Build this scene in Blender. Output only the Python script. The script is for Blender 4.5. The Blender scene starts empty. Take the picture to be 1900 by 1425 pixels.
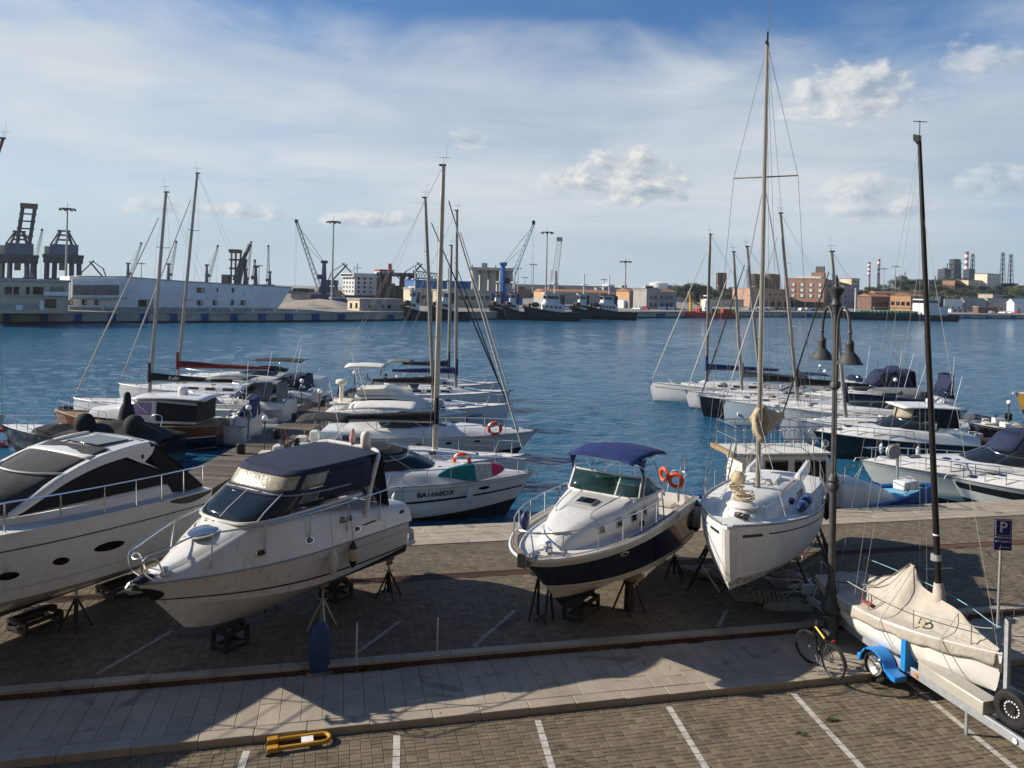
import bpy, bmesh, math, random
import numpy as np
from mathutils import Vector, Matrix, noise as mnoise
sc = bpy.context.scene
col = sc.collection
rnd = random.Random(11)
# ------------------------------------------------------------------ camera
EYE = 7.5                      # eye height above the yard paving (z = 0)
FPX, YP, ROLL = 1420.0, 538.0, math.radians(1.4)
cam_d = bpy.data.cameras.new('camera')
cam = bpy.data.objects.new('camera', cam_d)
col.objects.link(cam)
cam_d.sensor_width = 36.0
cam_d.lens = FPX / 1900 * 36
cam_d.shift_y = -(712.5 - YP) / 1900
cam_d.clip_start, cam_d.clip_end = 0.2, 20000
cam.matrix_world = Matrix.Translation((0, 0, EYE)) @ Matrix.Rotation(math.pi / 2, 4, 'X') @ Matrix.Rotation(ROLL, 4, 'Z')
sc.camera = cam
# ------------------------------------------------------------------ render settings
sc.render.engine = 'CYCLES'
sc.cycles.use_denoising = True
sc.cycles.max_bounces = 6
sc.cycles.diffuse_bounces = 3
sc.cycles.glossy_bounces = 3
sc.cycles.transmission_bounces = 5
sc.cycles.transparent_max_bounces = 10
sc.cycles.volume_bounces = 0
sc.cycles.volume_step_rate = 4
sc.cycles.caustics_reflective = False
sc.cycles.caustics_refractive = False
sc.cycles.sample_clamp_indirect = 6
sc.view_settings.view_transform = 'Standard'
sc.view_settings.look = 'None'
sc.view_settings.gamma = 1
sc.view_settings.exposure = 0.50
# ------------------------------------------------------------------ sun
SUN_EL = math.radians(27.5)
SH = math.radians(-7)          # direction the shadows fall, measured from +X
to_sun = Vector((-math.cos(SH) * math.cos(SUN_EL), -math.sin(SH) * math.cos(SUN_EL), math.sin(SUN_EL)))
sun_d = bpy.data.lights.new('sun', 'SUN')
sun_d.energy = 5.0
sun_d.angle = math.radians(0.53)
sun_d.color = (1.0, 0.91, 0.78)
sun = bpy.data.objects.new('sun', sun_d)
col.objects.link(sun)
sun.rotation_euler = to_sun.to_track_quat('Z', 'Y').to_euler()
# ------------------------------------------------------------------ world: sky and clouds
world = bpy.data.worlds.new('World')
sc.world = world
world.use_nodes = True
NT = world.node_tree
NT.nodes.clear()
class NG:
	"""tiny wrapper for building node graphs"""
	def __init__(s, nt): s.nt = nt
	def n(s, t, **kw):
		nd = s.nt.nodes.new(t)
		for k, v in kw.items():
			setattr(nd, k, v)
		return nd
	def put(s, sock, v):
		if isinstance(v, bpy.types.NodeSocket): s.nt.links.new(v, sock)
		elif v is not None: sock.default_value = v
	def m(s, op, a, b=None, c=None, clamp=False):
		nd = s.n('ShaderNodeMath', operation=op, use_clamp=clamp)
		for i, v in enumerate((a, b, c)): s.put(nd.inputs[i], v)
		return nd.outputs[0]
	def vm(s, op, a, b=None, out=0):
		nd = s.n('ShaderNodeVectorMath', operation=op)
		s.put(nd.inputs[0], a)
		if b is not None: s.put(nd.inputs[1], b)
		return nd.outputs[out]
	def xyz(s, x, y, z):
		nd = s.n('ShaderNodeCombineXYZ')
		for i, v in enumerate((x, y, z)): s.put(nd.inputs[i], v)
		return nd.outputs[0]
	def noise(s, vec, scale, detail=5, rough=.55, dist=0.0, dim='3D'):
		nd = s.n('ShaderNodeTexNoise', noise_dimensions=dim)
		s.put(nd.inputs['Vector'], vec)
		nd.inputs['Scale'].default_value = scale
		nd.inputs['Detail'].default_value = detail
		nd.inputs['Roughness'].default_value = rough
		nd.inputs['Distortion'].default_value = dist
		return nd.outputs['Fac']
	def ss(s, v, lo, hi, a=0.0, b=1.0):
		nd = s.n('ShaderNodeMapRange', interpolation_type='SMOOTHSTEP')
		for i, x in enumerate((v, lo, hi, a, b)): s.put(nd.inputs[i], x)
		return nd.outputs[0]
	def mix(s, f, a, b, mode='MIX'):
		nd = s.n('ShaderNodeMix', data_type='RGBA', blend_type=mode)
		s.put(nd.inputs[0], f)
		for i, v in ((6, a), (7, b)):
			if not isinstance(v, bpy.types.NodeSocket) and len(v) == 3: v = (*v, 1)
			s.put(nd.inputs[i], v)
		return nd.outputs[2]
def build_world():
	g = NG(NT)
	tc = g.n('ShaderNodeTexCoord').outputs['Generated']
	d = g.vm('NORMALIZE', tc)
	sep = g.n('ShaderNodeSeparateXYZ')
	g.put(sep.inputs[0], d)
	X, Y, Z = sep.outputs
	sky = g.n('ShaderNodeTexSky', sky_type='NISHITA')
	sky.sun_disc = False
	sky.sun_elevation = SUN_EL
	sky.sun_rotation = math.atan2(to_sun.x, to_sun.y)
	sky.air_density, sky.dust_density, sky.ozone_density = 1.0, 0.6, 2.5
	skyc = g.vm('SCALE', sky.outputs[0])
	NT.nodes[-1].inputs['Scale'].default_value = 0.10
	skyc = g.mix(1.0, skyc, (1.25, 1.86, 2.45), 'MULTIPLY')
	zc = g.m('MAXIMUM', Z, 0.0)
	el = g.m('MULTIPLY', g.m('ARCSINE', zc), 57.2958)
	az = g.m('MULTIPLY', g.m('ARCTAN2', X, Y), 57.2958)
	inv = g.m('DIVIDE', 1.0, g.m('ADD', zc, 0.06))
	px, py = g.m('MULTIPLY', X, inv), g.m('MULTIPLY', Y, inv)
	pl = g.xyz(px, py, 0.3)
	n1 = g.noise(pl, 0.55, 4, .58, .6)
	n2 = g.noise(g.xyz(g.m('MULTIPLY', px, 0.8), g.m('MULTIPLY', py, 1.7), 4.2), 1.6, 5, .6, .9)
	edge = g.noise(g.xyz(g.m('MULTIPLY', az, .055), g.m('MULTIPLY', el, .13), 2.0), 1.0, 5, .55, .4)
	top = g.m('ADD', 17.8, g.m('MULTIPLY', g.m('SUBTRACT', edge, .5), 13.0))
	top = g.m('SUBTRACT', top, g.m('MULTIPLY', az, 0.02))
	bank = g.ss(g.m('SUBTRACT', top, el), -2.6, 3.6)
	hi = g.m('MULTIPLY', g.ss(n1, .5, .72), g.ss(n2, .35, .7))
	veil = g.m('MULTIPLY', bank, g.ss(n2, .15, .6, .78, 1.0))
	hole = g.noise(g.xyz(g.m('MULTIPLY', az, .05), g.m('MULTIPLY', el, .16), 7.7), 1.0, 4, .5, .3)
	veil = g.m('MULTIPLY', veil, g.ss(hole, .34, .56, .72, 1.0))
	veil = g.m('MAXIMUM', veil, g.m('MULTIPLY', hi, .25), clamp=True)
	veil = g.m('MULTIPLY', veil, .97)
	sd = g.vm('DOT_PRODUCT', d, tuple(to_sun), out=1)
	sunw = g.ss(sd, -.6, .9)
	tone = g.noise(g.xyz(g.m('MULTIPLY', az, .035), g.m('MULTIPLY', el, .2), 1.1), 1.0, 5, .5, .5)
	tv = g.ss(tone, .3, .68)
	cl = g.mix(tv, (.90, 1.08, 1.27), (1.30, 1.40, 1.50))
	cl = g.mix(g.m('MULTIPLY', sunw, .55), cl, (1.58, 1.63, 1.66))
	low = g.ss(el, 0.0, 7.5, 1.0, 0.0)
	cl = g.mix(g.m('MULTIPLY', low, .55), cl, (1.0, 1.20, 1.37))
	skyc = g.mix(veil, skyc, cl)
	skyc = g.mix(g.ss(el, 0.0, 5.5, .5, 0.0), skyc, (1.06, 1.24, 1.38))
	cum = [(7.6, 8.0, 5.9, 2.7, .97), (23.6, 13.7, 5.6, 2.4, .8), (31.2, 15.2, 3.2, 1.6, .5), (24.5, 6.4, 4.8, 2.1, .6),
		   (-3.4, 11.0, 1.7, 1.1, .55), (-19.6, 5.0, 3.8, .95, .65), (-10.6, 4.9, 3.4, .95, .65), (32.5, 7.5, 3.2, 1.2, .5), (-24.5, 5.0, 2.6, .7, .5)]
	def dens(da, de):
		p = g.xyz(g.m('ADD', g.m('MULTIPLY', az, .40), da), g.m('ADD', g.m('MULTIPLY', el, .62), de), 3.7)
		return g.noise(p, 1.0, 6, .58, .25)
	n = dens(0, 0)
	nl = dens(-.30, .26)
	dl = g.m('MULTIPLY', g.m('SUBTRACT', n, nl), 3.2)
	n3 = g.m('MULTIPLY', g.m('SUBTRACT', n, .5), 2.5)
	for a0, e0, wa, we, amt in cum:
		u = g.m('DIVIDE', g.m('SUBTRACT', az, a0), wa)
		v = g.m('DIVIDE', g.m('SUBTRACT', el, e0), we)
		vv = g.m('MULTIPLY', v, g.ss(v, -.25, .1, 1.45, 1.0))
		r2 = g.m('ADD', g.m('MULTIPLY', u, u), g.m('MULTIPLY', vv, vv))
		a = g.m('MULTIPLY', g.ss(g.m('SUBTRACT', g.m('ADD', .72, n3), g.m('MULTIPLY', r2, .70)), 0.0, .55), amt)
		lit = g.m('ADD', dl, g.m('ADD', .50, g.m('ADD', g.m('MULTIPLY', u, -.26), g.m('MULTIPLY', v, .22))), clamp=True)
		skyc = g.mix(a, skyc, g.mix(lit, (.70, .85, 1.03), (1.66, 1.65, 1.62)))
	bg = g.n('ShaderNodeBackground')
	g.put(bg.inputs[0], skyc)
	bg.inputs[1].default_value = 0.35
	out = g.n('ShaderNodeOutputWorld')
	NT.links.new(bg.outputs[0], out.inputs[0])
build_world()
world.cycles.sampling_method = 'MANUAL'
world.cycles.sample_map_resolution = 512
# ------------------------------------------------------------------ projection helpers (where things stand)
def unroll(px, py):
	dx, dy = px - 950, py - YP
	c, s = math.cos(ROLL), math.sin(ROLL)
	return dx * c + dy * s, -dx * s + dy * c
def G(px, py, z=0.0):
	a, b = unroll(px, py)
	Y = FPX * (EYE - z) / b
	return Vector((a * Y / FPX, Y, z))
def AT(px, py, Y):
	a, b = unroll(px, py)
	return Vector((a * Y / FPX, Y, EYE - b * Y / FPX))
WATER = -1.3
QA = math.radians(12.8)        # the quay runs at this angle
def Q(u, v, z=0.0):
	return Vector((u * math.cos(QA) - v * math.sin(QA), u * math.sin(QA) + v * math.cos(QA), z))
# ------------------------------------------------------------------ materials
MATS = {}
def pm(name, c, rough=.5, metal=0.0, var=.12, scale=3.0, bump=0.0, bscale=60.0, coat=0.0, dirt=None, dirt_amt=.0, dscale=1.5,
	   trans=0.0, alpha=1.0, ior=1.45, emit=None, spec=.5, rvar=.0, streak=0.0):
	"""procedural principled material: base colour broken up by noise, optional dirt, bump"""
	if name in MATS: return MATS[name]
	m = bpy.data.materials.new(name)
	m.use_nodes = True
	g = NG(m.node_tree)
	b = m.node_tree.nodes['Principled BSDF']
	tc = g.n('ShaderNodeTexCoord').outputs['Object']
	n = g.noise(tc, scale, 6, .6)
	base = g.mix(g.ss(n, .25, .75), tuple(x * (1 - var) for x in c), tuple(min(1, x * (1 + var)) for x in c))
	if dirt is not None:
		dn = g.noise(tc, dscale, 8, .68, .5)
		base = g.mix(g.m('MULTIPLY', g.ss(dn, .45, .75), dirt_amt), base, dirt)
	if streak:
		sn = g.noise(g.vm('MULTIPLY', tc, (5.0, 5.0, .55)), 1.6, 6, .7, .3)
		sm = g.noise(tc, .7, 3, .5)
		base = g.mix(g.m('MULTIPLY', g.m('MULTIPLY', g.ss(sn, .52, .74), g.ss(sm, .35, .65)), streak), base, (.30, .26, .20))
	g.put(b.inputs['Base Color'], base)
	b.inputs['Roughness'].default_value = rough
	if rvar:
		g.put(b.inputs['Roughness'], g.ss(n, .2, .8, max(.02, rough - rvar), min(1, rough + rvar)))
	b.inputs['Metallic'].default_value = metal
	b.inputs['IOR'].default_value = ior
	b.inputs['Coat Weight'].default_value = coat
	b.inputs['Coat Roughness'].default_value = .08
	b.inputs['Transmission Weight'].default_value = trans
	b.inputs['Alpha'].default_value = alpha
	b.inputs['Specular IOR Level'].default_value = spec
	if bump:
		bp = g.n('ShaderNodeBump')
		bp.inputs['Strength'].default_value = bump
		bp.inputs['Distance'].default_value = .02
		g.put(bp.inputs['Height'], g.noise(tc, bscale, 4, .6))
		g.put(b.inputs['Normal'], bp.outputs[0])
	if emit:
		b.inputs['Emission Color'].default_value = (*emit[:3], 1)
		b.inputs['Emission Strength'].default_value = emit[3]
	MATS[name] = m
	return m
def glass(name, tint=(.02, .03, .035), alpha=.72, rough=.04):
	"""thin pane: tinted, lets some light through"""
	if name in MATS: return MATS[name]
	m = bpy.data.materials.new(name)
	m.use_nodes = True
	g = NG(m.node_tree)
	nt = m.node_tree
	nt.nodes.remove(nt.nodes['Principled BSDF'])
	out = nt.nodes['Material Output']
	tr = g.n('ShaderNodeBsdfTransparent')
	tr.inputs[0].default_value = (*[min(1, .35 + x * 2.0) for x in tint], 1)
	pb = g.n('ShaderNodeBsdfPrincipled')
	pb.inputs['Base Color'].default_value = (*tint, 1)
	pb.inputs['Roughness'].default_value = rough
	pb.inputs['Specular IOR Level'].default_value = .6
	mx = g.n('ShaderNodeMixShader')
	mx.inputs[0].default_value = alpha
	nt.links.new(tr.outputs[0], mx.inputs[1])
	nt.links.new(pb.outputs[0], mx.inputs[2])
	nt.links.new(mx.outputs[0], out.inputs[0])
	MATS[name] = m
	return m
# ------------------------------------------------------------------ mesh builder
def catmull(pts, n):
	"""smooth curve through points"""
	P = [Vector(p) for p in pts]
	if len(P) < 3: return P
	P = [P[0] * 2 - P[1]] + P + [P[-1] * 2 - P[-2]]
	out = []
	for i in range(1, len(P) - 2):
		a, b, c, d = P[i - 1:i + 3]
		for k in range(n):
			t = k / n
			out.append(.5 * ((2 * b) + (c - a) * t + (2 * a - 5 * b + 4 * c - d) * t * t + (3 * b - a - 3 * c + d) * t ** 3))
	out.append(P[-2].copy())
	return out
class MB:
	def __init__(s): s.v, s.f = [], []
	def add(s, vs, fs):
		o = len(s.v)
		s.v += [tuple(v) for v in vs]
		s.f += [tuple(i + o for i in f) for f in fs]
		return s
	def box(s, x0, x1, y0, y1, z0, z1, M=None):
		vs = [Vector((x, y, z)) for z in (z0, z1) for y in (y0, y1) for x in (x0, x1)]
		if M is not None: vs = [M @ v for v in vs]
		return s.add(vs, [(0, 2, 3, 1), (4, 5, 7, 6), (0, 1, 5, 4), (2, 6, 7, 3), (0, 4, 6, 2), (1, 3, 7, 5)])
	def tube(s, pts, r, n=6, cap=True, flat=None):
		"""tube along a path; r a number or list; flat=(a,b) squashes the section"""
		P = [Vector(p) for p in pts]
		rings = []
		up = None
		for i, p in enumerate(P):
			t = (P[min(i + 1, len(P) - 1)] - P[max(i - 1, 0)])
			if t.length < 1e-9: t = Vector((0, 0, 1))
			t.normalize()
			if up is None:
				up = Vector((0, 0, 1)) if abs(t.z) < .9 else Vector((1, 0, 0))
			a = t.cross(up)
			if a.length < 1e-6: a = t.orthogonal()
			a.normalize()
			b = a.cross(t).normalized()
			up = b
			rr = r[i] if isinstance(r, (list, tuple)) else r
			fa, fb = flat or (1, 1)
			rings.append([p + a * (math.cos(k * 2 * math.pi / n) * rr * fa) + b * (math.sin(k * 2 * math.pi / n) * rr * fb) for k in range(n)])
		return s.loft(rings, True, cap, cap)
	def loft(s, rings, closed=True, cap0=False, cap1=False):
		n = len(rings[0])
		o = len(s.v)
		for r in rings: s.v += [tuple(p) for p in r]
		m = n if closed else n - 1
		for i in range(len(rings) - 1):
			for k in range(m):
				a, b = o + i * n + k, o + i * n + (k + 1) % n
				s.f.append((a, b, b + n, a + n))
		if cap0: s.f.append(tuple(o + k for k in range(n))[::-1])
		if cap1: s.f.append(tuple(o + (len(rings) - 1) * n + k for k in range(n)))
		return s
	def grid(s, rows): return s.loft(rows, False)
	def lathe(s, prof, c=(0, 0, 0), n=16, M=None, cap=True):
		c = Vector(c)
		rings = []
		for r, z in prof:
			ring = [Vector((r * math.cos(k * 2 * math.pi / n), r * math.sin(k * 2 * math.pi / n), z)) for k in range(n)]
			if M is not None: ring = [M @ p for p in ring]
			rings.append([p + c for p in ring])
		return s.loft(rings, True, cap, cap)
	def sphere(s, c, r, n=12, sq=(1, 1, 1)):
		c = Vector(c)
		rings = []
		h = n // 2
		for i in range(1, h):
			a = math.pi * i / h
			rings.append([c + Vector((math.sin(a) * math.cos(k * 2 * math.pi / n) * r * sq[0], math.sin(a) * math.sin(k * 2 * math.pi / n) * r * sq[1], math.cos(a) * r * sq[2])) for k in range(n)])
		return s.loft(rings, True, True, True)
	def torus(s, c, R, r, n=20, m=8, M=None, arc=(0, 1)):
		c = Vector(c)
		pts = []
		full = arc == (0, 1)
		N = n if full else n + 1
		rings = []
		for i in range(N):
			a = 2 * math.pi * (arc[0] + (arc[1] - arc[0]) * i / n)
			ring = []
			for k in range(m):
				b = 2 * math.pi * k / m
				p = Vector(((R + r * math.cos(b)) * math.cos(a), (R + r * math.cos(b)) * math.sin(a), r * math.sin(b)))
				ring.append((M @ p if M is not None else p) + c)
			rings.append(ring)
		if full: rings.append(rings[0])
		return s.loft(rings, True, not full, not full)
	def prism(s, poly, ext):
		"""polygon (3-D points) extruded by vector ext"""
		P = [Vector(p) for p in poly]
		e = Vector(ext)
		n = len(P)
		return s.add(P + [p + e for p in P], [tuple(range(n))[::-1], tuple(range(n, 2 * n))] + [(k, (k + 1) % n, (k + 1) % n + n, k + n) for k in range(n)])
	def xf(s, M):
		s.v = [tuple(M @ Vector(v)) for v in s.v]
		return s
	def mesh(s, name, mat, ang=40, smooth=True, merge=True):
		me = bpy.data.meshes.new(name)
		me.from_pydata(s.v, [], s.f)
		bm = bmesh.new()
		bm.from_mesh(me)
		if merge: bmesh.ops.remove_doubles(bm, verts=bm.verts, dist=1e-5)
		bmesh.ops.recalc_face_normals(bm, faces=bm.faces)
		bm.to_mesh(me)
		bm.free()
		if smooth:
			me.shade_smooth()
			me.set_sharp_from_angle(angle=math.radians(ang))
		if mat: me.materials.append(mat)
		return me
	def build(s, name, mat, parent=None, ang=40, smooth=True, bevel=0, merge=True):
		o = bpy.data.objects.new(name, s.mesh(name, mat, ang, smooth, merge))
		col.objects.link(o)
		if parent is not None: o.parent = parent
		if bevel:
			b = o.modifiers.new('bevel', 'BEVEL')
			b.width, b.segments, b.limit_method, b.angle_limit = bevel, 2, 'ANGLE', math.radians(35)
		return o
def _flat(s, name, mat, parent=None, **k): return s.build(name, mat, parent, smooth=False, **k)
MB.flat = _flat
def tag(o, label=None, cat=None, group=None, kind=None):
	if label: o['label'] = label
	if cat: o['category'] = cat
	if group: o['group'] = group
	if kind: o['kind'] = kind
	return o
def thing(name, label, cat, loc=(0, 0, 0), rz=0.0, group=None):
	o = bpy.data.objects.new(name, None)
	o.empty_display_size = .2
	col.objects.link(o)
	o.location = loc
	o.rotation_euler = (0, 0, rz)
	return tag(o, label, cat, group)
def copy_tree(o, parent=None):
	c = o.copy()
	col.objects.link(c)
	c.parent = parent
	for ch in [x for x in o.children]: copy_tree(ch, c)
	return c
def bar(name, p0, p1, r, mat, parent, n=6):
	return MB().tube([p0, p1], r, n).build(name, mat, parent)
def text(name, body, size, M, mat, parent, ext=.002, bold=0.0, align='CENTER', shear=0.0):
	"""flat lettering as a mesh object"""
	cu = bpy.data.curves.new(name, 'FONT')
	cu.body, cu.size, cu.extrude, cu.align_x, cu.align_y, cu.offset, cu.shear = body, size, ext, align, 'CENTER', bold, shear
	cu.resolution_u = 3
	t = bpy.data.objects.new('tmp', cu)
	col.objects.link(t)
	dg = bpy.context.evaluated_depsgraph_get()
	me = bpy.data.meshes.new_from_object(t.evaluated_get(dg))
	bpy.data.objects.remove(t)
	me.transform(M)
	me.materials.clear()
	me.materials.append(mat)
	o = bpy.data.objects.new(name, me)
	col.objects.link(o)
	o.parent = parent
	return o
def frame_M(origin, xdir, ydir):
	x = Vector(xdir).normalized()
	z = x.cross(Vector(ydir)).normalized()
	y = z.cross(x)
	M = Matrix((x, y, z)).transposed().to_4x4()
	M.translation = Vector(origin)
	return M
WHITE = pm('gelcoat_white', (.66, .65, .63), .22, var=.05, dirt=(.50, .46, .38), dirt_amt=.30, coat=.25, streak=.7, rvar=.08)
WHITE_OLD = pm('gelcoat_weathered', (.68, .68, .66), .38, var=.07, dirt=(.34, .31, .26), dirt_amt=.55, dscale=2.2, streak=.6)
CREAM = pm('gelcoat_cream', (.72, .67, .57), .3, var=.05, dirt=(.5, .45, .36), dirt_amt=.2)
DECK = pm('nonskid_deck', (.66, .66, .64), .6, var=.06, dirt=(.45, .43, .38), dirt_amt=.3, bump=.25, bscale=220)
NAVY = pm('navy_gelcoat', (.008, .012, .035), .08, var=.1, coat=.8)
BLACKHULL = pm('black_gelcoat', (.006, .006, .008), .15, var=.1, coat=.5)
ANTIFOUL = pm('antifouling_dark', (.012, .014, .025), .75, var=.35, dirt=(.10, .10, .10), dirt_amt=.35, bump=.3)
STEEL = pm('stainless_steel', (.62, .62, .62), .22, 1.0, var=.05)
ALU = pm('anodised_aluminium', (.30, .28, .245), .45, .35, var=.12, scale=1.5)
GALV = pm('galvanised_steel', (.50, .51, .52), .45, .7, var=.15, scale=8)
WIRE = pm('rigging_wire', (.16, .155, .15), .6, .1)
RUBBER = pm('black_rubber', (.012, .012, .012), .7, var=.2)
BLACK = pm('black_plastic', (.008, .008, .009), .45, var=.2)
DARKMETAL = pm('dark_painted_steel', (.03, .03, .028), .6, .2, var=.4, dirt=(.12, .06, .03), dirt_amt=.4, dscale=9)
DARKGLASS = pm('dark_tinted_glass', (.006, .008, .010), .06, var=.2, spec=.6)
CANVAS_NAVY = pm('navy_canvas', (.010, .017, .050), .85, var=.25, bump=.35, bscale=30)
CANVAS_BLUE = pm('blue_canvas', (.008, .022, .115), .85, var=.2, bump=.35, bscale=25)
CANVAS_BLACK = pm('black_canvas', (.010, .010, .011), .85, var=.3, bump=.4, bscale=22)
CANVAS_GREY = pm('grey_canvas', (.13, .135, .14), .88, var=.2, bump=.4, bscale=22)
CANVAS_BEIGE = pm('beige_canvas', (.43, .39, .335), .9, var=.12, bump=.9, bscale=8, dirt=(.33, .27, .2), dirt_amt=.35)
CANVAS_RED = pm('maroon_canvas', (.12, .008, .012), .85, var=.2, bump=.3, bscale=20)
CANVAS_WHITE = pm('white_canvas', (.62, .60, .55), .85, var=.08, bump=.3, bscale=18)
ORANGE = pm('lifebuoy_orange', (.72, .085, .02), .5, var=.1)
ROPE = pm('rope', (.45, .36, .22), .9, var=.2)
ROPE_GREY = pm('grey_rope', (.40, .39, .36), .9, var=.2)
TEAK = pm('teak', (.30, .20, .11), .65, var=.3, scale=12, bump=.2)
BLUEPAINT = pm('blue_paint', (.015, .085, .32), .5, var=.2)
FENDER = pm('fender_grey', (.42, .43, .46), .5, var=.08)
FENDER_NAVY = pm('fender_navy', (.01, .02, .09), .5, var=.1)
LETTER = pm('black_lettering', (.01, .01, .012), .5)
LETTER_W = pm('white_lettering', (.72, .72, .72), .5)
PVC = pm('clear_vinyl_aged', (.33, .30, .21), .18, var=.35, scale=2.4, bump=.6, bscale=5, spec=.8)
SMOKE = glass('smoked_glass', (.02, .03, .045), .62)
CLEAR = glass('clear_glass', (.05, .10, .10), .28)
# ================================================================== SETTING
GROUNDMAT_UV = None
def stone(name, c, rough=.8, var=.18, scale=6, dirt=(.2, .17, .13), amt=.35, dscale=1.2, bump=.25, bscale=40, island=.0):
	"""paving material; 'island' varies the tone from piece to piece"""
	m = bpy.data.materials.new(name)
	m.use_nodes = True
	g = NG(m.node_tree)
	b = m.node_tree.nodes['Principled BSDF']
	geo = g.n('ShaderNodeNewGeometry')
	pos = geo.outputs['Position']
	n = g.noise(pos, scale, 6, .62)
	base = g.mix(g.ss(n, .25, .75), tuple(x * (1 - var) for x in c), tuple(x * (1 + var) for x in c))
	if island:
		ri = geo.outputs['Random Per Island']
		oi = g.n('ShaderNodeObjectInfo').outputs['Random']
		r = g.m('FRACT', g.m('ADD', ri, oi))
		base = g.mix(1.0, base, g.mix(r, (1 - island, 1 - island, 1 - island), (1 + island, 1 + island * .9, 1 + island * .75)), 'MULTIPLY')
	d = g.noise(pos, dscale, 8, .66, .6)
	base = g.mix(g.m('MULTIPLY', g.ss(d, .42, .75), amt), base, dirt)
	oil = g.noise(pos, .9, 3, .5, 1.2)
	base = g.mix(g.m('MULTIPLY', g.ss(oil, .62, .70), .55), base, tuple(x * .3 for x in c))
	sp = g.noise(pos, 24, 4, .6)
	base = g.mix(g.m('MULTIPLY', g.ss(sp, .62, .8), .35), base, tuple(x * .45 for x in c))
	g.put(b.inputs['Base Color'], base)
	b.inputs['Roughness'].default_value = rough
	b.inputs['Specular IOR Level'].default_value = .25
	bp = g.n('ShaderNodeBump')
	bp.inputs['Strength'].default_value = bump
	bp.inputs['Distance'].default_value = .01
	g.put(bp.inputs['Height'], g.noise(pos, bscale, 5, .65))
	g.put(b.inputs['Normal'], bp.outputs[0])
	MATS[name] = m
	return m
PAVER = stone('concrete_paver', (.162, .131, .093), island=.20, dirt=(.095, .08, .06), amt=.6, dscale=.7)
PAVER_Y = stone('yard_paver', (.146, .119, .086), island=.20, dirt=(.085, .072, .055), amt=.6, dscale=.6)
JOINT = stone('paver_joint', (.05, .042, .033), amt=.5)
SLAB = stone('limestone_slab', (.36, .31, .25), .75, .08, 3, (.20, .175, .14), .55, .8, island=.07)
SLAB_EDGE = stone('quay_edge_stone', (.35, .305, .24), .8, .10, 3, (.22, .18, .14), .4, 1.6, island=.10)
RISER = stone('red_brick_riser', (.075, .042, .034), .85, .3, 12)
LINEPAINT = stone('worn_white_paint', (.50, .48, .44), .7, .08, 9, (.22, .19, .15), .75, 5)
CONCRETE = stone('quay_concrete', (.30, .29, .26), .85, .15, 1.2, (.12, .11, .09), .5, .8)
ST_Z, SW_Z = -0.28, -0.15
V_KERB, V_SW, V_YARD, V_EDGE_IN, V_EDGE = 13.58, 15.50, 15.72, 22.28, 24.0
U0, U1 = -26.0, 34.0
def struct(name, mb, mat, parent=None, **k):
	o = mb.build(name, mat, parent, **k)
	if parent is None: o['kind'] = 'structure'
	return o
def rot_root(o):
	o.rotation_euler = (0, 0, QA)
	return o
street = rot_root(struct('street', MB().box(U0, U1, -14, V_KERB - .002, -1.0, ST_Z - .012), JOINT))
walk = rot_root(struct('pavement', MB().box(U0, U1, V_KERB, V_SW + .10, -1.0, SW_Z - .012), JOINT))
yard = rot_root(struct('boat_yard_ground', MB().box(U0, U1, V_SW + .101, V_EDGE, -3.5, -.014), JOINT))
piece_cache = {}
def paver_mesh(du, dv, mat, h=.014, ch=.006):
	key = (round(du, 3), round(dv, 3), mat.name, h)
	if key not in piece_cache:
		a, b = du / 2, dv / 2
		vs = [(-a, -b, -h), (a, -b, -h), (a, b, -h), (-a, b, -h), (-a, -b, -ch), (a, -b, -ch), (a, b, -ch), (-a, b, -ch),
			  (-a + ch, -b + ch, 0), (a - ch, -b + ch, 0), (a - ch, b - ch, 0), (-a + ch, b - ch, 0)]
		fs = [(8, 9, 10, 11)] + [(k, (k + 1) % 4, (k + 1) % 4 + 4, k + 4) for k in range(4)] + [(k + 4, (k + 1) % 4 + 4, (k + 1) % 4 + 8, k + 8) for k in range(4)]
		me = bpy.data.meshes.new('paver')
		me.from_pydata(vs, [], fs)
		me.materials.append(mat)
		piece_cache[key] = me
	return piece_cache[key]
def lay(pieces, name, parent, mat, z, n_single, joint=.006, tilt=.0015, h=.014, stuff_name=None):
	"""pieces: (u, v, du, dv). The n_single nearest the viewer become objects, the rest one joined part"""
	def near(p):
		w = Q(p[0], p[1])
		return w.length
	vis = sorted(pieces, key=near)
	one, rest = vis[:n_single], vis[n_single:]
	for (u, v, du, dv) in one:
		o = bpy.data.objects.new(name, paver_mesh(du - joint, dv - joint, mat, h))
		col.objects.link(o)
		o.parent = parent
		o.location = (u, v, z + rnd.uniform(-.003, .002))
		o.rotation_euler = (rnd.gauss(0, tilt) * 4, rnd.gauss(0, tilt) * 4, rnd.gauss(0, .004))
	if rest:
		V, Fc = [], []
		for (u, v, du, dv) in rest:
			me = paver_mesh(du - joint, dv - joint, mat, h)
			o = len(V)
			dz = z + rnd.uniform(-.003, .002)
			sx, sy = rnd.gauss(0, tilt * 3), rnd.gauss(0, tilt * 3)
			V += [(u + q.co.x, v + q.co.y, dz + q.co.z + q.co.x * sx + q.co.y * sy) for q in me.vertices]
			Fc += [tuple(i + o for i in p.vertices) for p in me.polygons]
		me = bpy.data.meshes.new(name)
		me.from_pydata(V, [], Fc)
		me.materials.append(mat)
		o = bpy.data.objects.new(stuff_name or name, me)
		col.objects.link(o)
		o.parent = parent
		o['kind'] = 'stuff'
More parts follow.
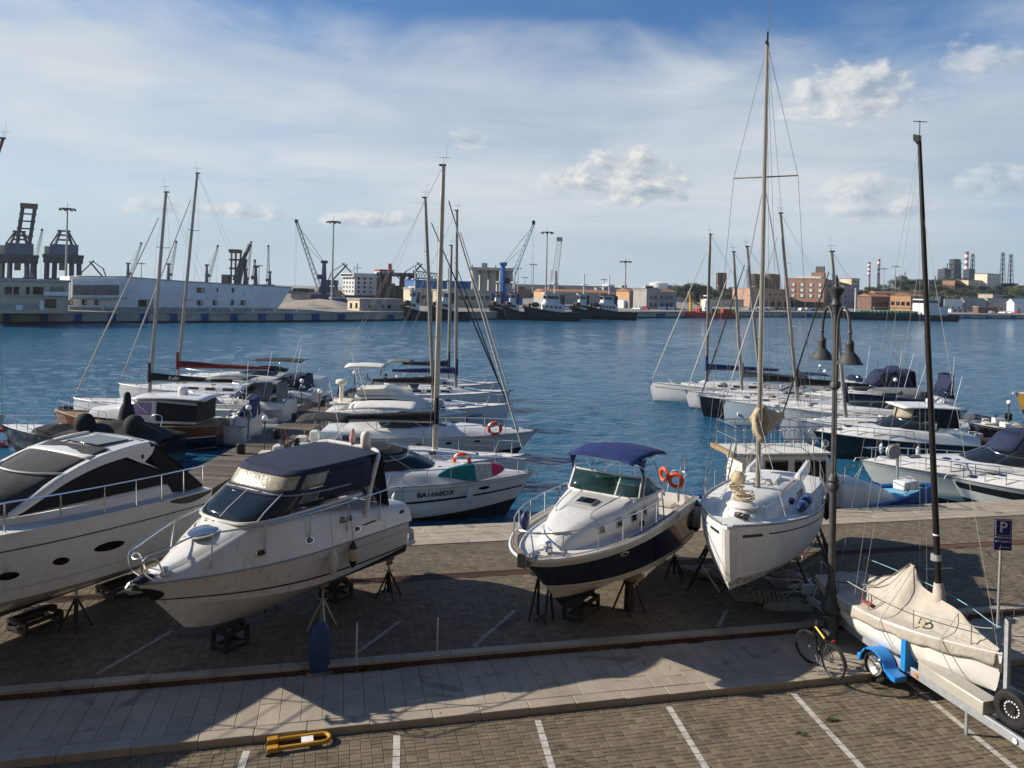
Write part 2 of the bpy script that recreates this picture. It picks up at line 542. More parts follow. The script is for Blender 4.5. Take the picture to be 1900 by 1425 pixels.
def paver_field(u0, u1, v0, v1, pitch=.182):
	out = []
	nu = int((u1 - u0) / pitch)
	for i in range(nu):
		u = u0 + (i + .5) * pitch
		v = v0 - rnd.choice((0, .1, .2))
		seq = rnd.randrange(3)
		while v < v1 - .02:
			dv = (.205, .105, .105)[seq % 3]
			seq += 1 if rnd.random() < .85 else 2
			a, b = max(v, v0), min(v + dv, v1)
			if b - a > .04: out.append((u, (a + b) / 2, pitch, b - a))
			v += dv
	return out
def in_view(p, m=60, z=0.0):
	w = Q(p[0], p[1], z)
	if w.y < 3: return False
	x, y = FPX * w.x / w.y, FPX * (EYE - z) / w.y
	c, s = math.cos(ROLL), math.sin(ROLL)
	ix, iy = 950 + x * c - y * s, YP + x * s + y * c
	return -m < ix < 1900 + m and iy < 1425 + m
P = []
v = V_KERB - .02
for row in range(2):
	u = -12 + row * .06
	while u < 16:
		du = rnd.uniform(.10, .17)
		P.append((u + du / 2, v - .05, du, .098))
		u += du
	v -= .10
P += paver_field(-12, 16, 8.6, v)
P = [p for p in P if in_view(p, 260, ST_Z)]
lay(P, 'paver', street, PAVER, ST_Z, 300, stuff_name='paver_field')
P = paver_field(-20, 26, V_YARD + .02, 19.62) + paver_field(-20, 26, 19.98, V_EDGE_IN - .12)
for vv in (V_EDGE_IN - .06,):
	u = -20
	while u < 26:
		P.append((u + .1, vv, .2, .1))
		u += .2
P = [p for p in P if in_view(p, 200)]
lay(P, 'paver', yard, PAVER_Y, 0, 300, stuff_name='paver_field')
P = []
u = -16
while u < 17:
	du = .37
	v = V_KERB + .27 - rnd.choice((0, .2, .35))
	while v < V_SW - .01:
		dv = rnd.choice((.62, .7, .7, .8))
		a, b = max(v, V_KERB + .27), min(v + dv, V_SW)
		if b - a > .1: P.append((u + du / 2, (a + b) / 2, du, b - a))
		v += dv
	u += du
P = [p for p in P if in_view(p, 60, SW_Z)]
lay(P, 'slab', walk, SLAB, SW_Z, 300, joint=.007, tilt=.0008, stuff_name='slab_field')
u = -16.0
while u < 17:
	du = rnd.uniform(.85, 1.15)
	if in_view((u + du / 2, V_KERB), 120, SW_Z):
		MB().box(u + .003, u + du - .003, V_KERB - .012, V_KERB + .262, ST_Z - .05, SW_Z + rnd.uniform(-.003, .003)).build('kerbstone', SLAB, walk, bevel=.012)
	u += du
u = -16.0
while u < 22:
	du = rnd.uniform(.9, 1.2)
	if in_view((u + du / 2, V_SW), 120):
		MB().box(u + .003, u + du - .003, V_SW - .012, V_YARD, -.055, .012 + rnd.uniform(-.003, .003)).build('kerbstone', SLAB, yard, bevel=.012)
	u += du
MB().box(-16, 22, V_SW + .008, V_SW + .09, -.2, -.056).build('kerb_riser', RISER, yard)
V_rows = np.linspace(V_EDGE_IN, V_EDGE, 6)
for r in range(5):
	u = -20.0 - rnd.random()
	while u < 30:
		du = rnd.uniform(1.0, 1.7)
		if in_view((u + du / 2, V_rows[r]), 80):
			MB().box(u + .004, u + du - .004, V_rows[r] + .003, V_rows[r + 1] - .003, -.12 if r < 4 else -.35, .02 + rnd.uniform(-.004, .004)).build('edge_stone', SLAB_EDGE, yard, bevel=.01)
		u += du
GRATE = pm('rusty_grate', (.085, .045, .03), .75, .3, var=.4, scale=14)
gm = MB()
u = -14.0
while u < 24:
	if in_view((u, 19.8), 40):
		gm.box(u, u + .02, 19.66, 19.94, -.012, .004)
	u += .055
gm.box(-14, 24, 19.62, 19.66, -.012, .006).box(-14, 24, 19.94, 19.98, -.012, .006)
go = gm.build('drain_grate', GRATE, yard, smooth=False)
go['kind'] = 'stuff'
FADED_SHADED = stone('faded_shaded_paint', (.33, .315, .28), .8, .12, 9, (.15, .13, .10), .85, 4)  # yard lines: wear plus shade put in as a darker white
def painted(name, u0, v0, u1, v1, w, z, parent, step=.21, mat=None):
	d = Vector((u1 - u0, v1 - v0))
	L = d.length
	d.normalize()
	nrm = Vector((-d.y, d.x)) * (w / 2)
	mb = MB()
	s = 0
	while s < L:
		e = min(s + step - rnd.uniform(.006, .022), L)
		a, b = Vector((u0, v0)) + d * s, Vector((u0, v0)) + d * e
		mb.add([(*(a + nrm), z), (*(b + nrm), z), (*(b - nrm), z), (*(a - nrm), z)], [(0, 1, 2, 3)])
		s += step
	o = mb.build(name, mat or LINEPAINT, parent, smooth=False)
	return o
for (ua, va, ub, vb) in ((-1.30, 13.36, -1.6, 9.6), (1.18, 13.36, .85, 9.6), (3.71, 13.36, 3.38, 9.6), (6.26, 13.36, 5.9, 9.6), (8.89, 13.36, 8.5, 9.6), (11.5, 13.36, 11.1, 9.6)):
	painted('bay_line', ua, va, ub, vb, .12, ST_Z + .005, street)
for (ua, va, ub, vb) in ((.53, 15.9, 1.55, 17.3), (2.95, 15.8, 4.2, 17.4), (-4.3, 15.9, -3.3, 17.6), (8.56, 15.8, 9.2, 16.6), (14.2, 15.9, 15.2, 17.6)):
	painted('bay_line', ua, va, ub, vb, .09, .006, yard, mat=FADED_SHADED)
painted('bay_line', 16.1, 18.2, 17.0, 18.15, .10, .006, yard)
MB().box(U0, U1, V_EDGE + .002, V_EDGE + .05, -3.5, -.36).build('quay_wall_face', CONCRETE, yard)
# ------------------------------------------------------------------ water: real wavelets near, bump beyond
def water_mat():
	m = bpy.data.materials.new('harbour_water')
	m.use_nodes = True
	g = NG(m.node_tree)
	b = m.node_tree.nodes['Principled BSDF']
	pos = g.n('ShaderNodeNewGeometry').outputs['Position']
	big = g.noise(pos, .02, 4, .5)
	g.put(b.inputs['Base Color'], g.mix(g.ss(big, .35, .65), (.018, .096, .172), (.022, .110, .195)))
	b.inputs['Roughness'].default_value = .10
	b.inputs['IOR'].default_value = 1.33
	b.inputs['Specular IOR Level'].default_value = .30
	st = g.vm('MULTIPLY', pos, (1.0, 1.0, 1.0))
	n1 = g.noise(st, 1.7, 5, .6, .4)
	n2 = g.noise(g.vm('MULTIPLY', pos, (.7, 1.2, 1)), 4.6, 4, .6, .3)
	n0 = g.noise(g.vm('MULTIPLY', pos, (.55, 1.5, 1)), .75, 4, .6, .4)
	hgt = g.m('ADD', g.m('ADD', n1, g.m('MULTIPLY', n2, .35)), g.m('MULTIPLY', n0, 2.0))
	patch = g.noise(pos, .045, 3, .5, .4)
	bp = g.n('ShaderNodeBump')
	bp.inputs['Distance'].default_value = .20
	g.put(bp.inputs['Strength'], g.ss(patch, .3, .7, .55, .95))
	g.put(bp.inputs['Height'], hgt)
	g.put(b.inputs['Normal'], bp.outputs[0])
	return m
def build_water():
	ys = [22.0]
	while ys[-1] < 900: ys.append(ys[-1] * 1.0072 + .03)
	ys = np.array(ys + [2500, 9000.])
	k = np.linspace(-1.15, 1.15, 420)
	Yg, Kg = np.meshgrid(ys, k, indexing='ij')
	Xg = Yg * Kg
	rs = np.random.RandomState(5)
	Zg = np.zeros_like(Xg)
	for i in range(46):
		lam = .42 * (1.10 ** (i % 23)) * rs.uniform(.9, 1.1)
		th = rs.normal(math.radians(-75), .55)
		kx, ky = math.cos(th) * 2 * math.pi / lam, math.sin(th) * 2 * math.pi / lam
		amp = .0048 * lam ** .6
		keep = np.clip((lam / (Yg * .0095) - 1.0), 0, 1)
		Zg += amp * keep * np.sin(kx * Xg + ky * Yg + rs.uniform(0, 7) + .8 * np.sin(.11 * Xg + .07 * Yg + i))
	ny, nx = Xg.shape
	V = np.stack([Xg, Yg, Zg + WATER], -1).reshape(-1, 3)
	idx = np.arange(ny * nx).reshape(ny, nx)
	F_ = np.stack([idx[:-1, :-1], idx[:-1, 1:], idx[1:, 1:], idx[1:, :-1]], -1).reshape(-1, 4)
	me = bpy.data.meshes.new('water')
	me.vertices.add(len(V))
	me.vertices.foreach_set('co', V.ravel())
	me.loops.add(F_.size)
	me.loops.foreach_set('vertex_index', F_.ravel().astype(np.int32))
	me.polygons.add(len(F_))
	me.polygons.foreach_set('loop_start', np.arange(0, F_.size, 4, dtype=np.int32))
	me.update()
	me.validate()
	me.shade_smooth()
	me.materials.append(water_mat())
	o = bpy.data.objects.new('water', me)
	col.objects.link(o)
	o['kind'] = 'structure'
build_water()
# ================================================================== BOAT PARTS
def lerp(a, b, t): return a + (b - a) * t
def clamp(x, a=0.0, b=1.0): return max(a, min(b, x))
class Hull:
	"""x forward from the transom, y to port, z up. t: stern to bow, v: keel (0) to sheer (1)"""
	def __init__(s, L, B, zs0, zs1, zk, zkb, rake, sag=0.0, tb=.35, pb=2.2, qb=1.0, ws=.92, zc0=None, zc1=None, kc=.9, vc=.38, flare=1.25,
				 tk=.55, pk=2.0, round_=False, rn=.55, rm=.8, zk0=None, trake=0.0, cn=.42):
		s.__dict__.update(locals())
		s.zk0 = zk if zk0 is None else zk0
	def b(s, t):
		if t < s.tb: w = s.ws + (1 - s.ws) * math.sin(max(t, 0) / s.tb * math.pi / 2)
		else: w = max(0.0, 1 - ((t - s.tb) / (1 - s.tb)) ** s.pb) ** s.qb
		return s.B / 2 * w
	def zs(s, t): return lerp(s.zs0, s.zs1, max(t, 0) ** 1.6) - s.sag * 4 * t * (1 - t)
	def zkeel(s, t):
		base = lerp(s.zk0, s.zk, clamp(t / max(s.tk, .01)))
		return base + (s.zkb - s.zk) * clamp((t - s.tk) / (1 - s.tk)) ** s.pk
	def zch(s, t): return lerp(s.zc0, s.zc1, t ** 2.2)
	def pt(s, t, v, sd=1, off=0.0):
		b, zs, zk = s.b(t), s.zs(t), s.zkeel(t)
		if s.round_:
			a = v * math.pi / 2
			y = b * math.sin(a) ** s.rn
			z = zk + (zs - zk) * (1 - math.cos(a) ** s.rm) if v < 1 else zs
			f = v
		else:
			zc = max(s.zch(t), zk + .02)
			bc = b * s.kc * (1 - s.cn * t ** 2.2)
			if v <= s.vc:
				w = v / s.vc
				y, z = bc * w, lerp(zk, zc, w ** 1.1)
				f = (z - zk) / max(zs - zk, .01)
			else:
				w = (v - s.vc) / (1 - s.vc)
				fl = 1 + (s.flare - 1) * t
				y, z = bc + (b - bc) * w ** (fl if s.kc < 1 else 1), lerp(zc, zs, w)
				f = (z - zk) / max(zs - zk, .01)
		x = s.L * t - s.rake * (1 - f) * t ** 3.5 - s.trake * f * (1 - t) ** 6
		return Vector((x, sd * (y + off), z))
	def nrm(s, t, v, sd=1):
		e = .004
		a = s.pt(min(t + e, 1), v, sd) - s.pt(max(t - e, 0), v, sd)
		b = s.pt(t, min(v + e, 1), sd) - s.pt(t, max(v - e, 0), sd)
		n = a.cross(b).normalized()
		if n.y * sd < 0: n = -n
		return n
	def ts(s, n=28, t0=0.0, t1=1.0): return [t0 + (t1 - t0) * (1 - (1 - i / n) ** 1.5) for i in range(n + 1)]
	def band(s, name, v0, v1, mat, parent, nv=6, nt=28, transom=True):
		mb = MB()
		f = lambda q, t: q(t) if callable(q) else q
		vs = lambda t: [lerp(f(v0, t), f(v1, t), i / nv) for i in range(nv + 1)]
		for sd in (1, -1):
			mb.grid([[s.pt(t, v, sd) for v in vs(t)] for t in s.ts(nt)])
		if transom:
			mb.grid([[s.pt(0, v, 1) for v in vs(0)], [s.pt(0, v, -1) for v in vs(0)]])
		return mb.build(name, mat, parent, ang=28)
	def stripe(s, name, va, vb, t0, t1, mat, parent, off=.005, nt=26, both=True):
		"""proud stripe; va/vb numbers or functions of t"""
		f = lambda q, t: q(t) if callable(q) else q
		mb = MB()
		for sd in ((1, -1) if both else (1,)):
			rows = []
			for t in s.ts(nt, t0, t1):
				rows.append([s.pt(t, f(va, t), sd) + s.nrm(t, f(va, t), sd) * off, s.pt(t, f(vb, t), sd) + s.nrm(t, f(vb, t), sd) * off])
			mb.grid(rows)
		return mb.build(name, mat, parent)
	def ellipse(s, name, t, v, rx, rz, mat, parent, sd=1, off=.008, rim=None, shape=2.0, slant=0.0):
		"""port light lying on the hull side; sizes in metres"""
		c, n = s.pt(t, v, sd), s.nrm(t, v, sd)
		ax = (s.pt(min(1, t + .02), v, sd) - s.pt(t - .02, v, sd)).normalized()
		az = n.cross(ax).normalized()
		if az.z < 0: az = -az
		def ring(k, o):
			out = []
			for i in range(20):
				q = i * 2 * math.pi / 20
				cx, cz = math.cos(q), math.sin(q)
				cx = math.copysign(abs(cx) ** (2 / shape), cx)
				cz = math.copysign(abs(cz) ** (2 / shape), cz)
				out.append(c + ax * (rx * k * cx + slant * rz * cz) + az * rz * k * cz + n * o)
			return out
		o = MB().loft([ring(1, -.02), ring(1, off), ring(.9, off + .002)], True, False, True).build(name, mat, parent)
		if rim:
			MB().loft([ring(1.22, -.01), ring(1.2, off), ring(1.1, off + .012), ring(1.0, off + .004)], True).build('port_rim', rim, o)
		return o
	def rubrail(s, name, r, mat, parent, v=1.0, t0=0.0, t1=1.0, off=.0, dz=0.0, both=True, n=6):
		out = None
		for sd in ((1, -1) if both else (1,)):
			out = MB().tube([s.pt(t, v, sd, off) + Vector((0, 0, dz)) for t in s.ts(30, t0, t1)], r, n).build(name, mat, parent)
		return out
	def deck(s, name, mat, parent, t0=0.0, t1=1.0, dz=-.03, camber=.05, inset=.02, n=24, m=8):
		rows = []
		for t in s.ts(n, t0, t1):
			b = max(s.b(t) - inset, .002)
			row = []
			for j in range(m + 1):
				q = -1 + 2 * j / m
				row.append(Vector((s.L * t - (.02 if t > .98 else 0), b * q, s.zs(t) + dz + camber * (1 - q * q) * min(1, b))))
			rows.append(row)
		return MB().grid(rows).build(name, mat, parent)
class Cab:
	"""trunk, coachroof or deck moulding: stations (x, base half width, base z, top half width, top z, crown)"""
	def __init__(s, st, r=.25):
		s.st, s.r = sorted(st), r
	def at(s, x):
		st = s.st
		if x <= st[0][0]: return st[0]
		for a, b in zip(st, st[1:]):
			if x <= b[0]:
				k = (x - a[0]) / max(b[0] - a[0], 1e-6)
				return tuple(lerp(p, q, k) for p, q in zip(a, b))
		return st[-1]
	def half(s, q):
		x, wb, zb, wt, zt, cr = q
		h = zt - zb
		r = min(s.r, abs(h) * .8, wt * .6) if wt > .02 else .001
		e = Vector((0, wt - wb, h))
		pts = [Vector((x, lerp(wb, wt, k), lerp(zb, zt, k))) for k in (0, .33, max(.34, 1 - r / max(h, .01)))]
		c = Vector((x, wt, zt))
		a = pts[-1]
		b = Vector((x, max(wt - r, 0), zt))
		for k in (.3, .6, .85):
			pts.append(a * (1 - k) ** 2 + c * 2 * k * (1 - k) + b * k * k)
		for k in (0, .33, .66, 1):
			y = lerp(b.y, 0, k)
			pts.append(Vector((x, y, zt + cr * (1 - (y / max(wt, .01)) ** 2))))
		return pts
	def section(s, q):
		h = s.half(q)
		return h + [Vector((p.x, -p.y, p.z)) for p in h[-2::-1]]
	def build(s, name, mat, parent, n=4, caps=True, ang=50):
		xs = []
		for a, b in zip(s.st, s.st[1:]):
			xs += [lerp(a[0], b[0], k / n) for k in range(n)]
		xs.append(s.st[-1][0])
		return MB().loft([s.section(s.at(x)) for x in xs], False, caps, caps).build(name, mat, parent, ang=ang)
	def side(s, x, h, sd=1, off=0.0):
		q = s.at(x)
		n = Vector((0, q[4] - q[2], q[1] - q[3])).normalized()
		p = Vector((x, lerp(q[1], q[3], h), lerp(q[2], q[4], h))) + n * off
		p.y *= sd
		return p
	def top(s, x, y):
		q = s.at(x)
		return Vector((x, y, q[4] + q[5] * (1 - (y / max(q[3], .01)) ** 2)))
	def pane(s, name, xs, lo, hi, mat, parent, sd=1, off=.008):
		"""side window between curves lo(x), hi(x) (fractions of the side's height)"""
		f = lambda q, x: q(x) if callable(q) else q
		rows = [[s.side(x, f(lo, x), sd, -.01), s.side(x, f(lo, x), sd, off), s.side(x, f(hi, x), sd, off), s.side(x, f(hi, x), sd, -.01)] for x in xs]
		mb = MB().grid(rows)
		return mb.build(name, mat, parent)
class Wrap:
	"""windscreen / canopy surface: levels (z, aft x, front x, half width, exponent). a: -1 port aft .. 0 front .. 1 starboard aft"""
	def __init__(s, lv): s.lv = sorted(lv)
	def pt(s, a, z, off=0.0):
		lv = s.lv
		for p, q in zip(lv, lv[1:]):
			if z <= q[0] or q is lv[-1]:
				k = (z - p[0]) / (q[0] - p[0])
				l = [lerp(x, y, k) for x, y in zip(p, q)]
				break
		ph = (1 - abs(a)) * math.pi / 2
		e = 2 / l[4]
		x = l[1] + (l[2] + off - l[1]) * math.sin(ph) ** e
		y = (l[3] + off) * math.cos(ph) ** e
		return Vector((x, -math.copysign(y, a), z))
	def patch(s, name, a0, a1, z0, z1, mat, parent, off=0.0, na=14, nz=4, solid=.012):
		f = lambda q, a: q(a) if callable(q) else q
		rows = []
		for i in range(na + 1):
			a = lerp(a0, a1, i / na)
			rows.append([s.pt(a, lerp(f(z0, a), f(z1, a), j / nz), off) for j in range(nz + 1)])
		o = MB().grid(rows).build(name, mat, parent, ang=60)
		if solid:
			md = o.modifiers.new('solid', 'SOLIDIFY')
			md.thickness, md.offset = solid, 0
		return o
	def line(s, name, a0, z0, a1, z1, r, mat, parent, n=10, off=.0):
		return MB().tube([s.pt(lerp(a0, a1, i / n), lerp(z0, z1, i / n), off) for i in range(n + 1)], r, 6).build(name, mat, parent)
	def cap(s, name, z, dz, mat, parent, na=28, off=0.0, rows=6):
		"""roof over the top outline, domed by dz"""
		ring = [s.pt(-1 + 2 * i / na, z, off) for i in range(na + 1)]
		xa = ring[0].x
		g = []
		for j in range(rows + 1):
			k = j / rows
			g.append([Vector((lerp(p.x, xa + (p.x - xa) * .35, k), p.y * (1 - k), z + dz * (1 - (1 - k) ** 2))) for p in ring])
		o = MB().grid(g).build(name, mat, parent, ang=70)
		return o
def rail(parent, hull, t0, t1, h, n, mat=None, inset=.10, r=.016, mid=False, port_only=False, pulpit=True, base=None, lean=0.0, end_down=True, both=True, wire=False, rs=None):
	"""guard rail around the bow: one top rail, single stanchions. base(t) gives the height it stands on"""
	mat = mat or STEEL
	def bp(t, sd):
		p = hull.pt(t, 1.0, sd)
		p.y = sd * max(hull.b(t) - inset, .03)
		p.z = (base(t) if base else hull.zs(t))
		return p
	def tp(t, sd):
		p = bp(t, sd) + Vector((0, sd * lean, h * (1.0)))
		return p
	T = hull.ts(22, t0, t1)
	port = [tp(t, 1) for t in T]
	star = [tp(t, -1) for t in T][::-1]
	if end_down:
		port = [bp(t0 - .02, 1)] + port
		star = star + [bp(t0 - .02, -1)]
	if pulpit and t1 > .9:
		MB().tube(port + star, r, 6).build('guard_rail', mat, parent)
		if mid: MB().tube([lerp(p, Vector((p.x, p.y, p.z - h * .5)), 1) for p in (port[1:] + star[:-1])], r * .6, 5).build('mid_rail', mat, parent)
	else:
		for l in (port, star):
			MB().tube(l, r, 6).build('guard_rail', mat, parent)
			if mid: MB().tube([p - Vector((0, 0, h * .5)) for p in (l[1:-1] if end_down else l)], r * .5, 5).build('mid_rail', mat, parent)
	for i in range(n):
		t = lerp(t0, t1, (i + .5) / n)
		for sd in (1, -1):
			bar('stanchion', bp(t, sd), tp(t, sd), rs or r * .85, mat, parent)
def cushion(name, c, size, mat, parent, bevel=.04):
	x, y, z = c
	a, b, h = size
	return MB().box(x - a / 2, x + a / 2, y - b / 2, y + b / 2, z, z + h).build(name, mat, parent, bevel=bevel)
def fender(label, top, length, r, mat, group='fenders hung from the boats', rope_to=None, cap=None, tilt=(0, 0), cat='fender'):
	"""hanging boat fender with its cord, a thing of its own"""
	t = thing('boat_fender', label, cat, top, 0, group)
	prof = [(0.012, 0), (.03, -.02), (r * .6, -.07), (r, -.15), (r * 1.02, -length * .5), (r, -length + .14), (r * .6, -length + .05), (.03, -length), (.01, -length - .02)]
	b = MB().lathe(prof, n=12).build('body', mat, t)
	if cap:
		MB().lathe([(r * 1.01, -.15), (r * .65, -.065), (.035, -.015), (.015, .01)], n=12).build('end_cap', cap, t)
		MB().lathe([(r * 1.01, -length + .14), (r * .65, -length + .045), (.035, -length - .005), (.012, -length - .03)], n=12).build('end_cap', cap, t)
	if rope_to is not None:
		MB().tube([Vector((0, 0, 0)), Vector(rope_to) - Vector(top)], .008, 5).build('cord', ROPE_GREY, t)
	t.rotation_euler = (tilt[0], tilt[1], 0)
	return t
def jack_stand(label, loc, h, toward, legs=4, group='stands propping up the boats', mat=None):
	"""screw prop: splayed legs, post and a tilted pad"""
	mat = mat or DARKMETAL
	t = thing('boat_stand', label, 'stand', loc, 0, group)
	hb = h * .62
	for i in range(legs):
		a = i * 2 * math.pi / legs + .5
		bar('leg', (.02 * math.cos(a), .02 * math.sin(a), hb), (.32 * math.cos(a), .32 * math.sin(a), 0), .024, mat, t)
	MB().tube([(0, 0, .12), (0, 0, hb)], .046, 8).build('post', mat, t)
	bar('screw', (0, 0, hb), (0, 0, h), .026, GALV, t)
	d = Vector((*toward[:2], 0)).normalized()
	M = frame_M((0, 0, h), d.cross(Vector((0, 0, 1))), (d + Vector((0, 0, .9))))
	MB().box(-.11, .11, -.11, .11, -.03, .0, M @ Matrix.Rotation(math.pi, 4, 'X') if False else M).build('pad', TEAK, t)
	bar('handle', (-.12, 0, hb + .03), (.12, 0, hb + .03), .01, mat, t)
	return t
def box_frame(label, loc, rz, sx, sy, h, group='stands propping up the boats', mat=None, r=.036):
	"""square welded trestle"""
	mat = mat or DARKMETAL
	t = thing('trestle', label, 'trestle', loc, rz, group)
	for x in (-sx / 2, sx / 2):
		for y in (-sy / 2, sy / 2):
			MB().box(x - r, x + r, y - r, y + r, 0, h).build('leg', mat, t)
	for x in (-sx / 2, sx / 2):
		MB().box(x - r, x + r, -sy / 2 + r, sy / 2 - r, h - 2 * r, h).build('crossbar', mat, t)
		MB().box(x - r, x + r, -sy / 2 + r, sy / 2 - r, .03, .03 + 2 * r).build('crossbar', mat, t)
	for y in (-sy / 2, sy / 2):
		MB().box(-sx / 2 + r, sx / 2 - r, y - r, y + r, h - 2 * r, h).build('crossbar', mat, t)
		MB().box(-sx / 2 + r, sx / 2 - r, y - r, y + r, .03, .03 + 2 * r).build('crossbar', mat, t)
	MB().box(-sx / 2 - .04, sx / 2 + .04, -.1, .1, h + .002, h + .07).build('bearer', pm('dark_bearer', (.05, .04, .032), .9, var=.3), t)
	return t
def lifebuoy(label, M, parent_none=None, R=.30, r=.062, horseshoe=False, group='orange lifebuoys', mat=None, white=True):
	t = thing('lifebuoy', label, 'lifebuoy', M.translation, 0, group)
	Rm = M.to_3x3().to_4x4()
	arc = (-.15, .65) if horseshoe else (0, 1)
	MB().torus((0, 0, 0), R, r, 24, 8, Rm, arc).build('ring', mat or ORANGE, t)
	if white:
		for k in range(4):
			a = k * .25 + .125
			if horseshoe and a > .6: continue
			MB().torus((0, 0, 0), R, r * 1.04, 4, 8, Rm, (a - .03, a + .03)).build('band', LETTER_W, t)
	return t
def globe_lamp(loc, h, label, group='globe lamps along the jetties', post=None):
	t = thing('globe_lamp', label, 'lamp', loc, 0, group)
	MB().tube([(0, 0, 0), (0, 0, h - .12)], .032, 8).build('post', DARKMETAL, t)
	MB().lathe([(.05, h - .14), (.07, h - .10), (.04, h - .08)], n=10).build('collar', DARKMETAL, t)
	MB().sphere((0, 0, h + .05), .15, 14).build('globe', pm('opal_globe', (.80, .80, .78), .25, var=.02), t)
	return t
def draped(rows, name, mat, parent, amp=.015, fr=3.0, seed=0, solid=.0):
	"""cloth sheet: grid rows ruffled by noise along their normals"""
	mb = MB().grid(rows)
	vs = []
	for p in mb.v:
		n = mnoise.noise(Vector(p) * fr + Vector((seed, seed * .7, 0)))
		vs.append((p[0], p[1] + amp * .4 * mnoise.noise(Vector(p) * fr * 1.7), p[2] + amp * n))
	mb.v = vs
	o = mb.build(name, mat, parent, ang=70)
	if solid:
		md = o.modifiers.new('solid', 'SOLIDIFY')
		md.thickness, md.offset = solid, 0
	return o
def masthead(parent, top, mat=BLACK):
	"""wind instruments on the mast head"""
	bar('wind_vane', Vector(top), Vector(top) + Vector((0, 0, .35)), .008, mat, parent)
	MB().tube([Vector(top) + Vector((-.22, 0, .34)), Vector(top) + Vector((.3, .06, .34))], .008, 4).build('wind_vane', mat, parent)
	bar('aerial', Vector(top) + Vector((.1, 0, 0)), Vector(top) + Vector((.13, 0, .9)), .005, mat, parent)
# ================================================================== BOATS ASHORE
GREYLINE = pm('grey_rub_strip', (.25, .25, .26), .5)
CUSH = pm('seat_vinyl', (.55, .50, .42), .6, var=.05)
def heading(deg): return math.radians(deg)
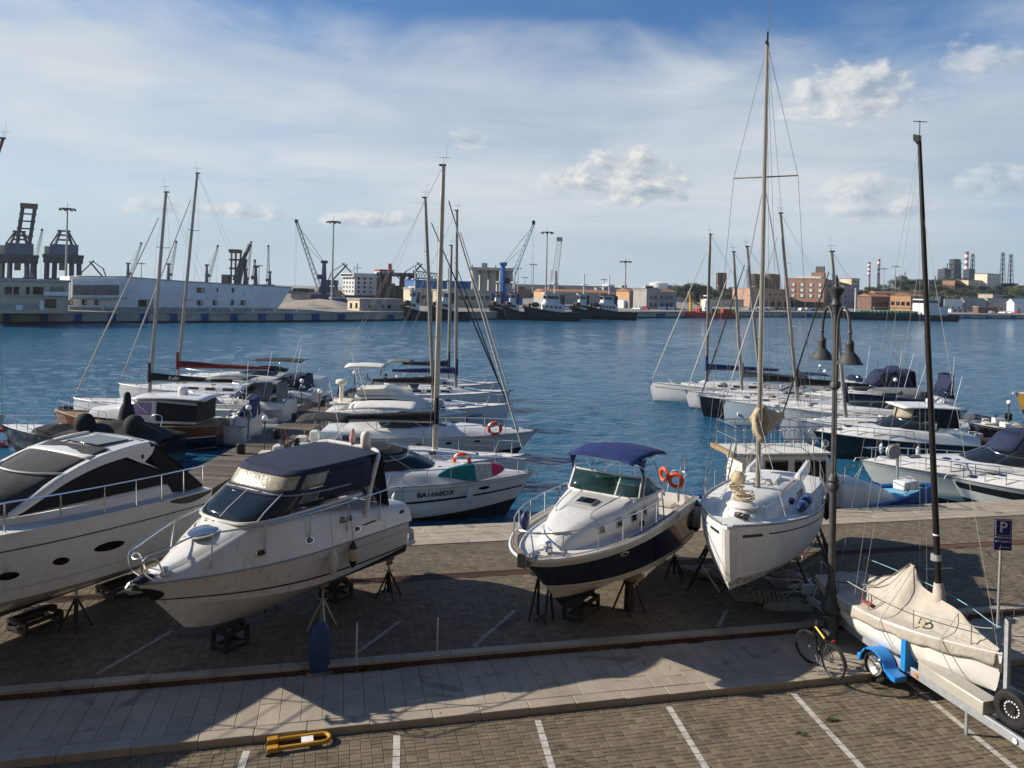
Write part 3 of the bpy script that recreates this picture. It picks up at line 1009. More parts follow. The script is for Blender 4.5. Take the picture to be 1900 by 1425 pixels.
# ---------------------------------------------------------------- white cruiser with navy canopy
def white_cruiser():
	h = Hull(6.45, 2.56, 1.74, 1.92, .45, .80, 1.0, sag=-.07, tb=.42, pb=2.3, zc0=.98, zc1=1.42, kc=.90, vc=.38, flare=1.4, tk=.5, ws=.95, trake=-.1, cn=.5)
	ang = heading(-121.4)
	bow = G(254, 1088, 1.9)
	org = bow - Vector((math.cos(ang), math.sin(ang), 0)) * h.L
	org.z = 0
	t = thing('motor_cruiser', 'white motor cruiser with navy canopy and yellowed vinyl windows, propped on stands', 'motor boat', org, ang, 'boats laid up ashore')
	h.band('hull_bottom', 0, h.vc, WHITE_OLD, t)
	h.band('topside', h.vc, 1, WHITE, t, nv=8)
	h.stripe('hull_stripe', .505, .535, 0.0, .985, LETTER, t)
	h.stripe('bottom_paint', .10, .375, 0.0, .42, ANTIFOUL, t)
	h.stripe('bottom_paint', .385, lambda q: .385 + .12 * clamp(1 - q / .4), 0, .4, ANTIFOUL, t)
	h.rubrail('rub_strip', .016, GREYLINE, t)
	h.stripe('knuckle_line', .83, .842, 0.0, .5, GREYLINE, t)
	for sd in (1, -1):
		rows = []
		for k in range(9):
			v = lerp(.52, .90, k / 8)
			w = .042 * math.sin(math.pi * (k + .6) / 9.2)
			rows.append([h.pt(1 - w * q, v, sd) + h.nrm(1 - w * q, v, sd) * .014 + Vector((.012 * (1 - q), 0, 0)) for q in (0, .25, .5, .75, 1)])
		MB().grid(rows).build('stem_guard', BLACK, t)
	L = h.L
	def st(x, top, wk, cr):
		tt = min(x / L, .992)
		return (x, h.b(tt) * .995, h.zs(tt) + .004, h.b(tt) * wk, h.zs(tt) + top, cr)
	dk = Cab([st(-.02, .40, .90, .02), st(.9, .48, .88, .02), st(1.9, .60, .86, .03), st(2.9, .78, .83, .05), st(3.6, .86, .81, .08), st(4.4, .80, .79, .10), st(5.05, .52, .76, .10), st(5.7, .22, .70, .07), st(6.2, .08, .55, .03), st(6.38, .05, .3, .01)], r=.16)
	d = dk.build('deck_moulding', WHITE, t)
	MB().box(-.45, 0, -1.02, 1.02, 1.02, 1.12).build('bathing_platform', WHITE, t, bevel=.03)
	MB().tube([(-.02, 1.10, 1.5), (-.3, .98, 1.35), (-.42, .9, 1.12)], .07, 8).build('quarter_moulding', WHITE, t)
	M = frame_M(dk.top(5.05, 0) + Vector((0, 0, .02)), (1, 0, -.15), (0, 1, 0))
	MB().lathe([(.30, -.02), (.30, .012), (.26, .03), (.02, .032)], n=24, M=M.to_3x3().to_4x4(), c=M.translation).build('deck_hatch', pm('hatch_acrylic', (.05, .09, .16), .12, var=.1), t)
	MB().torus(M.translation, .31, .02, 24, 6, M.to_3x3().to_4x4()).build('hatch_rim', WHITE, t)
	for (x, y, a) in ((4.35, .52, .10), (4.15, .62, .1), (4.0, -.55, .12), (3.95, .74, .09)):
		p = dk.top(x, y)
		MB().sphere(p, a, 10, (1.3, .7, .12)).build('deck_vent', BLACK, t)
	for i in range(4):
		p = dk.top(4.75 - .02 * i, -.35 + .22 * i)
		MB().box(p.x - .07, p.x + .02, p.y - .03, p.y + .03, p.z - .003, p.z + .012).build('tread_pad', GREYLINE, t)
	MB().box(5.72, 6.12, -.2, .2, 2.02, 2.09).build('anchor_locker_lid', WHITE, t, bevel=.03)
	MB().lathe([(.09, 0), (.09, .05), (.05, .07), (.06, .13), (.02, .14)], (6.0, .18, 2.03), 12).build('windlass', STEEL, t)
	MB().box(6.1, 6.62, -.05, .05, 1.95, 2.0).build('bow_roller', STEEL, t, bevel=.01)
	an = MB().tube([(6.15, 0, 2.03), (6.6, 0, 2.0), (6.66, 0, 1.93)], .022, 6)
	an.prism([(6.72, 0, 1.92), (6.45, .17, 1.84), (6.58, 0, 1.80)], (0, 0, -.02)).prism([(6.72, 0, 1.92), (6.45, -.17, 1.84), (6.58, 0, 1.80)], (0, 0, -.02))
	an.build('anchor', GALV, t)
	cover = MB().sphere((6.35, .05, 2.02), .13, 10, (1.6, .8, .6)).build('anchor_cover', CANVAS_NAVY, t)
	for sd in (1, -1):
		pts = []
		for tt in [.06, .2, .34, .48, .62, .76, .87]:
			pts.append(Vector((L * tt, sd * (h.b(tt) - .10), h.zs(tt) + .60 + .28 * (1 - abs(tt - .1) * .6) + (.02))))
		pts = [Vector((L * .03, sd * (h.b(.03) - .1), h.zs(0) + .52))] + pts
		pts += [Vector((L * .955, sd * .36, h.zs(.95) + .62)), Vector((L * 1.0, sd * .26, h.zs(1) + .55)), Vector((L * 1.005, sd * .20, h.zs(1) + .30)), Vector((L * .97, sd * .24, h.zs(.97) + .06))]
		MB().tube(catmull(pts, 5), .017, 6).build('guard_rail', STEEL, t)
		for tt in (.18, .35, .52, .68, .83):
			b0 = Vector((L * tt, sd * (h.b(tt) - .06), h.zs(tt) + (.10 if tt > .6 else .24)))
			b1 = Vector((L * tt - .05, sd * (h.b(tt) - .10), h.zs(tt) + .60 + .28 * (1 - abs(tt - .1) * .6)))
			bar('stanchion', b0, b1, .015, STEEL, t)
	MB().tube(catmull([(6.10, .30, 2.05), (6.25, .27, 2.38), (6.42, .2, 2.44), (6.52, 0, 2.42), (6.42, -.2, 2.44), (6.25, -.27, 2.38), (6.1, -.30, 2.05)], 5), .016, 6).build('bow_rail', STEEL, t)
	zb, zt = 2.80, 3.16
	w = Wrap([(zb - .25, .95, 4.85, 1.14, 4.5), (zb, .95, 4.62, 1.13, 4.5), (zt, .95, 3.98, 1.10, 5.0), (3.50, 1.0, 3.70, 1.08, 5.0), (3.58, 1.0, 3.54, 1.02, 5.0)])
	w.patch('windscreen', -.62, .62, lambda a: zb - .02 - .07 * (1 - abs(a)), zt, SMOKE, t, na=24)
	w.patch('side_screen', -.98, -.62, zb + .05, lambda a: zt - .25 * clamp((abs(a) - .8) * 4), SMOKE, t)
	w.patch('side_screen', .62, .98, zb + .05, lambda a: zt - .25 * clamp((abs(a) - .8) * 4), SMOKE, t)
	w.line('screen_frame', -.95, zt - .1, 0, zt + .01, .022, GREYLINE, t)
	w.line('screen_frame', 0, zt + .01, .95, zt - .1, .022, GREYLINE, t)
	for a in (-.34, .0, .34):
		w.line('mullion', a, zb - .06, a, zt, .022, GREYLINE, t, 3)
	w.line('screen_coaming', -.98, zb - .03, 0, zb - .11, .035, WHITE, t)
	w.line('screen_coaming', 0, zb - .11, .98, zb - .03, .035, WHITE, t)
	w.patch('canopy_window', -.50, .50, zt + .03, 3.51, PVC, t, na=24, nz=6, off=-.01)
	for sg in (-1, 1):
		w.patch('canopy_window', sg * .55, sg * .80, zt + .03, 3.50, pm('clear_vinyl_side', (.20, .20, .17), .15, var=.4, scale=4, bump=.5, bscale=6, spec=.7), t)
		w.patch('canopy_seam', sg * .495, sg * .555, zt - .02, 3.54, CANVAS_NAVY, t, off=.006)
		w.patch('canopy_seam', sg * .79, sg * .84, zt - .2, 3.54, CANVAS_NAVY, t, off=.006)
		w.patch('canopy_curtain', sg * .83, sg * .995, zb + .1, 3.54, CANVAS_NAVY, t, off=.002)
	w.patch('canopy_hem', -.56, .56, zt - .03, zt + .05, CANVAS_NAVY, t, off=.012, na=24)
	w.patch('canopy_valance', -.99, .99, 3.48, 3.58, CANVAS_NAVY, t, off=.012, na=36)
	w.cap('canopy_roof', 3.58, .02, CANVAS_NAVY, t, off=.012)
	MB().grid([[Vector((.92 - .35 * (1 - k / 5), y, lerp(2.1, 3.6, k / 5))) for y in np.linspace(-1.0, 1.0, 9)] for k in range(6)]).build('aft_curtain', CANVAS_NAVY, t)
	for sd in (1, -1):
		MB().tube(catmull([(1.6, sd * 1.14, 2.2), (1.4, sd * 1.12, 2.9), (1.18, sd * 1.08, 3.38), (1.02, sd * .98, 3.56), (.94, sd * .7, 3.62)], 5), .05, 8).build('arch_tube', WHITE, t)
	bar('arch_tube', (.94, .72, 3.62), (.94, -.72, 3.62), .05, WHITE, t, 8)
	MB().lathe([(.10, 0), (.12, .03), (.125, .25), (.11, .33), (.07, .38), (.01, .395)], (.96, .52, 3.62), 16).build('aerial_dome', CREAM, t)
	MB().lathe([(.03, 0), (.07, .1), (.085, .2), (.05, .33), (.015, .42)], (.96, .1, 3.62), 10).build('furled_ensign', pm('ensign_cloth', (.55, .30, .30), .9, var=.5, scale=9), t)
	cushion('helm_seat', (2.3, .45, 2.25), (.55, .6, .62), CUSH, t, .08)
	cushion('companion_seat', (2.3, -.45, 2.25), (.55, .6, .62), CUSH, t, .08)
	MB().box(3.3, 4.1, -.85, .85, 2.1, 2.52).build('dashboard', CREAM, t, bevel=.06)
	MB().torus((3.02, .4, 2.6), .17, .015, 16, 6, Matrix.Rotation(math.radians(65), 4, 'Y')).build('steering_wheel', BLACK, t)
	for x in (4.45, 3.35, 1.95):
		for sd in (1, -1):
			c = dk.side(x, .32, sd, .004)
			nn = Vector((0, sd * .93, .3)).normalized()
			ax_ = (dk.side(x + .1, .32, sd) - dk.side(x - .1, .32, sd)).normalized()
			Mx = frame_M(c, ax_, nn.cross(ax_)).to_3x3().to_4x4() @ Matrix.Diagonal((1.6, 1, 1, 1))
			o = MB().lathe([(.06, -.01), (.06, .012), (.03, .014), (.005, .014)], c, 16, Mx).build('port_light', DARKGLASS, t)
			MB().torus(c, .066, .014, 18, 6, Mx).build('port_rim', STEEL, o)
	p = dk.side(.62, .62, 1, .006)
	q = dk.side(.32, .62, 1, .006)
	MB().sphere((.30, dk.side(.3, .62).y + .005, dk.side(.3, .62).z), .08, 10, (1.3, .15, .6)).build('air_intake', BLACK, t)
	xd = -(dk.side(1.7, .6) - dk.side(1.1, .6))
	up = dk.side(1.4, .8) - dk.side(1.4, .2)
	text('hull_lettering', 'ZL.50', .17, frame_M(dk.side(2.25, .70, 1, .016), xd, up), LETTER, t, bold=.004, shear=.2)
	MB().box(1.3, 1.75, dk.side(1.5, .45).y - .01, dk.side(1.5, .45).y + .012, dk.side(1.5, .45).z - .015, dk.side(1.5, .45).z + .015).build('side_vent', BLACK, t)
	sd_ = MB().box(-.5, -.05, -.14, .14, .62, 1.0)
	sd_.tube([(-.3, 0, .7), (-.36, 0, .42)], .09, 8)
	sd_.tube([(-.15, 0, .42), (-.58, 0, .42)], [.05, .07], 8)
	sd_.build('stern_drive', BLACK, t, bevel=.03)
	pr = MB()
	for k in range(4):
		a = k * math.pi / 2 + .3
		d1 = Vector((0, math.cos(a), math.sin(a)))
		d2 = Vector((0, -math.sin(a), math.cos(a)))
		c = Vector((-.58, 0, .42))
		pr.prism([c + d1 * .04 - d2 * .04, c + d1 * .18 - d2 * .09 + Vector((.04, 0, 0)), c + d1 * .21 + d2 * .02, c + d1 * .16 + d2 * .10 - Vector((.05, 0, 0)), c + d1 * .04 + d2 * .04], (-.012, 0, 0))
	pr.build('propeller', BLACK, t)
	R_ = Matrix.Translation(org) @ Matrix.Rotation(ang, 4, 'Z')
	W = lambda x, y, z=0: R_ @ Vector((x, y, z))
	side = (R_.to_3x3() @ Vector((0, -1, 0)))
	jack_stand('dark prop standing under the stern quarter of the white canopy cruiser', W(.55, 1.0), .98, side)
	jack_stand('dark prop standing amidships under the white canopy cruiser', W(2.7, .95), 1.0, side, mat=GALV)
	jack_stand('thin prop hidden on the shaded side of the white canopy cruiser', W(2.7, -.95), 1.0, -side)
	jack_stand('dark prop on the far stern quarter of the white canopy cruiser', W(.55, -1.0), .98, -side)
	box_frame('dark square trestle under the forefoot of the white canopy cruiser', W(4.35, 0), ang, .5, .42, .42)
	box_frame('dark square trestle under the keel aft of the white canopy cruiser', W(1.3, 0), ang, .5, .5, .34)
	def hang(tt, zoff, lab, mat, cap, ln=.55, r=.095):
		p = h.pt(tt, 1, 1)
		top = W(p.x, h.b(tt) + .10, h.zs(tt) - zoff)
		fender(lab, top, ln, r, mat, rope_to=W(p.x - .03, h.b(tt) - .08, h.zs(tt) + .80), cap=cap)
	hang(.345, -.02, 'grimy cream fender with black ends on the white canopy cruiser', pm('fender_grimy', (.45, .38, .28), .6, var=.25, scale=12), BLACK)
	hang(.44, .02, 'plain dirty white fender on the white canopy cruiser', pm('fender_white', (.55, .53, .50), .55, var=.15), None)
	return t
white_cruiser()
# ---------------------------------------------------------------- navy hulled cruiser with blue bimini
def blue_cruiser():
	h = Hull(6.95, 2.78, 2.00, 2.04, .42, .56, 1.6, sag=.0, tb=.38, pb=2.8, qb=.60, zc0=.88, zc1=1.12, kc=.92, vc=.30, flare=1.25, tk=.45, ws=.95, cn=.72)
	ang = heading(-121.8)
	bow = G(974, 1037, 2.04)
	org = bow - Vector((math.cos(ang), math.sin(ang), 0)) * h.L
	org.z = 0
	t = thing('motor_cruiser', 'navy blue hulled cruiser with blue bimini top and two lifebuoys, propped on stands', 'motor boat', org, ang, 'boats laid up ashore')
	L = h.L
	CREAMB = pm('cream_boot', (.60, .56, .46), .25, var=.05, dirt=(.4, .36, .28), dirt_amt=.3, coat=.3)
	lo_, hi_ = (lambda q: lerp(.33, .15, q)), (lambda q: lerp(.36, .38, q))
	h.band('hull_bottom', 0, lo_, ANTIFOUL, t, nv=4)
	h.band('boot_band', lo_, hi_, CREAMB, t, nv=6)
	h.band('topside', hi_, .84, NAVY, t, nv=6)
	h.band('gunwale', .84, 1.0, WHITE, t, nv=3)
	h.stripe('gunwale_line', .885, .895, 0, .99, GREYLINE, t)
	h.stripe('spray_rail', .30, .325, .3, .97, CREAMB, t, off=.025)
	h.rubrail('gunwale_bead', .035, WHITE, t, n=8)
	for sd in (1, -1):
		rows = [[Vector((L * tt - .03, sd * max(h.b(tt) - .03, .01), h.zs(tt) + .03)), Vector((L * tt - .03 - .14 * tt ** 6, sd * max(h.b(tt) - .11, .005), h.zs(tt) + .03))] for tt in h.ts(26, 0, .985)]
		MB().grid(rows).build('teak_capping', pm('weathered_teak', (.24, .19, .14), .7, var=.25, scale=12), t)
	h.deck('side_deck', DECK, t, t0=.28, dz=-.07, camber=.02, inset=.10)
	MB().box(.15, 2.3, -1.0, 1.0, 1.30, 1.34).build('cockpit_sole', DECK, t)
	for sd in (1, -1):
		rows = [[Vector((L * tt, sd * (h.b(tt) - .15), h.zs(tt))), Vector((L * tt, sd * (h.b(tt) - .16), 1.32))] for tt in h.ts(8, .0, .36)]
		MB().grid(rows).build('cockpit_lining', WHITE, t)
	MB().box(0.02, .14, -1.0, 1.0, 1.3, 2.02).build('transom_lining', WHITE, t, bevel=.02)
	MB().box(.16, .6, -.85, .85, 1.34, 1.72).build('stern_bench', WHITE, t, bevel=.04)
	cushion('bench_cushion', (.38, 0, 1.722), (.42, 1.6, .09), CUSH, t)
	def st(x, wb, wt, zt, cr):
		tt = clamp(x / L)
		return (x, wb, h.zs(tt) - .06, wt, zt, cr)
	tr = Cab([st(2.2, 1.06, 1.02, 2.60, .03), st(3.3, 1.06, .98, 2.58, .04), st(4.0, .94, .82, 2.52, .06), st(4.7, .74, .62, 2.46, .06), st(5.3, .58, .46, 2.34, .05), st(5.75, .42, .30, 2.20, .04), st(5.95, .30, .18, 2.06, .02)], r=.13)
	tr.build('cabin_trunk', WHITE, t)
	for k in range(13):
		y = -.42 + .07 * k
		MB().add([tr.top(3.5, y - .02) + Vector((0, 0, .012)), tr.top(4.55, y * .82 - .02) + Vector((0, 0, .012)), tr.top(4.55, y * .82 + .02) + Vector((0, 0, .012)), tr.top(3.5, y + .02) + Vector((0, 0, .012))], [(0, 1, 2, 3)]).build('tread_strip', DECK, t)
	p = tr.top(4.15, 0)
	Mh = frame_M(p + Vector((0, 0, .02)), (1, 0, -.10), (0, 1, 0))
	MB().box(-.20, .20, -.24, .24, -.02, .03, Mh).build('hatch_frame', GREYLINE, t, bevel=.02)
	MB().box(-.16, .16, -.20, .20, .031, .036, Mh).build('hatch_pane', DARKGLASS, t)
	MB().tube(catmull([tr.top(5.55, .36) + Vector((0, -.08, .01)), tr.top(5.72, 0) + Vector((.06, 0, .02)), tr.top(5.55, -.36) + Vector((0, .08, .01))], 6), .022, 6).build('deck_moulding_bead', WHITE, t)
	for sd in (1, -1):
		pts = [tr.top(3.25, sd * .62), tr.top(3.35, sd * .64) + Vector((0, 0, .09)), tr.top(4.1, sd * .56) + Vector((0, 0, .10)), tr.top(4.75, sd * .46) + Vector((0, 0, .09)), tr.top(4.85, sd * .44)]
		MB().tube(catmull(pts, 4), .013, 6).build('hand_rail', STEEL, t)
		for x in (4.75, 4.15, 3.6, 3.1):
			MB().add([tr.side(x + dx, hh, sd, o) for (dx, hh) in ((-.085, .38), (.085, .38), (.085, .68), (-.085, .68)) for o in (-.005, .012)], [(0, 2, 4, 6), (1, 3, 5, 7), (0, 1, 3, 2), (2, 3, 5, 4), (4, 5, 7, 6), (6, 7, 1, 0)]).build('port_light', DARKGLASS, t)
			ring = [tr.side(x + dx, hh, sd, .012) for (dx, hh) in ((-.095, .34), (.095, .34), (.095, .72), (-.095, .72))]
			MB().tube(ring + ring[:1], .012, 5).build('port_frame', WHITE, t)
	w = Wrap([(2.50, 1.3, 3.42, 1.10, 6.5), (2.60, 1.3, 3.40, 1.08, 6.5), (3.10, 1.5, 3.06, 1.02, 7.5)])
	GL = CLEAR
	aa = [-.985, -.56, -.41, 0.14, .41, .56, .985]
	aa = [-.97, -.55, -.42, -.02, .42, .55, .97]
	tops = lambda a: 3.06 - .42 * clamp((abs(a) - .62) / .36) ** 1.6
	for a0, a1 in zip(aa, aa[1:]):
		w.patch('windscreen_pane', a0 + .008, a1 - .008, 2.63, tops, GL, t, na=8, solid=.008)
	for a in aa:
		w.line('windscreen_frame', a, 2.58, a, tops(a), .024, WHITE, t, 3)
	MB().tube([w.pt(a, tops(a)) for a in np.linspace(-.97, .97, 50)], .022, 6).build('windscreen_frame', WHITE, t)
	MB().tube([w.pt(a, 2.60) for a in np.linspace(-.97, .97, 50)], .03, 6).build('windscreen_frame', WHITE, t)
	TEAL = pm('teal_upholstery', (.10, .30, .27), .7, var=.1)
	MB().box(2.3, 3.0, -.85, .85, 2.2, 2.64).build('dashboard', pm('dash_grey', (.30, .36, .35), .5), t, bevel=.05)
	MB().box(2.35, 2.75, -.75, -.05, 2.6, 2.82).build('instrument_cowl', TEAL, t, bevel=.08)
	cushion('helm_seat', (1.7, -.45, 1.9), (.5, .5, .75), TEAL, t, .1)
	MB().torus((2.2, -.42, 2.62), .18, .016, 16, 6, Matrix.Rotation(math.radians(60), 4, 'Y')).build('steering_wheel', BLACK, t)
	bar('wiper', w.pt(-.45, 2.62, .03), w.pt(-.52, 3.0, .03), .01, BLACK, t)
	rows = []
	for k in range(13):
		q = k / 12
		x = lerp(3.55, 1.5, q)
		z0 = 3.46 + .10 * math.sin(math.pi * q) - .02 * q
		wd = lerp(.90, 1.0, q)
		rows.append([Vector((x + .05 * abs(y), wd * y, z0 + .07 * (1 - abs(y) ** 2.6) - (.03 if abs(y) > .98 else 0) - .02 * abs(math.sin(3 * math.pi * q)))) for y in np.linspace(-1, 1, 15)])
	o = draped(rows, 'bimini_canvas', CANVAS_BLUE, t, .02, 2.5, solid=.01)
	for sd in (1, -1):
		r2 = []
		for k in range(9):
			q = k / 8
			wdt = .40 * (1 - q) ** 2.0 + .05
			c = Vector((lerp(3.2, 3.02, q), sd * lerp(.92, .97, q), lerp(3.47, 3.04, q)))
			r2.append([c + Vector((-wdt, 0, 0)), c + Vector((0, sd * .012, 0)), c + Vector((wdt * .35, -sd * .01, 0))])
		ob = MB().grid(r2).build('bimini_strap', CANVAS_BLUE, t)
		md = ob.modifiers.new('solid', 'SOLIDIFY')
		md.thickness = .012
	for (x0, x1) in ((1.7, 3.5), (1.7, 2.5), (1.7, 1.55)):
		zt = 3.46
		MB().tube(catmull([(x0, 1.0, 2.35), (lerp(x0, x1, .7), .97, 3.2), (x1, .9, zt), (x1 - .02, .5, zt + .04), (x1 - .02, -.5, zt + .04), (x1, -.9, zt), (lerp(x0, x1, .7), -.97, 3.2), (x0, -1.0, 2.35)], 5), .013, 6).build('bimini_hoop', STEEL, t)
	rail(t, h, .38, .985, .52, 5, inset=.09, r=.016)
	bar('bow_stanchion', (L - .12, .16, 2.05), (L - .05, .10, 2.55), .014, STEEL, t)
	MB().box(L - .5, L + .10, -.085, .085, 2.02, 2.06).build('bow_roller', STEEL, t, bevel=.01)
	for sd in (1, -1):
		MB().prism([(L - .15, sd * .09, 1.93), (L + .14, sd * .09, 1.90), (L + .14, sd * .09, 2.17), (L - .10, sd * .09, 2.15)], (0, sd * .012, 0)).build('roller_cheek', STEEL, t)
	MB().box(L + .13, L + .15, -.09, .09, 1.90, 2.17).build('stem_fitting', BLACK, t)
	MB().lathe([(.10, 0), (.10, .08), (.06, .1), (.07, .18), (.02, .2)], (L - .75, .12, 2.02), 12).build('windlass', STEEL, t)
	MB().sphere((L - .78, .12, 2.16), .075, 10).build('windlass_drum', STEEL, t)
	MB().tube([(L - .7, .05, 2.06), (L - .4, .03, 2.09), (L - .1, 0, 2.08)], .018, 6).build('anchor_chain', GALV, t)
	MB().sphere((3.3, 1.02, 2.06), .10, 10, (1.2, .9, .8)).build('rolled_cover', CANVAS_BLUE, t)
	h.ellipse('hull_vent', .66, .78, .17, .075, WHITE, t, slant=.8, shape=1.5)
	h.ellipse('hull_vent_grille', .66, .78, .11, .045, DARKGLASS, t, slant=.8, shape=1.5, off=.014)
	h.ellipse('side_badge', .24, .935, .06, .05, GREYLINE, t, shape=6, off=.01)
	for sd in (1, -1):
		MB().tube(catmull([(.95, sd * 1.10, 2.03), (.9, sd * 1.08, 2.55), (.15, sd * 1.04, 2.62), (.04, sd * .6, 2.62), (.04, sd * .45, 2.05)], 5), .015, 6).build('stern_rail', STEEL, t)
		bar('stern_post', (.8, sd * 1.07, 2.03), (.8, sd * 1.07, 2.95), .014, STEEL, t)
		bar('stern_post', (.1, sd * .95, 2.03), (.1, sd * .95, 3.02), .014, STEEL, t)
	MB().box(-.35, 0, -.16, .16, .75, 1.1).tube([(-.22, 0, .8), (-.28, 0, .40)], .08, 8).build('stern_drive', BLACK, t, bevel=.03)
	R_ = Matrix.Translation(org) @ Matrix.Rotation(ang, 4, 'Z')
	W = lambda x, y, z=0: R_ @ Vector((x, y, z))
	side = R_.to_3x3() @ Vector((0, -1, 0))
	def stool(label, loc, hh):
		s = thing('boat_stand', label, 'stand', loc, ang, 'stands propping up the boats')
		MB().tube([(0, 0, .02), (0, 0, hh - .05)], [.13, .10], 10).build('post', DARKMETAL, s)
		for k in range(4):
			a = k * math.pi / 2 + .4
			bar('leg', (.10 * math.cos(a), .10 * math.sin(a), hh - .1), (.38 * math.cos(a), .38 * math.sin(a), 0), .025, DARKMETAL, s)
		MB().box(-.2, .2, -.28, .28, hh - .05, hh + .04).build('pad', TEAK, s, bevel=.01)
	stool('heavy dark steel stool under the midships of the navy hulled cruiser', W(3.5, .85), .82)
	jack_stand('dark prop under the stern quarter of the navy hulled cruiser', W(.9, 1.02), .95, side)
	jack_stand('dark prop on the far stern side of the navy hulled cruiser', W(.9, -1.02), .95, -side)
	for (x, y, lab) in ((5.0, -.62, 'tall dark post trestle under the bow of the navy hulled cruiser'),):
		s = thing('trestle', lab, 'trestle', W(x, y), ang, 'stands propping up the boats')
		for yy in (-.2, .2):
			bar('leg', (-.1, yy, 0), (0, yy * .7, .98), .035, DARKMETAL, s)
			bar('leg', (.3, yy, 0), (0, yy * .7, .98), .03, DARKMETAL, s)
		MB().box(-.14, .14, -.28, .28, .97, 1.04).build('bearer', TEAK, s)
		MB().box(-.2, .4, -.03, .03, .06, .1).build('crossbar', DARKMETAL, s)
	box_frame('dark square trestle under the keel of the navy hulled cruiser', W(4.3, 0.0), ang, .9, .42, .36)
	up = Vector((0, 0, 1))
	tocam = Vector((-.35, -1, 0)).normalized()
	lifebuoy('orange horseshoe lifebuoy with lamp on the stern post of the navy hulled cruiser', frame_M(W(.80, .98, 2.56), up.cross(tocam), up), R=.165, r=.055, white=False)
	lifebuoy('narrow orange lifebuoy behind on the stern rail of the navy hulled cruiser', frame_M(W(.75, .62, 2.66), Vector((.4, -.9, 0)), up), R=.155, r=.05, white=False)
	p = W(.12, 1.32, 1.96)
	fender('black and grey fender at the stern of the navy hulled cruiser', p, .85, .13, FENDER, rope_to=W(.2, 1.1, 2.3), cap=BLACK)
	fender('dark blue fender on the bow rail of the navy hulled cruiser', W(5.3, -1.0, 2.45), .42, .11, FENDER_NAVY, rope_to=W(5.3, -.98, 2.5))
	return t
blue_cruiser()
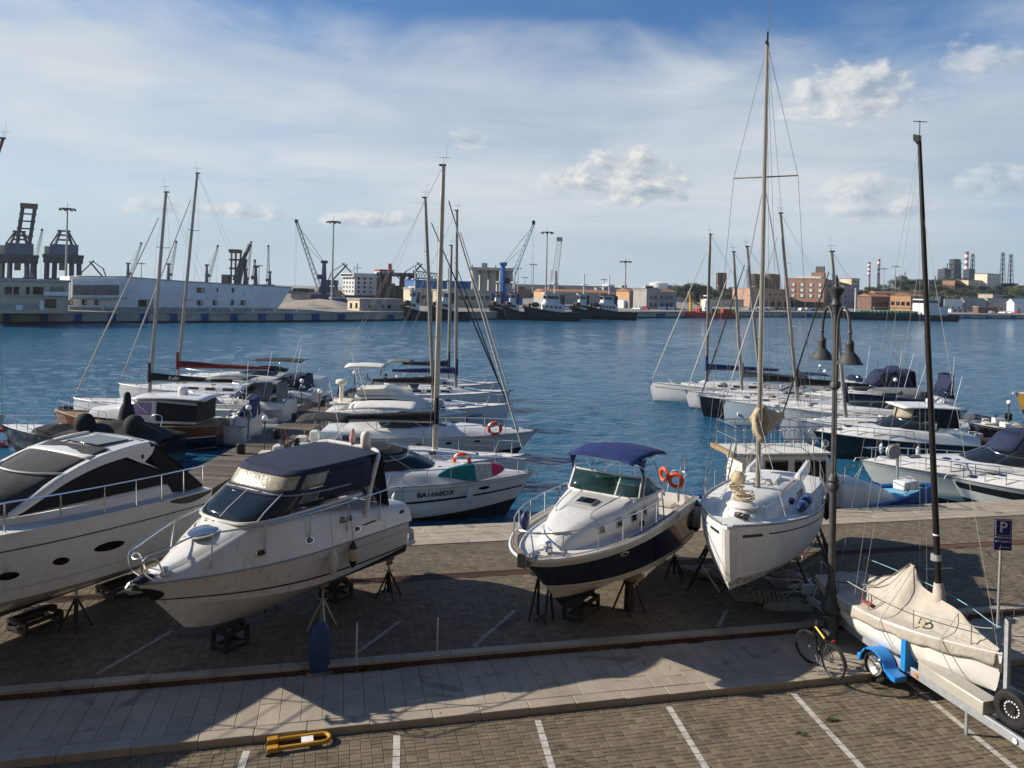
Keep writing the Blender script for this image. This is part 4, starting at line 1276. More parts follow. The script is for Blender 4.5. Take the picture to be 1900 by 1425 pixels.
# ---------------------------------------------------------------- white sailing yacht on props
def rope_coil(label, loc, R=.20, n=5, mat=None, group='coils of rope on the sailing boat deck', seed=1):
	r = random.Random(seed)
	t = thing('rope_coil', label, 'rope', loc, 0, group)
	for k in range(n):
		q = R * r.uniform(.55, 1.0)
		pts = [(q * math.cos(a) * (1 + .1 * math.sin(3 * a + k)) + r.uniform(-.03, .03), q * math.sin(a) * .8, .02 + .022 * k + .015 * math.sin(2 * a + k)) for a in np.linspace(0, 2 * math.pi, 22)]
		MB().tube(pts, .013, 5).build('rope_turn', mat or ROPE, t)
	return t
def old_sailboat():
	h = Hull(8.4, 2.95, 1.98, 2.50, .86, .98, .42, sag=.08, tb=.45, pb=2.0, qb=.95, ws=.68, round_=True, rn=.46, rm=.85, tk=.35, pk=1.6, zk0=1.25)
	ang = heading(-118)
	bow = G(1349, 977, 2.50)
	org = bow - Vector((math.cos(ang), math.sin(ang), 0)) * h.L
	org.z = 0
	t = thing('sailing_yacht', 'weathered white sailing yacht with tall mast and furled beige mainsail, propped on stands', 'sailing boat', org, ang, 'boats laid up ashore')
	R_ = Matrix.Translation(org) @ Matrix.Rotation(ang, 4, 'Z')
	W = lambda x, y, z=0: R_ @ Vector((x, y, z))
	L = h.L
	HW = pm('old_white_hull', (.66, .67, .68), .32, var=.06, dirt=(.42, .42, .40), dirt_amt=.35, dscale=1.0)
	m = bpy.data.materials.new('scraped_antifouling')
	m.use_nodes = True
	g = NG(m.node_tree)
	b = m.node_tree.nodes['Principled BSDF']
	tc = g.n('ShaderNodeTexCoord').outputs['Object']
	n1 = g.noise(g.vm('MULTIPLY', tc, (1, 1, 2.2)), 5, 9, .72, .8)
	sp = g.n('ShaderNodeSeparateXYZ')
	g.put(sp.inputs[0], tc)
	cf = g.mix(g.ss(n1, .44, .56), (.52, .52, .50), (.20, .19, .18))
	n2 = g.noise(tc, 9, 8, .7, .5)
	cf = g.mix(g.ss(n2, .58, .66), cf, (.09, .045, .03))
	g.put(b.inputs['Base Color'], cf)
	b.inputs['Roughness'].default_value = .8
	h.band('hull_bottom', 0, .30, pm('bare_primer', (.50, .50, .49), .7, var=.12, dirt=(.2, .19, .18), dirt_amt=.6, dscale=3), t, nv=4)
	h.band('waterline_band', .30, .44, m, t, nv=3)
	h.band('topside', .44, 1.0, HW, t, nv=10)
	h.stripe('hull_stripe', .925, .937, 0.0, .86, FENDER_NAVY, t)
	h.stripe('hull_flash', .915, .94, .885, .955, LETTER, t)
	rows = []
	for k in range(10):
		v = lerp(.40, .985, k / 9)
		c = h.pt(1, v, 1)
		rows.append([h.pt(.972, v, 1) + h.nrm(.972, v, 1) * .006, c + Vector((.012, .05, 0)), c + Vector((.012, -.05, 0)), h.pt(.972, v, -1) + h.nrm(.972, v, -1) * .006])
	MB().grid(rows).build('stem_plate', WHITE, t)
	MB().loft([[(3.2 + dx * c, dy * c, z) for dx, dy in ((.75, 0), (.5, .10), (0, .13), (-.5, .08), (-.75, 0), (-.5, -.08), (0, -.13), (.5, -.10))] for z, c in ((1.0, 1.15), (.6, 1.0), (.10, .9))], True, True, True).build('fin_keel', pm('keel_green', (.33, .40, .32), .7, var=.2, dirt=(.2, .2, .16), dirt_amt=.4), t)
	MB().box(.5, 1.0, -.04, .04, .45, 1.5).build('rudder', ANTIFOUL, t, bevel=.03)
	h.deck('deck', DECK, t, t0=0, dz=-.015, camber=.07, inset=.01)
	for sd in (1, -1):
		rows = [[h.pt(tt, 1, sd) + Vector((0, 0, -.02)), h.pt(tt, 1, sd) + Vector((0, 0, .035))] for tt in h.ts(30, 0, .985)]
		o = MB().grid(rows).build('toe_rail', GALV, t)
		md = o.modifiers.new('solid', 'SOLIDIFY')
		md.thickness = .014
		dots = MB()
		tt = .03
		while tt < .97:
			p = h.pt(tt, 1, sd, .009)
			dots.box(p.x - .022, p.x + .022, p.y - .004, p.y + .004, p.z - .006, p.z + .018)
			tt += .0125
		d = dots.build('toe_rail_slots', LETTER, t, smooth=False)
		d['kind'] = 'stuff'
	def st(x, wb, wt, dz, cr):
		return (x, wb, h.zs(clamp(x / L)) + .0, wt, h.zs(clamp(x / L)) + dz, cr)
	cr = Cab([st(2.6, .92, .84, .42, .06), st(3.4, .94, .84, .42, .07), st(4.4, .92, .80, .40, .08), st(5.2, .86, .72, .36, .09), st(6.0, .74, .58, .32, .09), st(6.6, .62, .44, .24, .09), st(7.15, .46, .27, .14, .05), st(7.4, .32, .14, .06, .03)], r=.2)
	cr.build('coachroof', WHITE_OLD, t)
	MB().sphere(cr.top(6.75, 0) + Vector((0, 0, -.02)), .36, 18, (1, 1, .34)).build('fore_hatch', WHITE, t)
	MB().torus(cr.top(6.75, 0) + Vector((0, 0, .0)), .36, .02, 22, 6).build('hatch_rim', WHITE_OLD, t)
	MB().box(3.0, 4.0, -.32, .32, cr.top(3.5, 0).z - .02, cr.top(3.5, 0).z + .07).build('sliding_hatch', WHITE, t, bevel=.03)
	for sd in (1, -1):
		for x in (3.15, 3.45, 3.75):
			cr.pane('cabin_window', [x, x + .08, x + .16], .35, .75, DARKGLASS, t, sd)
		cr.pane('cabin_window', [4.5, 4.6, 4.75, 4.9, 5.0], lambda x: .35 + .1 * abs(x - 4.75) / .25, lambda x: .8 - .15 * abs(x - 4.75) / .25, SMOKE, t, sd)
		MB().tube(catmull([cr.top(3.2, sd * .66), cr.top(3.3, sd * .68) + Vector((0, 0, .06)), cr.top(4.9, sd * .62) + Vector((0, 0, .06)), cr.top(5.0, sd * .6)], 5), .016, 6).build('grab_rail', TEAK, t)
	MB().box(.4, 2.5, -.75, -.62, 2.2, 2.55).build('cockpit_coaming', WHITE, t, bevel=.03)
	MB().box(.4, 2.5, .62, .75, 2.2, 2.55).build('cockpit_coaming', WHITE, t, bevel=.03)
	mx = 4.85
	mz = cr.top(mx, 0).z
	mtop = R_.inverted() @ AT(1424, 82, W(mx, 0).y)
	mb_ = Vector((mx, 0, mz))
	MB().tube([mb_, lerp(mb_, mtop, .5), mtop], [.075, .075, .06], 10, flat=(.8, 1.25)).build('mast', ALU, t)
	MB().lathe([(.13, 0), (.13, .03), (.09, .05)], mb_ - Vector((0, 0, .02)), 12).build('mast_step', STEEL, t)
	MB().box(mtop.x - .06, mtop.x + .12, mtop.y - .03, mtop.y + .03, mtop.z - .02, mtop.z + .06).build('masthead_cap', BLACK, t)
	bar('masthead_lamp', mtop, mtop + Vector((0, 0, .32)), .022, BLACK, t)
	bar('aerial', mtop + Vector((-.08, .0, 0)), mtop + Vector((-.3, .0, 1.6)), .006, WIRE, t)
	bz = mz + 1.25
	boom0, boom1 = Vector((mx - .12, 0, bz)), Vector((1.2, -.05, bz + .0))
	bar('boom', boom0, boom1, .055, ALU, t, 8)
	SAIL = pm('old_sailcloth', (.42, .35, .23), .9, var=.18, scale=7, bump=.8, bscale=9, dirt=(.3, .23, .14), dirt_amt=.4)
	rows = []
	rr = random.Random(3)
	for k in range(29):
		q = k / 28
		c = lerp(boom0, boom1, q)
		up = lerp(.80, .22, q ** .9)
		row = []
		for j in range(24):
			a = math.pi * 2 * j / 24
			wob = 1 + .16 * math.sin(5 * a + k * .6) + .30 * mnoise.noise(Vector((math.cos(a) * 1.6, math.sin(a) * 1.6, q * 6)))
			row.append(c + Vector((0, math.cos(a) * .24 * wob * (1 - .3 * q), .0 + up * (.5 + .5 * math.sin(a)) * (1 + .25 * mnoise.noise(Vector((a, q * 9, 2)))))))
		rows.append(row)
	MB().loft(rows, True, True, True).build('furled_mainsail', SAIL, t, ang=80)
	lump = []
	for k in range(8):
		q = k / 7
		lump.append(Vector((mx + .12 + .10 * math.sin(q * 6), .10 * math.cos(q * 5), bz - .05 + .85 * q)))
	MB().tube(lump, [.05, .09, .06, .10, .07, .09, .06, .03], 9).build('bunched_luff', SAIL, t)
	sp_z = lerp(mb_, mtop, .70)
	chain = [h.pt(mx / L - .02, 1, sd) for sd in (1, -1)]
	for sd, ch in zip((1, -1), chain):
		tip = sp_z + Vector((-.10, sd * .80, .02))
		bar('spreader', sp_z, tip, .02, ALU, t)
		MB().tube([ch, tip, mtop], .006, 4).build('shroud', WIRE, t)
		bar('shroud', ch + Vector((.25, 0, 0)), sp_z - Vector((0, 0, .1)), .005, WIRE, t, 4)
		bar('shroud', ch + Vector((-.25, 0, 0)), sp_z - Vector((0, 0, .1)), .005, WIRE, t, 4)
		bar('backstay', (0.05, sd * .5, 2.3), mtop, .005, WIRE, t, 4)
		bar('turnbuckle', ch, ch + (tip - ch).normalized() * .35, .014, STEEL, t)
	for k in range(4):
		bar('halyard', mb_ + Vector((.10 - .06 * k, .09 - .05 * k, .2)), mtop + Vector((.08 - .05 * k, .05 - .03 * k, -.1)), .006, ROPE_GREY, t, 4)
	bar('topping_lift', boom1, mtop, .005, WIRE, t, 4)
	for k, (x, y) in enumerate(((6.9, .55), (7.2, -.3), (6.6, -.72), (6.2, .9))):
		bar('sheet_line', mb_ + Vector((.05, 0, .9 + .3 * k)), Vector((x, y, h.zs(x / L) + .03)), .007, ROPE_GREY, t, 4)
	for sd in (1, -1):
		last = None
		for tt in (.08, .25, .42, .58):
			p = h.pt(tt, 1, sd, -.06)
			bar('stanchion', p, p + Vector((0, 0, .55)), .012, STEEL, t)
			if last:
				bar('guard_wire', last + Vector((0, 0, .54)), p + Vector((0, 0, .54)), .005, WIRE, t, 4)
				bar('guard_wire', last + Vector((0, 0, .28)), p + Vector((0, 0, .28)), .005, WIRE, t, 4)
			last = p
		MB().tube([h.pt(.06, 1, sd, -.06) + Vector((0, 0, .02)), h.pt(.05, 1, sd, -.06) + Vector((0, 0, .58)), Vector((.02, sd * .45, 2.83)), Vector((.05, 0, 2.83))], .013, 6).build('pushpit', STEEL, t)
	rr = random.Random(9)
	for k in range(9):
		x = rr.uniform(3.6, 5.2)
		y = rr.uniform(-.5, .5)
		p = cr.top(x, y) + Vector((0, 0, .03))
		d = Vector((rr.uniform(-.6, .6), rr.uniform(-.4, .4), .02))
		MB().tube([p, p + d * .5 + Vector((0, 0, .04)), p + d], .016, 5).build('loose_batten', ROPE_GREY if k % 2 else GALV, t)
	MB().sphere(cr.top(4.6, -.55) + Vector((0, 0, .16)), .20, 12).build('round_buoy', pm('buoy_ochre', (.50, .40, .25), .6, var=.15), t)
	rope_coil('tan rope coil heaped on the fore hatch of the propped sailing yacht', W(*(cr.top(6.72, .02) + Vector((0, 0, .10)))), .24, 8, seed=2)
	rope_coil('smaller rope coil before the mast of the propped sailing yacht', W(*(cr.top(5.55, -.40) + Vector((0, 0, .03)))), .18, 6, seed=5)
	rope_coil('loose chain and line on the foredeck of the propped sailing yacht', W(7.35, .1, h.zs(.9) + .04), .16, 4, DARKMETAL, seed=8)
	for i, (x, lab) in enumerate(((5.35, 'forward blue fender lying on the side deck of the propped sailing yacht'), (4.45, 'after blue fender lying on the side deck of the propped sailing yacht'))):
		f = fender(lab, W(x, 1.08, h.zs(x / L) + .16), .56, .125, pm('fender_blue', (.02, .09, .28), .5, var=.15), cap=FENDER_NAVY)
		f.rotation_euler = (math.radians(90), 0, ang + math.radians(84))
	fender('black fender hanging behind the lamp post from the propped sailing yacht', W(3.2, 1.50, 2.30), .72, .125, BLACK, rope_to=W(3.2, 1.32, 2.8))
	side = R_.to_3x3() @ Vector((0, -1, 0))
	for (x, y, hh, lab) in ((5.4, 1.0, 1.12, 'dark prop leaning under the port bow of the propped sailing yacht'), (3.2, 1.15, 1.25, 'dark prop under the port side amidships of the propped sailing yacht'),
							(1.8, 1.0, 1.35, 'dark prop under the port quarter of the propped sailing yacht'), (5.7, -.95, 1.12, 'dark prop under the starboard bow of the propped sailing yacht'), (3.4, -1.15, 1.22, 'dark prop under the starboard side of the propped sailing yacht')):
		s = thing('boat_stand', lab, 'stand', W(x, y * 1.55), ang, 'stands propping up the boats')
		inn = -y * .5
		bar('post', (0, 0, 0), (0, inn, hh), .035, DARKMETAL, s, 8)
		bar('brace', (.35, 0, 0), (0, inn * .8, hh * .8), .02, DARKMETAL, s)
		bar('brace', (-.35, 0, 0), (0, inn * .8, hh * .8), .02, DARKMETAL, s)
		bar('brace', (0, inn * 1.6, .02), (0, inn * .6, hh * .55), .02, GALV, s)
		MB().box(-.12, .12, inn - .1, inn + .1, hh - .03, hh + .02).build('pad', TEAK, s)
	MB_ = thing('timber_baulk', 'long grey timber lying under the propped sailing yacht', 'timber', W(5.1, -.2, .0), ang + 1.35)
	MB().box(-1.9, 1.6, -.07, .07, 0, .13).build('beam', pm('old_timber', (.16, .14, .11), .85, var=.3, scale=9), MB_, bevel=.01)
	MB().box(-1.2, -1.0, -.22, .22, .131, .2).build('chock', TEAK, MB_)
	TARP = pm('dirty_tarpaulin', (.26, .25, .22), .9, var=.3, scale=5, bump=.6, bscale=8)
	def tarp(label, loc, sx, sy, hh, seed, mat=TARP):
		rr = random.Random(seed)
		rows = []
		for i in range(15):
			row = []
			for j in range(15):
				a, b_ = i / 14 * 2 - 1, j / 14 * 2 - 1
				e = max(0, 1 - (a * a + b_ * b_))
				n = mnoise.noise(Vector((a * 2.2 + seed, b_ * 2.2, .5))) * .6 + mnoise.noise(Vector((a * 5 + seed, b_ * 5, 1.5))) * .35
				row.append(Vector((a * sx * (1 + .2 * n), b_ * sy * (1 + .2 * n), max(.004, hh * (e ** .5) * (.75 + .6 * n)))))
			rows.append(row)
		o = MB().grid(rows).build('tarpaulin', mat, None, ang=80)
		o.location = loc
		return tag(o, label, 'tarpaulin', 'tarpaulins under the propped sailing yacht')
	tarp('pale crumpled tarpaulin heaped by the fin keel of the propped sailing yacht', W(4.0, .75), .55, .4, .34, 2, pm('pale_tarp', (.42, .41, .39), .85, var=.2, bump=.6, bscale=8))
	tarp('grey folded hose and cloth heap in front of the keel of the propped sailing yacht', W(5.65, .9), .6, .32, .22, 5)
	tarp('flat dark cloth heap lying beside the timber under the propped sailing yacht', W(5.5, .0), .5, .35, .2, 9)
	hose = thing('ribbed_hose', 'grey ribbed hose coiled on the ground under the propped sailing yacht', 'hose', W(5.75, .55, 0))
	for k in range(6):
		MB().torus((.11 * k - .3, 0, .16), .13, .035, 16, 6, Matrix.Rotation(math.radians(80), 4, 'Y')).build('hose_turn', TARP, hose)
	poles = thing('scrap_poles', 'loose metal tubes and struts piled under the propped sailing yacht', 'scrap')
	poles.location = W(4.7, 1.0)
	rr = random.Random(4)
	for k in range(10):
		a = rr.uniform(0, 6.28)
		c = Vector((rr.uniform(-.5, .5), rr.uniform(-.3, .3), .05 + .03 * k))
		d = Vector((math.cos(a), math.sin(a), rr.uniform(0, .35))) * rr.uniform(.35, .7)
		bar('tube', c - d + Vector((0, 0, abs(d.z))), c + d, .016, GALV if k % 3 else DARKMETAL, poles)
	return t
old_sailboat()
# ---------------------------------------------------------------- large white coupe yacht
def coupe_yacht():
	h = Hull(9.6, 3.36, 2.36, 2.85, .32, .80, 1.3, sag=-.02, tb=.30, pb=2.4, zc0=.98, zc1=1.60, kc=.92, vc=.34, flare=1.4, tk=.5, ws=.97)
	ang = heading(-117)
	corner = G(394, 907, 2.36)
	pv = Vector((-math.sin(ang), math.cos(ang), 0))
	org = corner - pv * (h.b(0))
	org.z = 0
	t = thing('coupe_yacht', 'large white coupe yacht with black side glass and grey windscreen cover, propped on trestles', 'motor boat', org, ang, 'boats laid up ashore')
	L = h.L
	h.band('hull_bottom', 0, .20, ANTIFOUL, t, nv=3)
	h.band('lower_topside', .20, h.vc + .12, WHITE, t, nv=5)
	h.band('topside', h.vc + .12, 1, WHITE, t, nv=8)
	h.stripe('hull_line', .835, .848, 0.02, .98, LETTER, t)
	h.stripe('chine_line', .46, .466, 0.02, .98, GREYLINE, t)
	h.rubrail('rub_strip', .02, WHITE, t)
	for tt, v, a, b_ in ((.50, .60, .20, .085), (.395, .63, .17, .085), (.285, .66, .36, .10), (.62, .60, .2, .085)):
		h.ellipse('port_light', tt, v, a, b_, DARKGLASS, t, rim=None, shape=1.8, slant=.5)
		h.ellipse('port_light', tt, v, a, b_, DARKGLASS, t, sd=-1, shape=1.8, slant=-.5)
	h.deck('side_deck', DECK, t, dz=.0, camber=.04, inset=.01)
	MB().grid([[h.pt(tt, 1, 1, .012) + Vector((0, 0, -.02)), h.pt(tt, 1, 1, .012) + Vector((0, 0, -.06 - .13 * math.sin(math.pi * clamp((tt - .005) / .13))))] for tt in h.ts(10, .005, .13)]).build('quarter_recess', BLACK, t)
	base = Cab([(.75, 1.30, 2.34, 1.26, 2.66, 0), (2.5, 1.28, 2.36, 1.22, 2.72, 0), (4.0, 1.20, 2.40, 1.12, 2.76, .02), (5.0, 1.02, 2.45, .92, 2.78, .03), (6.0, .78, 2.5, .62, 2.74, .05), (7.2, .5, 2.58, .3, 2.70, .04)], r=.12)
	base.build('deckhouse_base', WHITE, t)
	GC = pm('grey_windscreen_cover', (.032, .034, .038), .8, var=.2, bump=.35, bscale=6)
	bp = [(4.55, 1.10, 2.74), (4.0, 1.14, 3.04), (3.4, 1.15, 3.32), (2.7, 1.15, 3.52), (2.0, 1.15, 3.61), (1.45, 1.15, 3.62)]
	for sd in (1, -1):
		pts = catmull([Vector((x, sd * y, z)) for x, y, z in bp], 6)
		n = len(pts)
		rows = []
		for i, p in enumerate(pts):
			w = lerp(.075, .14, (i / n))
			rows.append([p + Vector((0, sd * .05, -w)), p + Vector((.02, sd * .06, 0)), p + Vector((.03, sd * .02, w * .8)), p + Vector((.02, -sd * .10, w * .9)), p + Vector((0, -sd * .10, -w * .6))])
		MB().loft(rows, True, True, True).build('roof_beam', WHITE, t, ang=60)
		rows = []
		for i in range(25):
			q = i / 24
			x = lerp(4.45, .95, q)
			zt_ = None
			for a, c in zip(pts, pts[1:]):
				if c.x <= x <= a.x:
					k = (a.x - x) / max(a.x - c.x, 1e-6)
					zt_ = lerp(a.z, c.z, k) - lerp(.07, .13, i / 24)
			if zt_ is None or x < 2.3:
				ztop = lerp(3.50, 2.95, clamp((2.3 - x) / 1.3))
				zt_ = ztop if zt_ is None else min(zt_, ztop)
			zb_ = lerp(2.74, 2.66, q)
			rows.append([Vector((x, sd * lerp(1.18, 1.26, q), zb_)), Vector((x, sd * lerp(1.17, 1.22, q), (zb_ + zt_) / 2)), Vector((x, sd * 1.165, max(zt_, zb_ + .01)))])
		MB().grid(rows).build('side_window', CANVAS_BLACK, t)
		MB().prism([(2.25, sd * 1.17, 3.58), (1.35, sd * 1.17, 3.60), (1.42, sd * 1.17, 3.44), (1.62, sd * 1.18, 3.28), (1.25, sd * 1.2, 3.06), (1.75, sd * 1.19, 3.30)], (0, sd * .03, 0)).build('roof_fin', WHITE, t)
		MB().sphere((1.68, sd * 1.2, 3.42), .06, 10, (.7, .6, 1.1)).build('side_lamp', BLACK, t)
	rows = []
	for j in range(11):
		q = j / 10
		row = []
		for i in range(13):
			y = -1 + 2 * i / 12
			xf = lerp(5.55, 2.45, q) - (lerp(1.0, .05, q)) * abs(y) ** 2.2
			z = lerp(2.80, 3.70, q ** .72) + .05 * math.sin(math.pi * q) * (1 - y * y)
			row.append(Vector((xf, y * 1.06, z + .01 * math.sin(6 * q + 3 * y))))
		rows.append(row)
	draped(rows, 'windscreen_cover', GC, t, .02, 2.2, solid=.01)
	row = rows[5]
	MB().tube([p + Vector((.03, 0, .03)) for p in row], .022, 6).build('screen_trim', WHITE, t)
	rows = []
	for j in range(9):
		q = j / 8
		rows.append([Vector((lerp(3.0, 1.32, q) - .06 * y * y, y * 1.10, lerp(3.60, 3.68, q) + .05 * (1 - y * y))) for y in np.linspace(-1, 1, 13)])
	o = MB().grid(rows).build('hard_top', WHITE, t)
	md = o.modifiers.new('solid', 'SOLIDIFY')
	md.thickness = .05
	for y in (-.62, .62):
		MB().tube([Vector((x, y, lerp(3.60, 3.68, (3.0 - x) / 1.7) + .05 * (1 - (y / 1.1) ** 2) + .008)) for x in np.linspace(2.4, 1.5, 8)], .018, 5).build('sunroof_track', GREYLINE, t)
	MB().box(1.55, 2.35, -.55, .55, 3.70, 3.735).build('sunroof_panel', pm('sunroof_glass', (.02, .025, .03), .1), t, bevel=.01)
	text('roof_lettering', 'MC4', .11, frame_M((1.66, 1.195, 3.62), (-1, 0, 0), (0, 0, 1)), LETTER, t)
	enc = [[Vector((lerp(1.40, .12, k / 7) , y * lerp(1.10, 1.46, k / 7), lerp(3.70, 2.42, (k / 7)) + .05 * math.sin(math.pi * k / 7))) for y in np.linspace(-1, 1, 11)] for k in range(8)]
	draped(enc, 'aft_enclosure', CANVAS_BLACK, t, .03, 2.0, solid=.01)
	for sd in (1, -1):
		MB().grid([[Vector((lerp(1.40, .12, k / 7), sd * lerp(1.10, 1.46, k / 7), lerp(3.70, 2.42, k / 7))), Vector((lerp(1.42, .9, k / 7), sd * lerp(1.12, 1.30, k / 7), lerp(3.4, 2.42, k / 7)))] for k in range(8)]).build('side_curtain', CANVAS_BLACK, t)
	for sd in (1, -1):
		T = h.ts(20, .02, .95)
		top = [Vector((L * tt, sd * (h.b(tt) - .10), h.zs(tt) + .60)) for tt in T]
		MB().tube([Vector((L * .012, sd * (h.b(0) - .08), h.zs(0) + .50))] + top, .018, 6).build('guard_rail', STEEL, t)
		MB().tube([p - Vector((0, 0, .31)) for p in top[3:]], .009, 5).build('mid_rail', STEEL, t)
		for tt in (.025, .085, .15, .22, .30, .40, .51, .62, .74, .86):
			bar('stanchion', (L * tt, sd * (h.b(tt) - .07), h.zs(tt) - .01), (L * tt, sd * (h.b(tt) - .10), h.zs(tt) + .60), .016, STEEL, t)
	R_ = Matrix.Translation(org) @ Matrix.Rotation(ang, 4, 'Z')
	W = lambda x, y, z=0: R_ @ Vector((x, y, z))
	side = R_.to_3x3() @ Vector((0, -1, 0))
	box_frame('dark square trestle under the stern of the large white coupe yacht', W(1.5, .3), ang, .75, .6, .26)
	box_frame('dark square trestle amidships under the large white coupe yacht', W(3.55, .35), ang, .75, .6, .26)
	box_frame('dark square trestle under the forefoot of the large white coupe yacht', W(6.2, 0), ang, .75, .6, .28)
	jack_stand('dark prop under the port side of the large white coupe yacht', W(3.2, 1.2), 1.05, side)
	jack_stand('dark prop at the port quarter of the large white coupe yacht', W(.6, 1.3), 1.05, side)
	jack_stand('dark prop under the far side of the large white coupe yacht', W(3.2, -1.2), 1.05, -side)
coupe_yacht()
# ---------------------------------------------------------------- covered dinghy on its road trailer
def trailer_boat():
	ang = heading(-75)
	bow = G(1860, 1216, 1.12)
	h = Hull(4.4, 1.9, 1.0, 1.14, .18, .40, .15, sag=.06, tb=.40, pb=1.9, ws=.66, round_=True, rn=.58, rm=.85, tk=.35, pk=1.7, zk0=.52)
	org = bow - Vector((math.cos(ang), math.sin(ang), 0)) * h.L
	org.z = 0
	t = thing('covered_sailboat', 'small white sailing boat under a creased beige cover, black mast, resting on a trailer', 'sailing boat', org, ang)
	R_ = Matrix.Translation(org) @ Matrix.Rotation(ang, 4, 'Z')
	W = lambda x, y, z=0: R_ @ Vector((x, y, z))
	L = h.L
	h.band('hull', 0, 1, pm('dinghy_white', (.80, .79, .75), .25, var=.04, coat=.3, dirt=(.6, .55, .46), dirt_amt=.15), t, nv=12)
	h.rubrail('gunwale', .02, WHITE, t)
	ridge = [(0, .02), (.1, .12), (.25, .30), (.4, .58), (.47, .90), (.5, 1.0), (.53, .94), (.56, .62), (.66, .56), (.75, .46), (.85, .28), (.95, .12), (1.0, .04)]
	def zr(tt):
		for a, b in zip(ridge, ridge[1:]):
			if tt <= b[0]: return lerp(a[1], b[1], (tt - a[0]) / (b[0] - a[0]))
		return .03
	_rx = np.linspace(0, 1, 201)
	_ry = np.interp(_rx, [r[0] for r in ridge], [r[1] for r in ridge])
	_k = np.exp(-np.linspace(-2, 2, 13) ** 2)
	_ry = np.convolve(np.pad(_ry, 6, mode='edge'), _k / _k.sum(), mode='valid')
	zr = lambda tt: float(np.interp(tt, _rx, _ry))
	rows = []
	NT_, NY = 120, 30
	for i in range(NT_ + 1):
		tt = i / NT_ * .985
		b, zs = max(h.b(tt), .03), h.zs(tt)
		row = []
		for j in range(-NY, NY + 1):
			q = j / NY
			aq = abs(q)
			if aq > .86:          # skirt over the gunwale
				k = (aq - .86) / .14
				hem = .24 + .05 * math.sin(tt * 40 + (2 if q > 0 else 0)) * .4 + .04 * mnoise.noise(Vector((tt * 9, q, 3)))
				z = zs + .02 - hem * k
				dz_ = clamp((zs - z) / max(zs - h.zkeel(tt), .1), 0, .95)
				y = b * math.sqrt(1 - dz_ ** (2 / h.rm)) ** h.rn + .016 + .010 * k * (1 + math.sin(tt * 55 + 3 * math.sin(tt * 17)))
			else:
				k = aq / .86
				e = 1.0 + .9 * clamp((zr(tt) - .3) / .3)
				y = b * k
				sag = -.05 * math.sin(math.pi * k) * (1 - clamp((zr(tt) - .2) * 2))
				z = zs + .03 + zr(tt) * (1 - k) ** e + sag
				fold = math.sin((tt * 26 + k * 5) + 2.0 * mnoise.noise(Vector((tt * 4, k * 3, q)))) * .012
				z += (fold + .035 * mnoise.noise(Vector((tt * 7, q * 4, 0.7))) + .02 * mnoise.noise(Vector((tt * 17, q * 9, 5)))) * (1 - k ** 6)
			row.append(Vector((L * tt, y * (1 if q >= 0 else -1), z)))
		rows.append(row)
	o = MB().grid(rows).build('cover', CANVAS_BEIGE, t, ang=80)
	md = o.modifiers.new('solid', 'SOLIDIFY')
	md.thickness = .006
	MB().tube([Vector((L * q, .03, h.zs(q) + .035 + zr(q) + .02)) for q in np.linspace(.04, .5, 20)], .02, 5, flat=(1.3, .4)).build('cover_strap', pm('strap_brown', (.17, .14, .11), .9), t)
	MB().tube([Vector((L * .5, -.03, h.zs(.5) + 1.0)), Vector((L * .36, -.32, h.zs(.36) + .36)), Vector((L * .16, -.62, h.zs(.16) + .13)), Vector((L * .14, -h.b(.14) - .03, h.zs(.14))), Vector((L * .15, -h.b(.15) - .03, h.zs(.15) - .45))], .016, 5).build('cover_strap', MATS['strap_brown'], t)
	GLINE = pm('guard_line', (.25, .45, .50), .7)
	for sd in (1, -1):
		pts = []
		for tt in (.03, .22, .45, .68, .90):
			p = Vector((L * tt, sd * (h.b(tt) * .88), h.zs(tt) + .03))
			topz = p + Vector((0, 0, .36))
			bar('stanchion', p, topz, .011, STEEL, t)
			pts.append(topz)
		pts.append(Vector((L * .97, sd * .10, h.zs(1) + .42)))
		MB().tube(catmull(pts, 4), .009, 5).build('guard_line', GLINE if sd > 0 else ROPE_GREY, t)
	mx = L * .66
	foot = Vector((mx, .05, h.zs(.66) + .50))
	top = R_.inverted() @ AT(1706, 262, W(*foot).y + .35)
	MAST = pm('black_carbon_mast', (.012, .011, .011), .35, var=.3, scale=5)
	MB().tube([foot, lerp(foot, top, .55), top], [.062, .056, .038], 10).build('mast', MAST, t)
	MB().tube([foot - Vector((0, 0, .12)), foot + Vector((0, 0, .14)), foot + (top - foot).normalized() * .34], [.135, .12, .085], 10).build('mast_foot_wrap', CANVAS_BEIGE, t)
	d = (top - foot).normalized()
	MB().tube([foot + d * .78, foot + d * .90], .072, 10).build('mast_band', GALV, t)
	MB().tube([foot + d * 1.28, foot + d * 1.31], .068, 10).build('mast_band', LETTER_W, t)
	MB().box(foot.x + d.x * .84 - .15, foot.x + d.x * .84 + .02, foot.y - .05, foot.y + .05, foot.z + .74, foot.z + .88).build('mast_bracket', GALV, t)
	MB().prism([top + Vector((0, .05, 0)), top + Vector((-.02, -.14, .02)), top + Vector((0, -.02, -.10))], (0, 0, .12)).build('masthead_crane', GALV, t)
	bar('wind_vane', top, top + Vector((0, 0, .42)), .008, BLACK, t)
	MB().tube([top + Vector((-.02, -.14, .40)), top + Vector((.02, .16, .40))], .009, 4).build('wind_vane', BLACK, t)
	for sd in (1, -1):
		ch = Vector((L * .40, sd * h.b(.4) * .9, h.zs(.4) + .02))
		bar('shroud', ch, lerp(foot, top, .78), .004, ROPE_GREY, t, 4)
		bar('shroud', ch - Vector((.2, 0, 0)), lerp(foot, top, .98), .004, ROPE_GREY, t, 4)
	bar('forestay', (L * .98, 0, h.zs(1) + .02), lerp(foot, top, .85), .005, ROPE_GREY, t, 4)
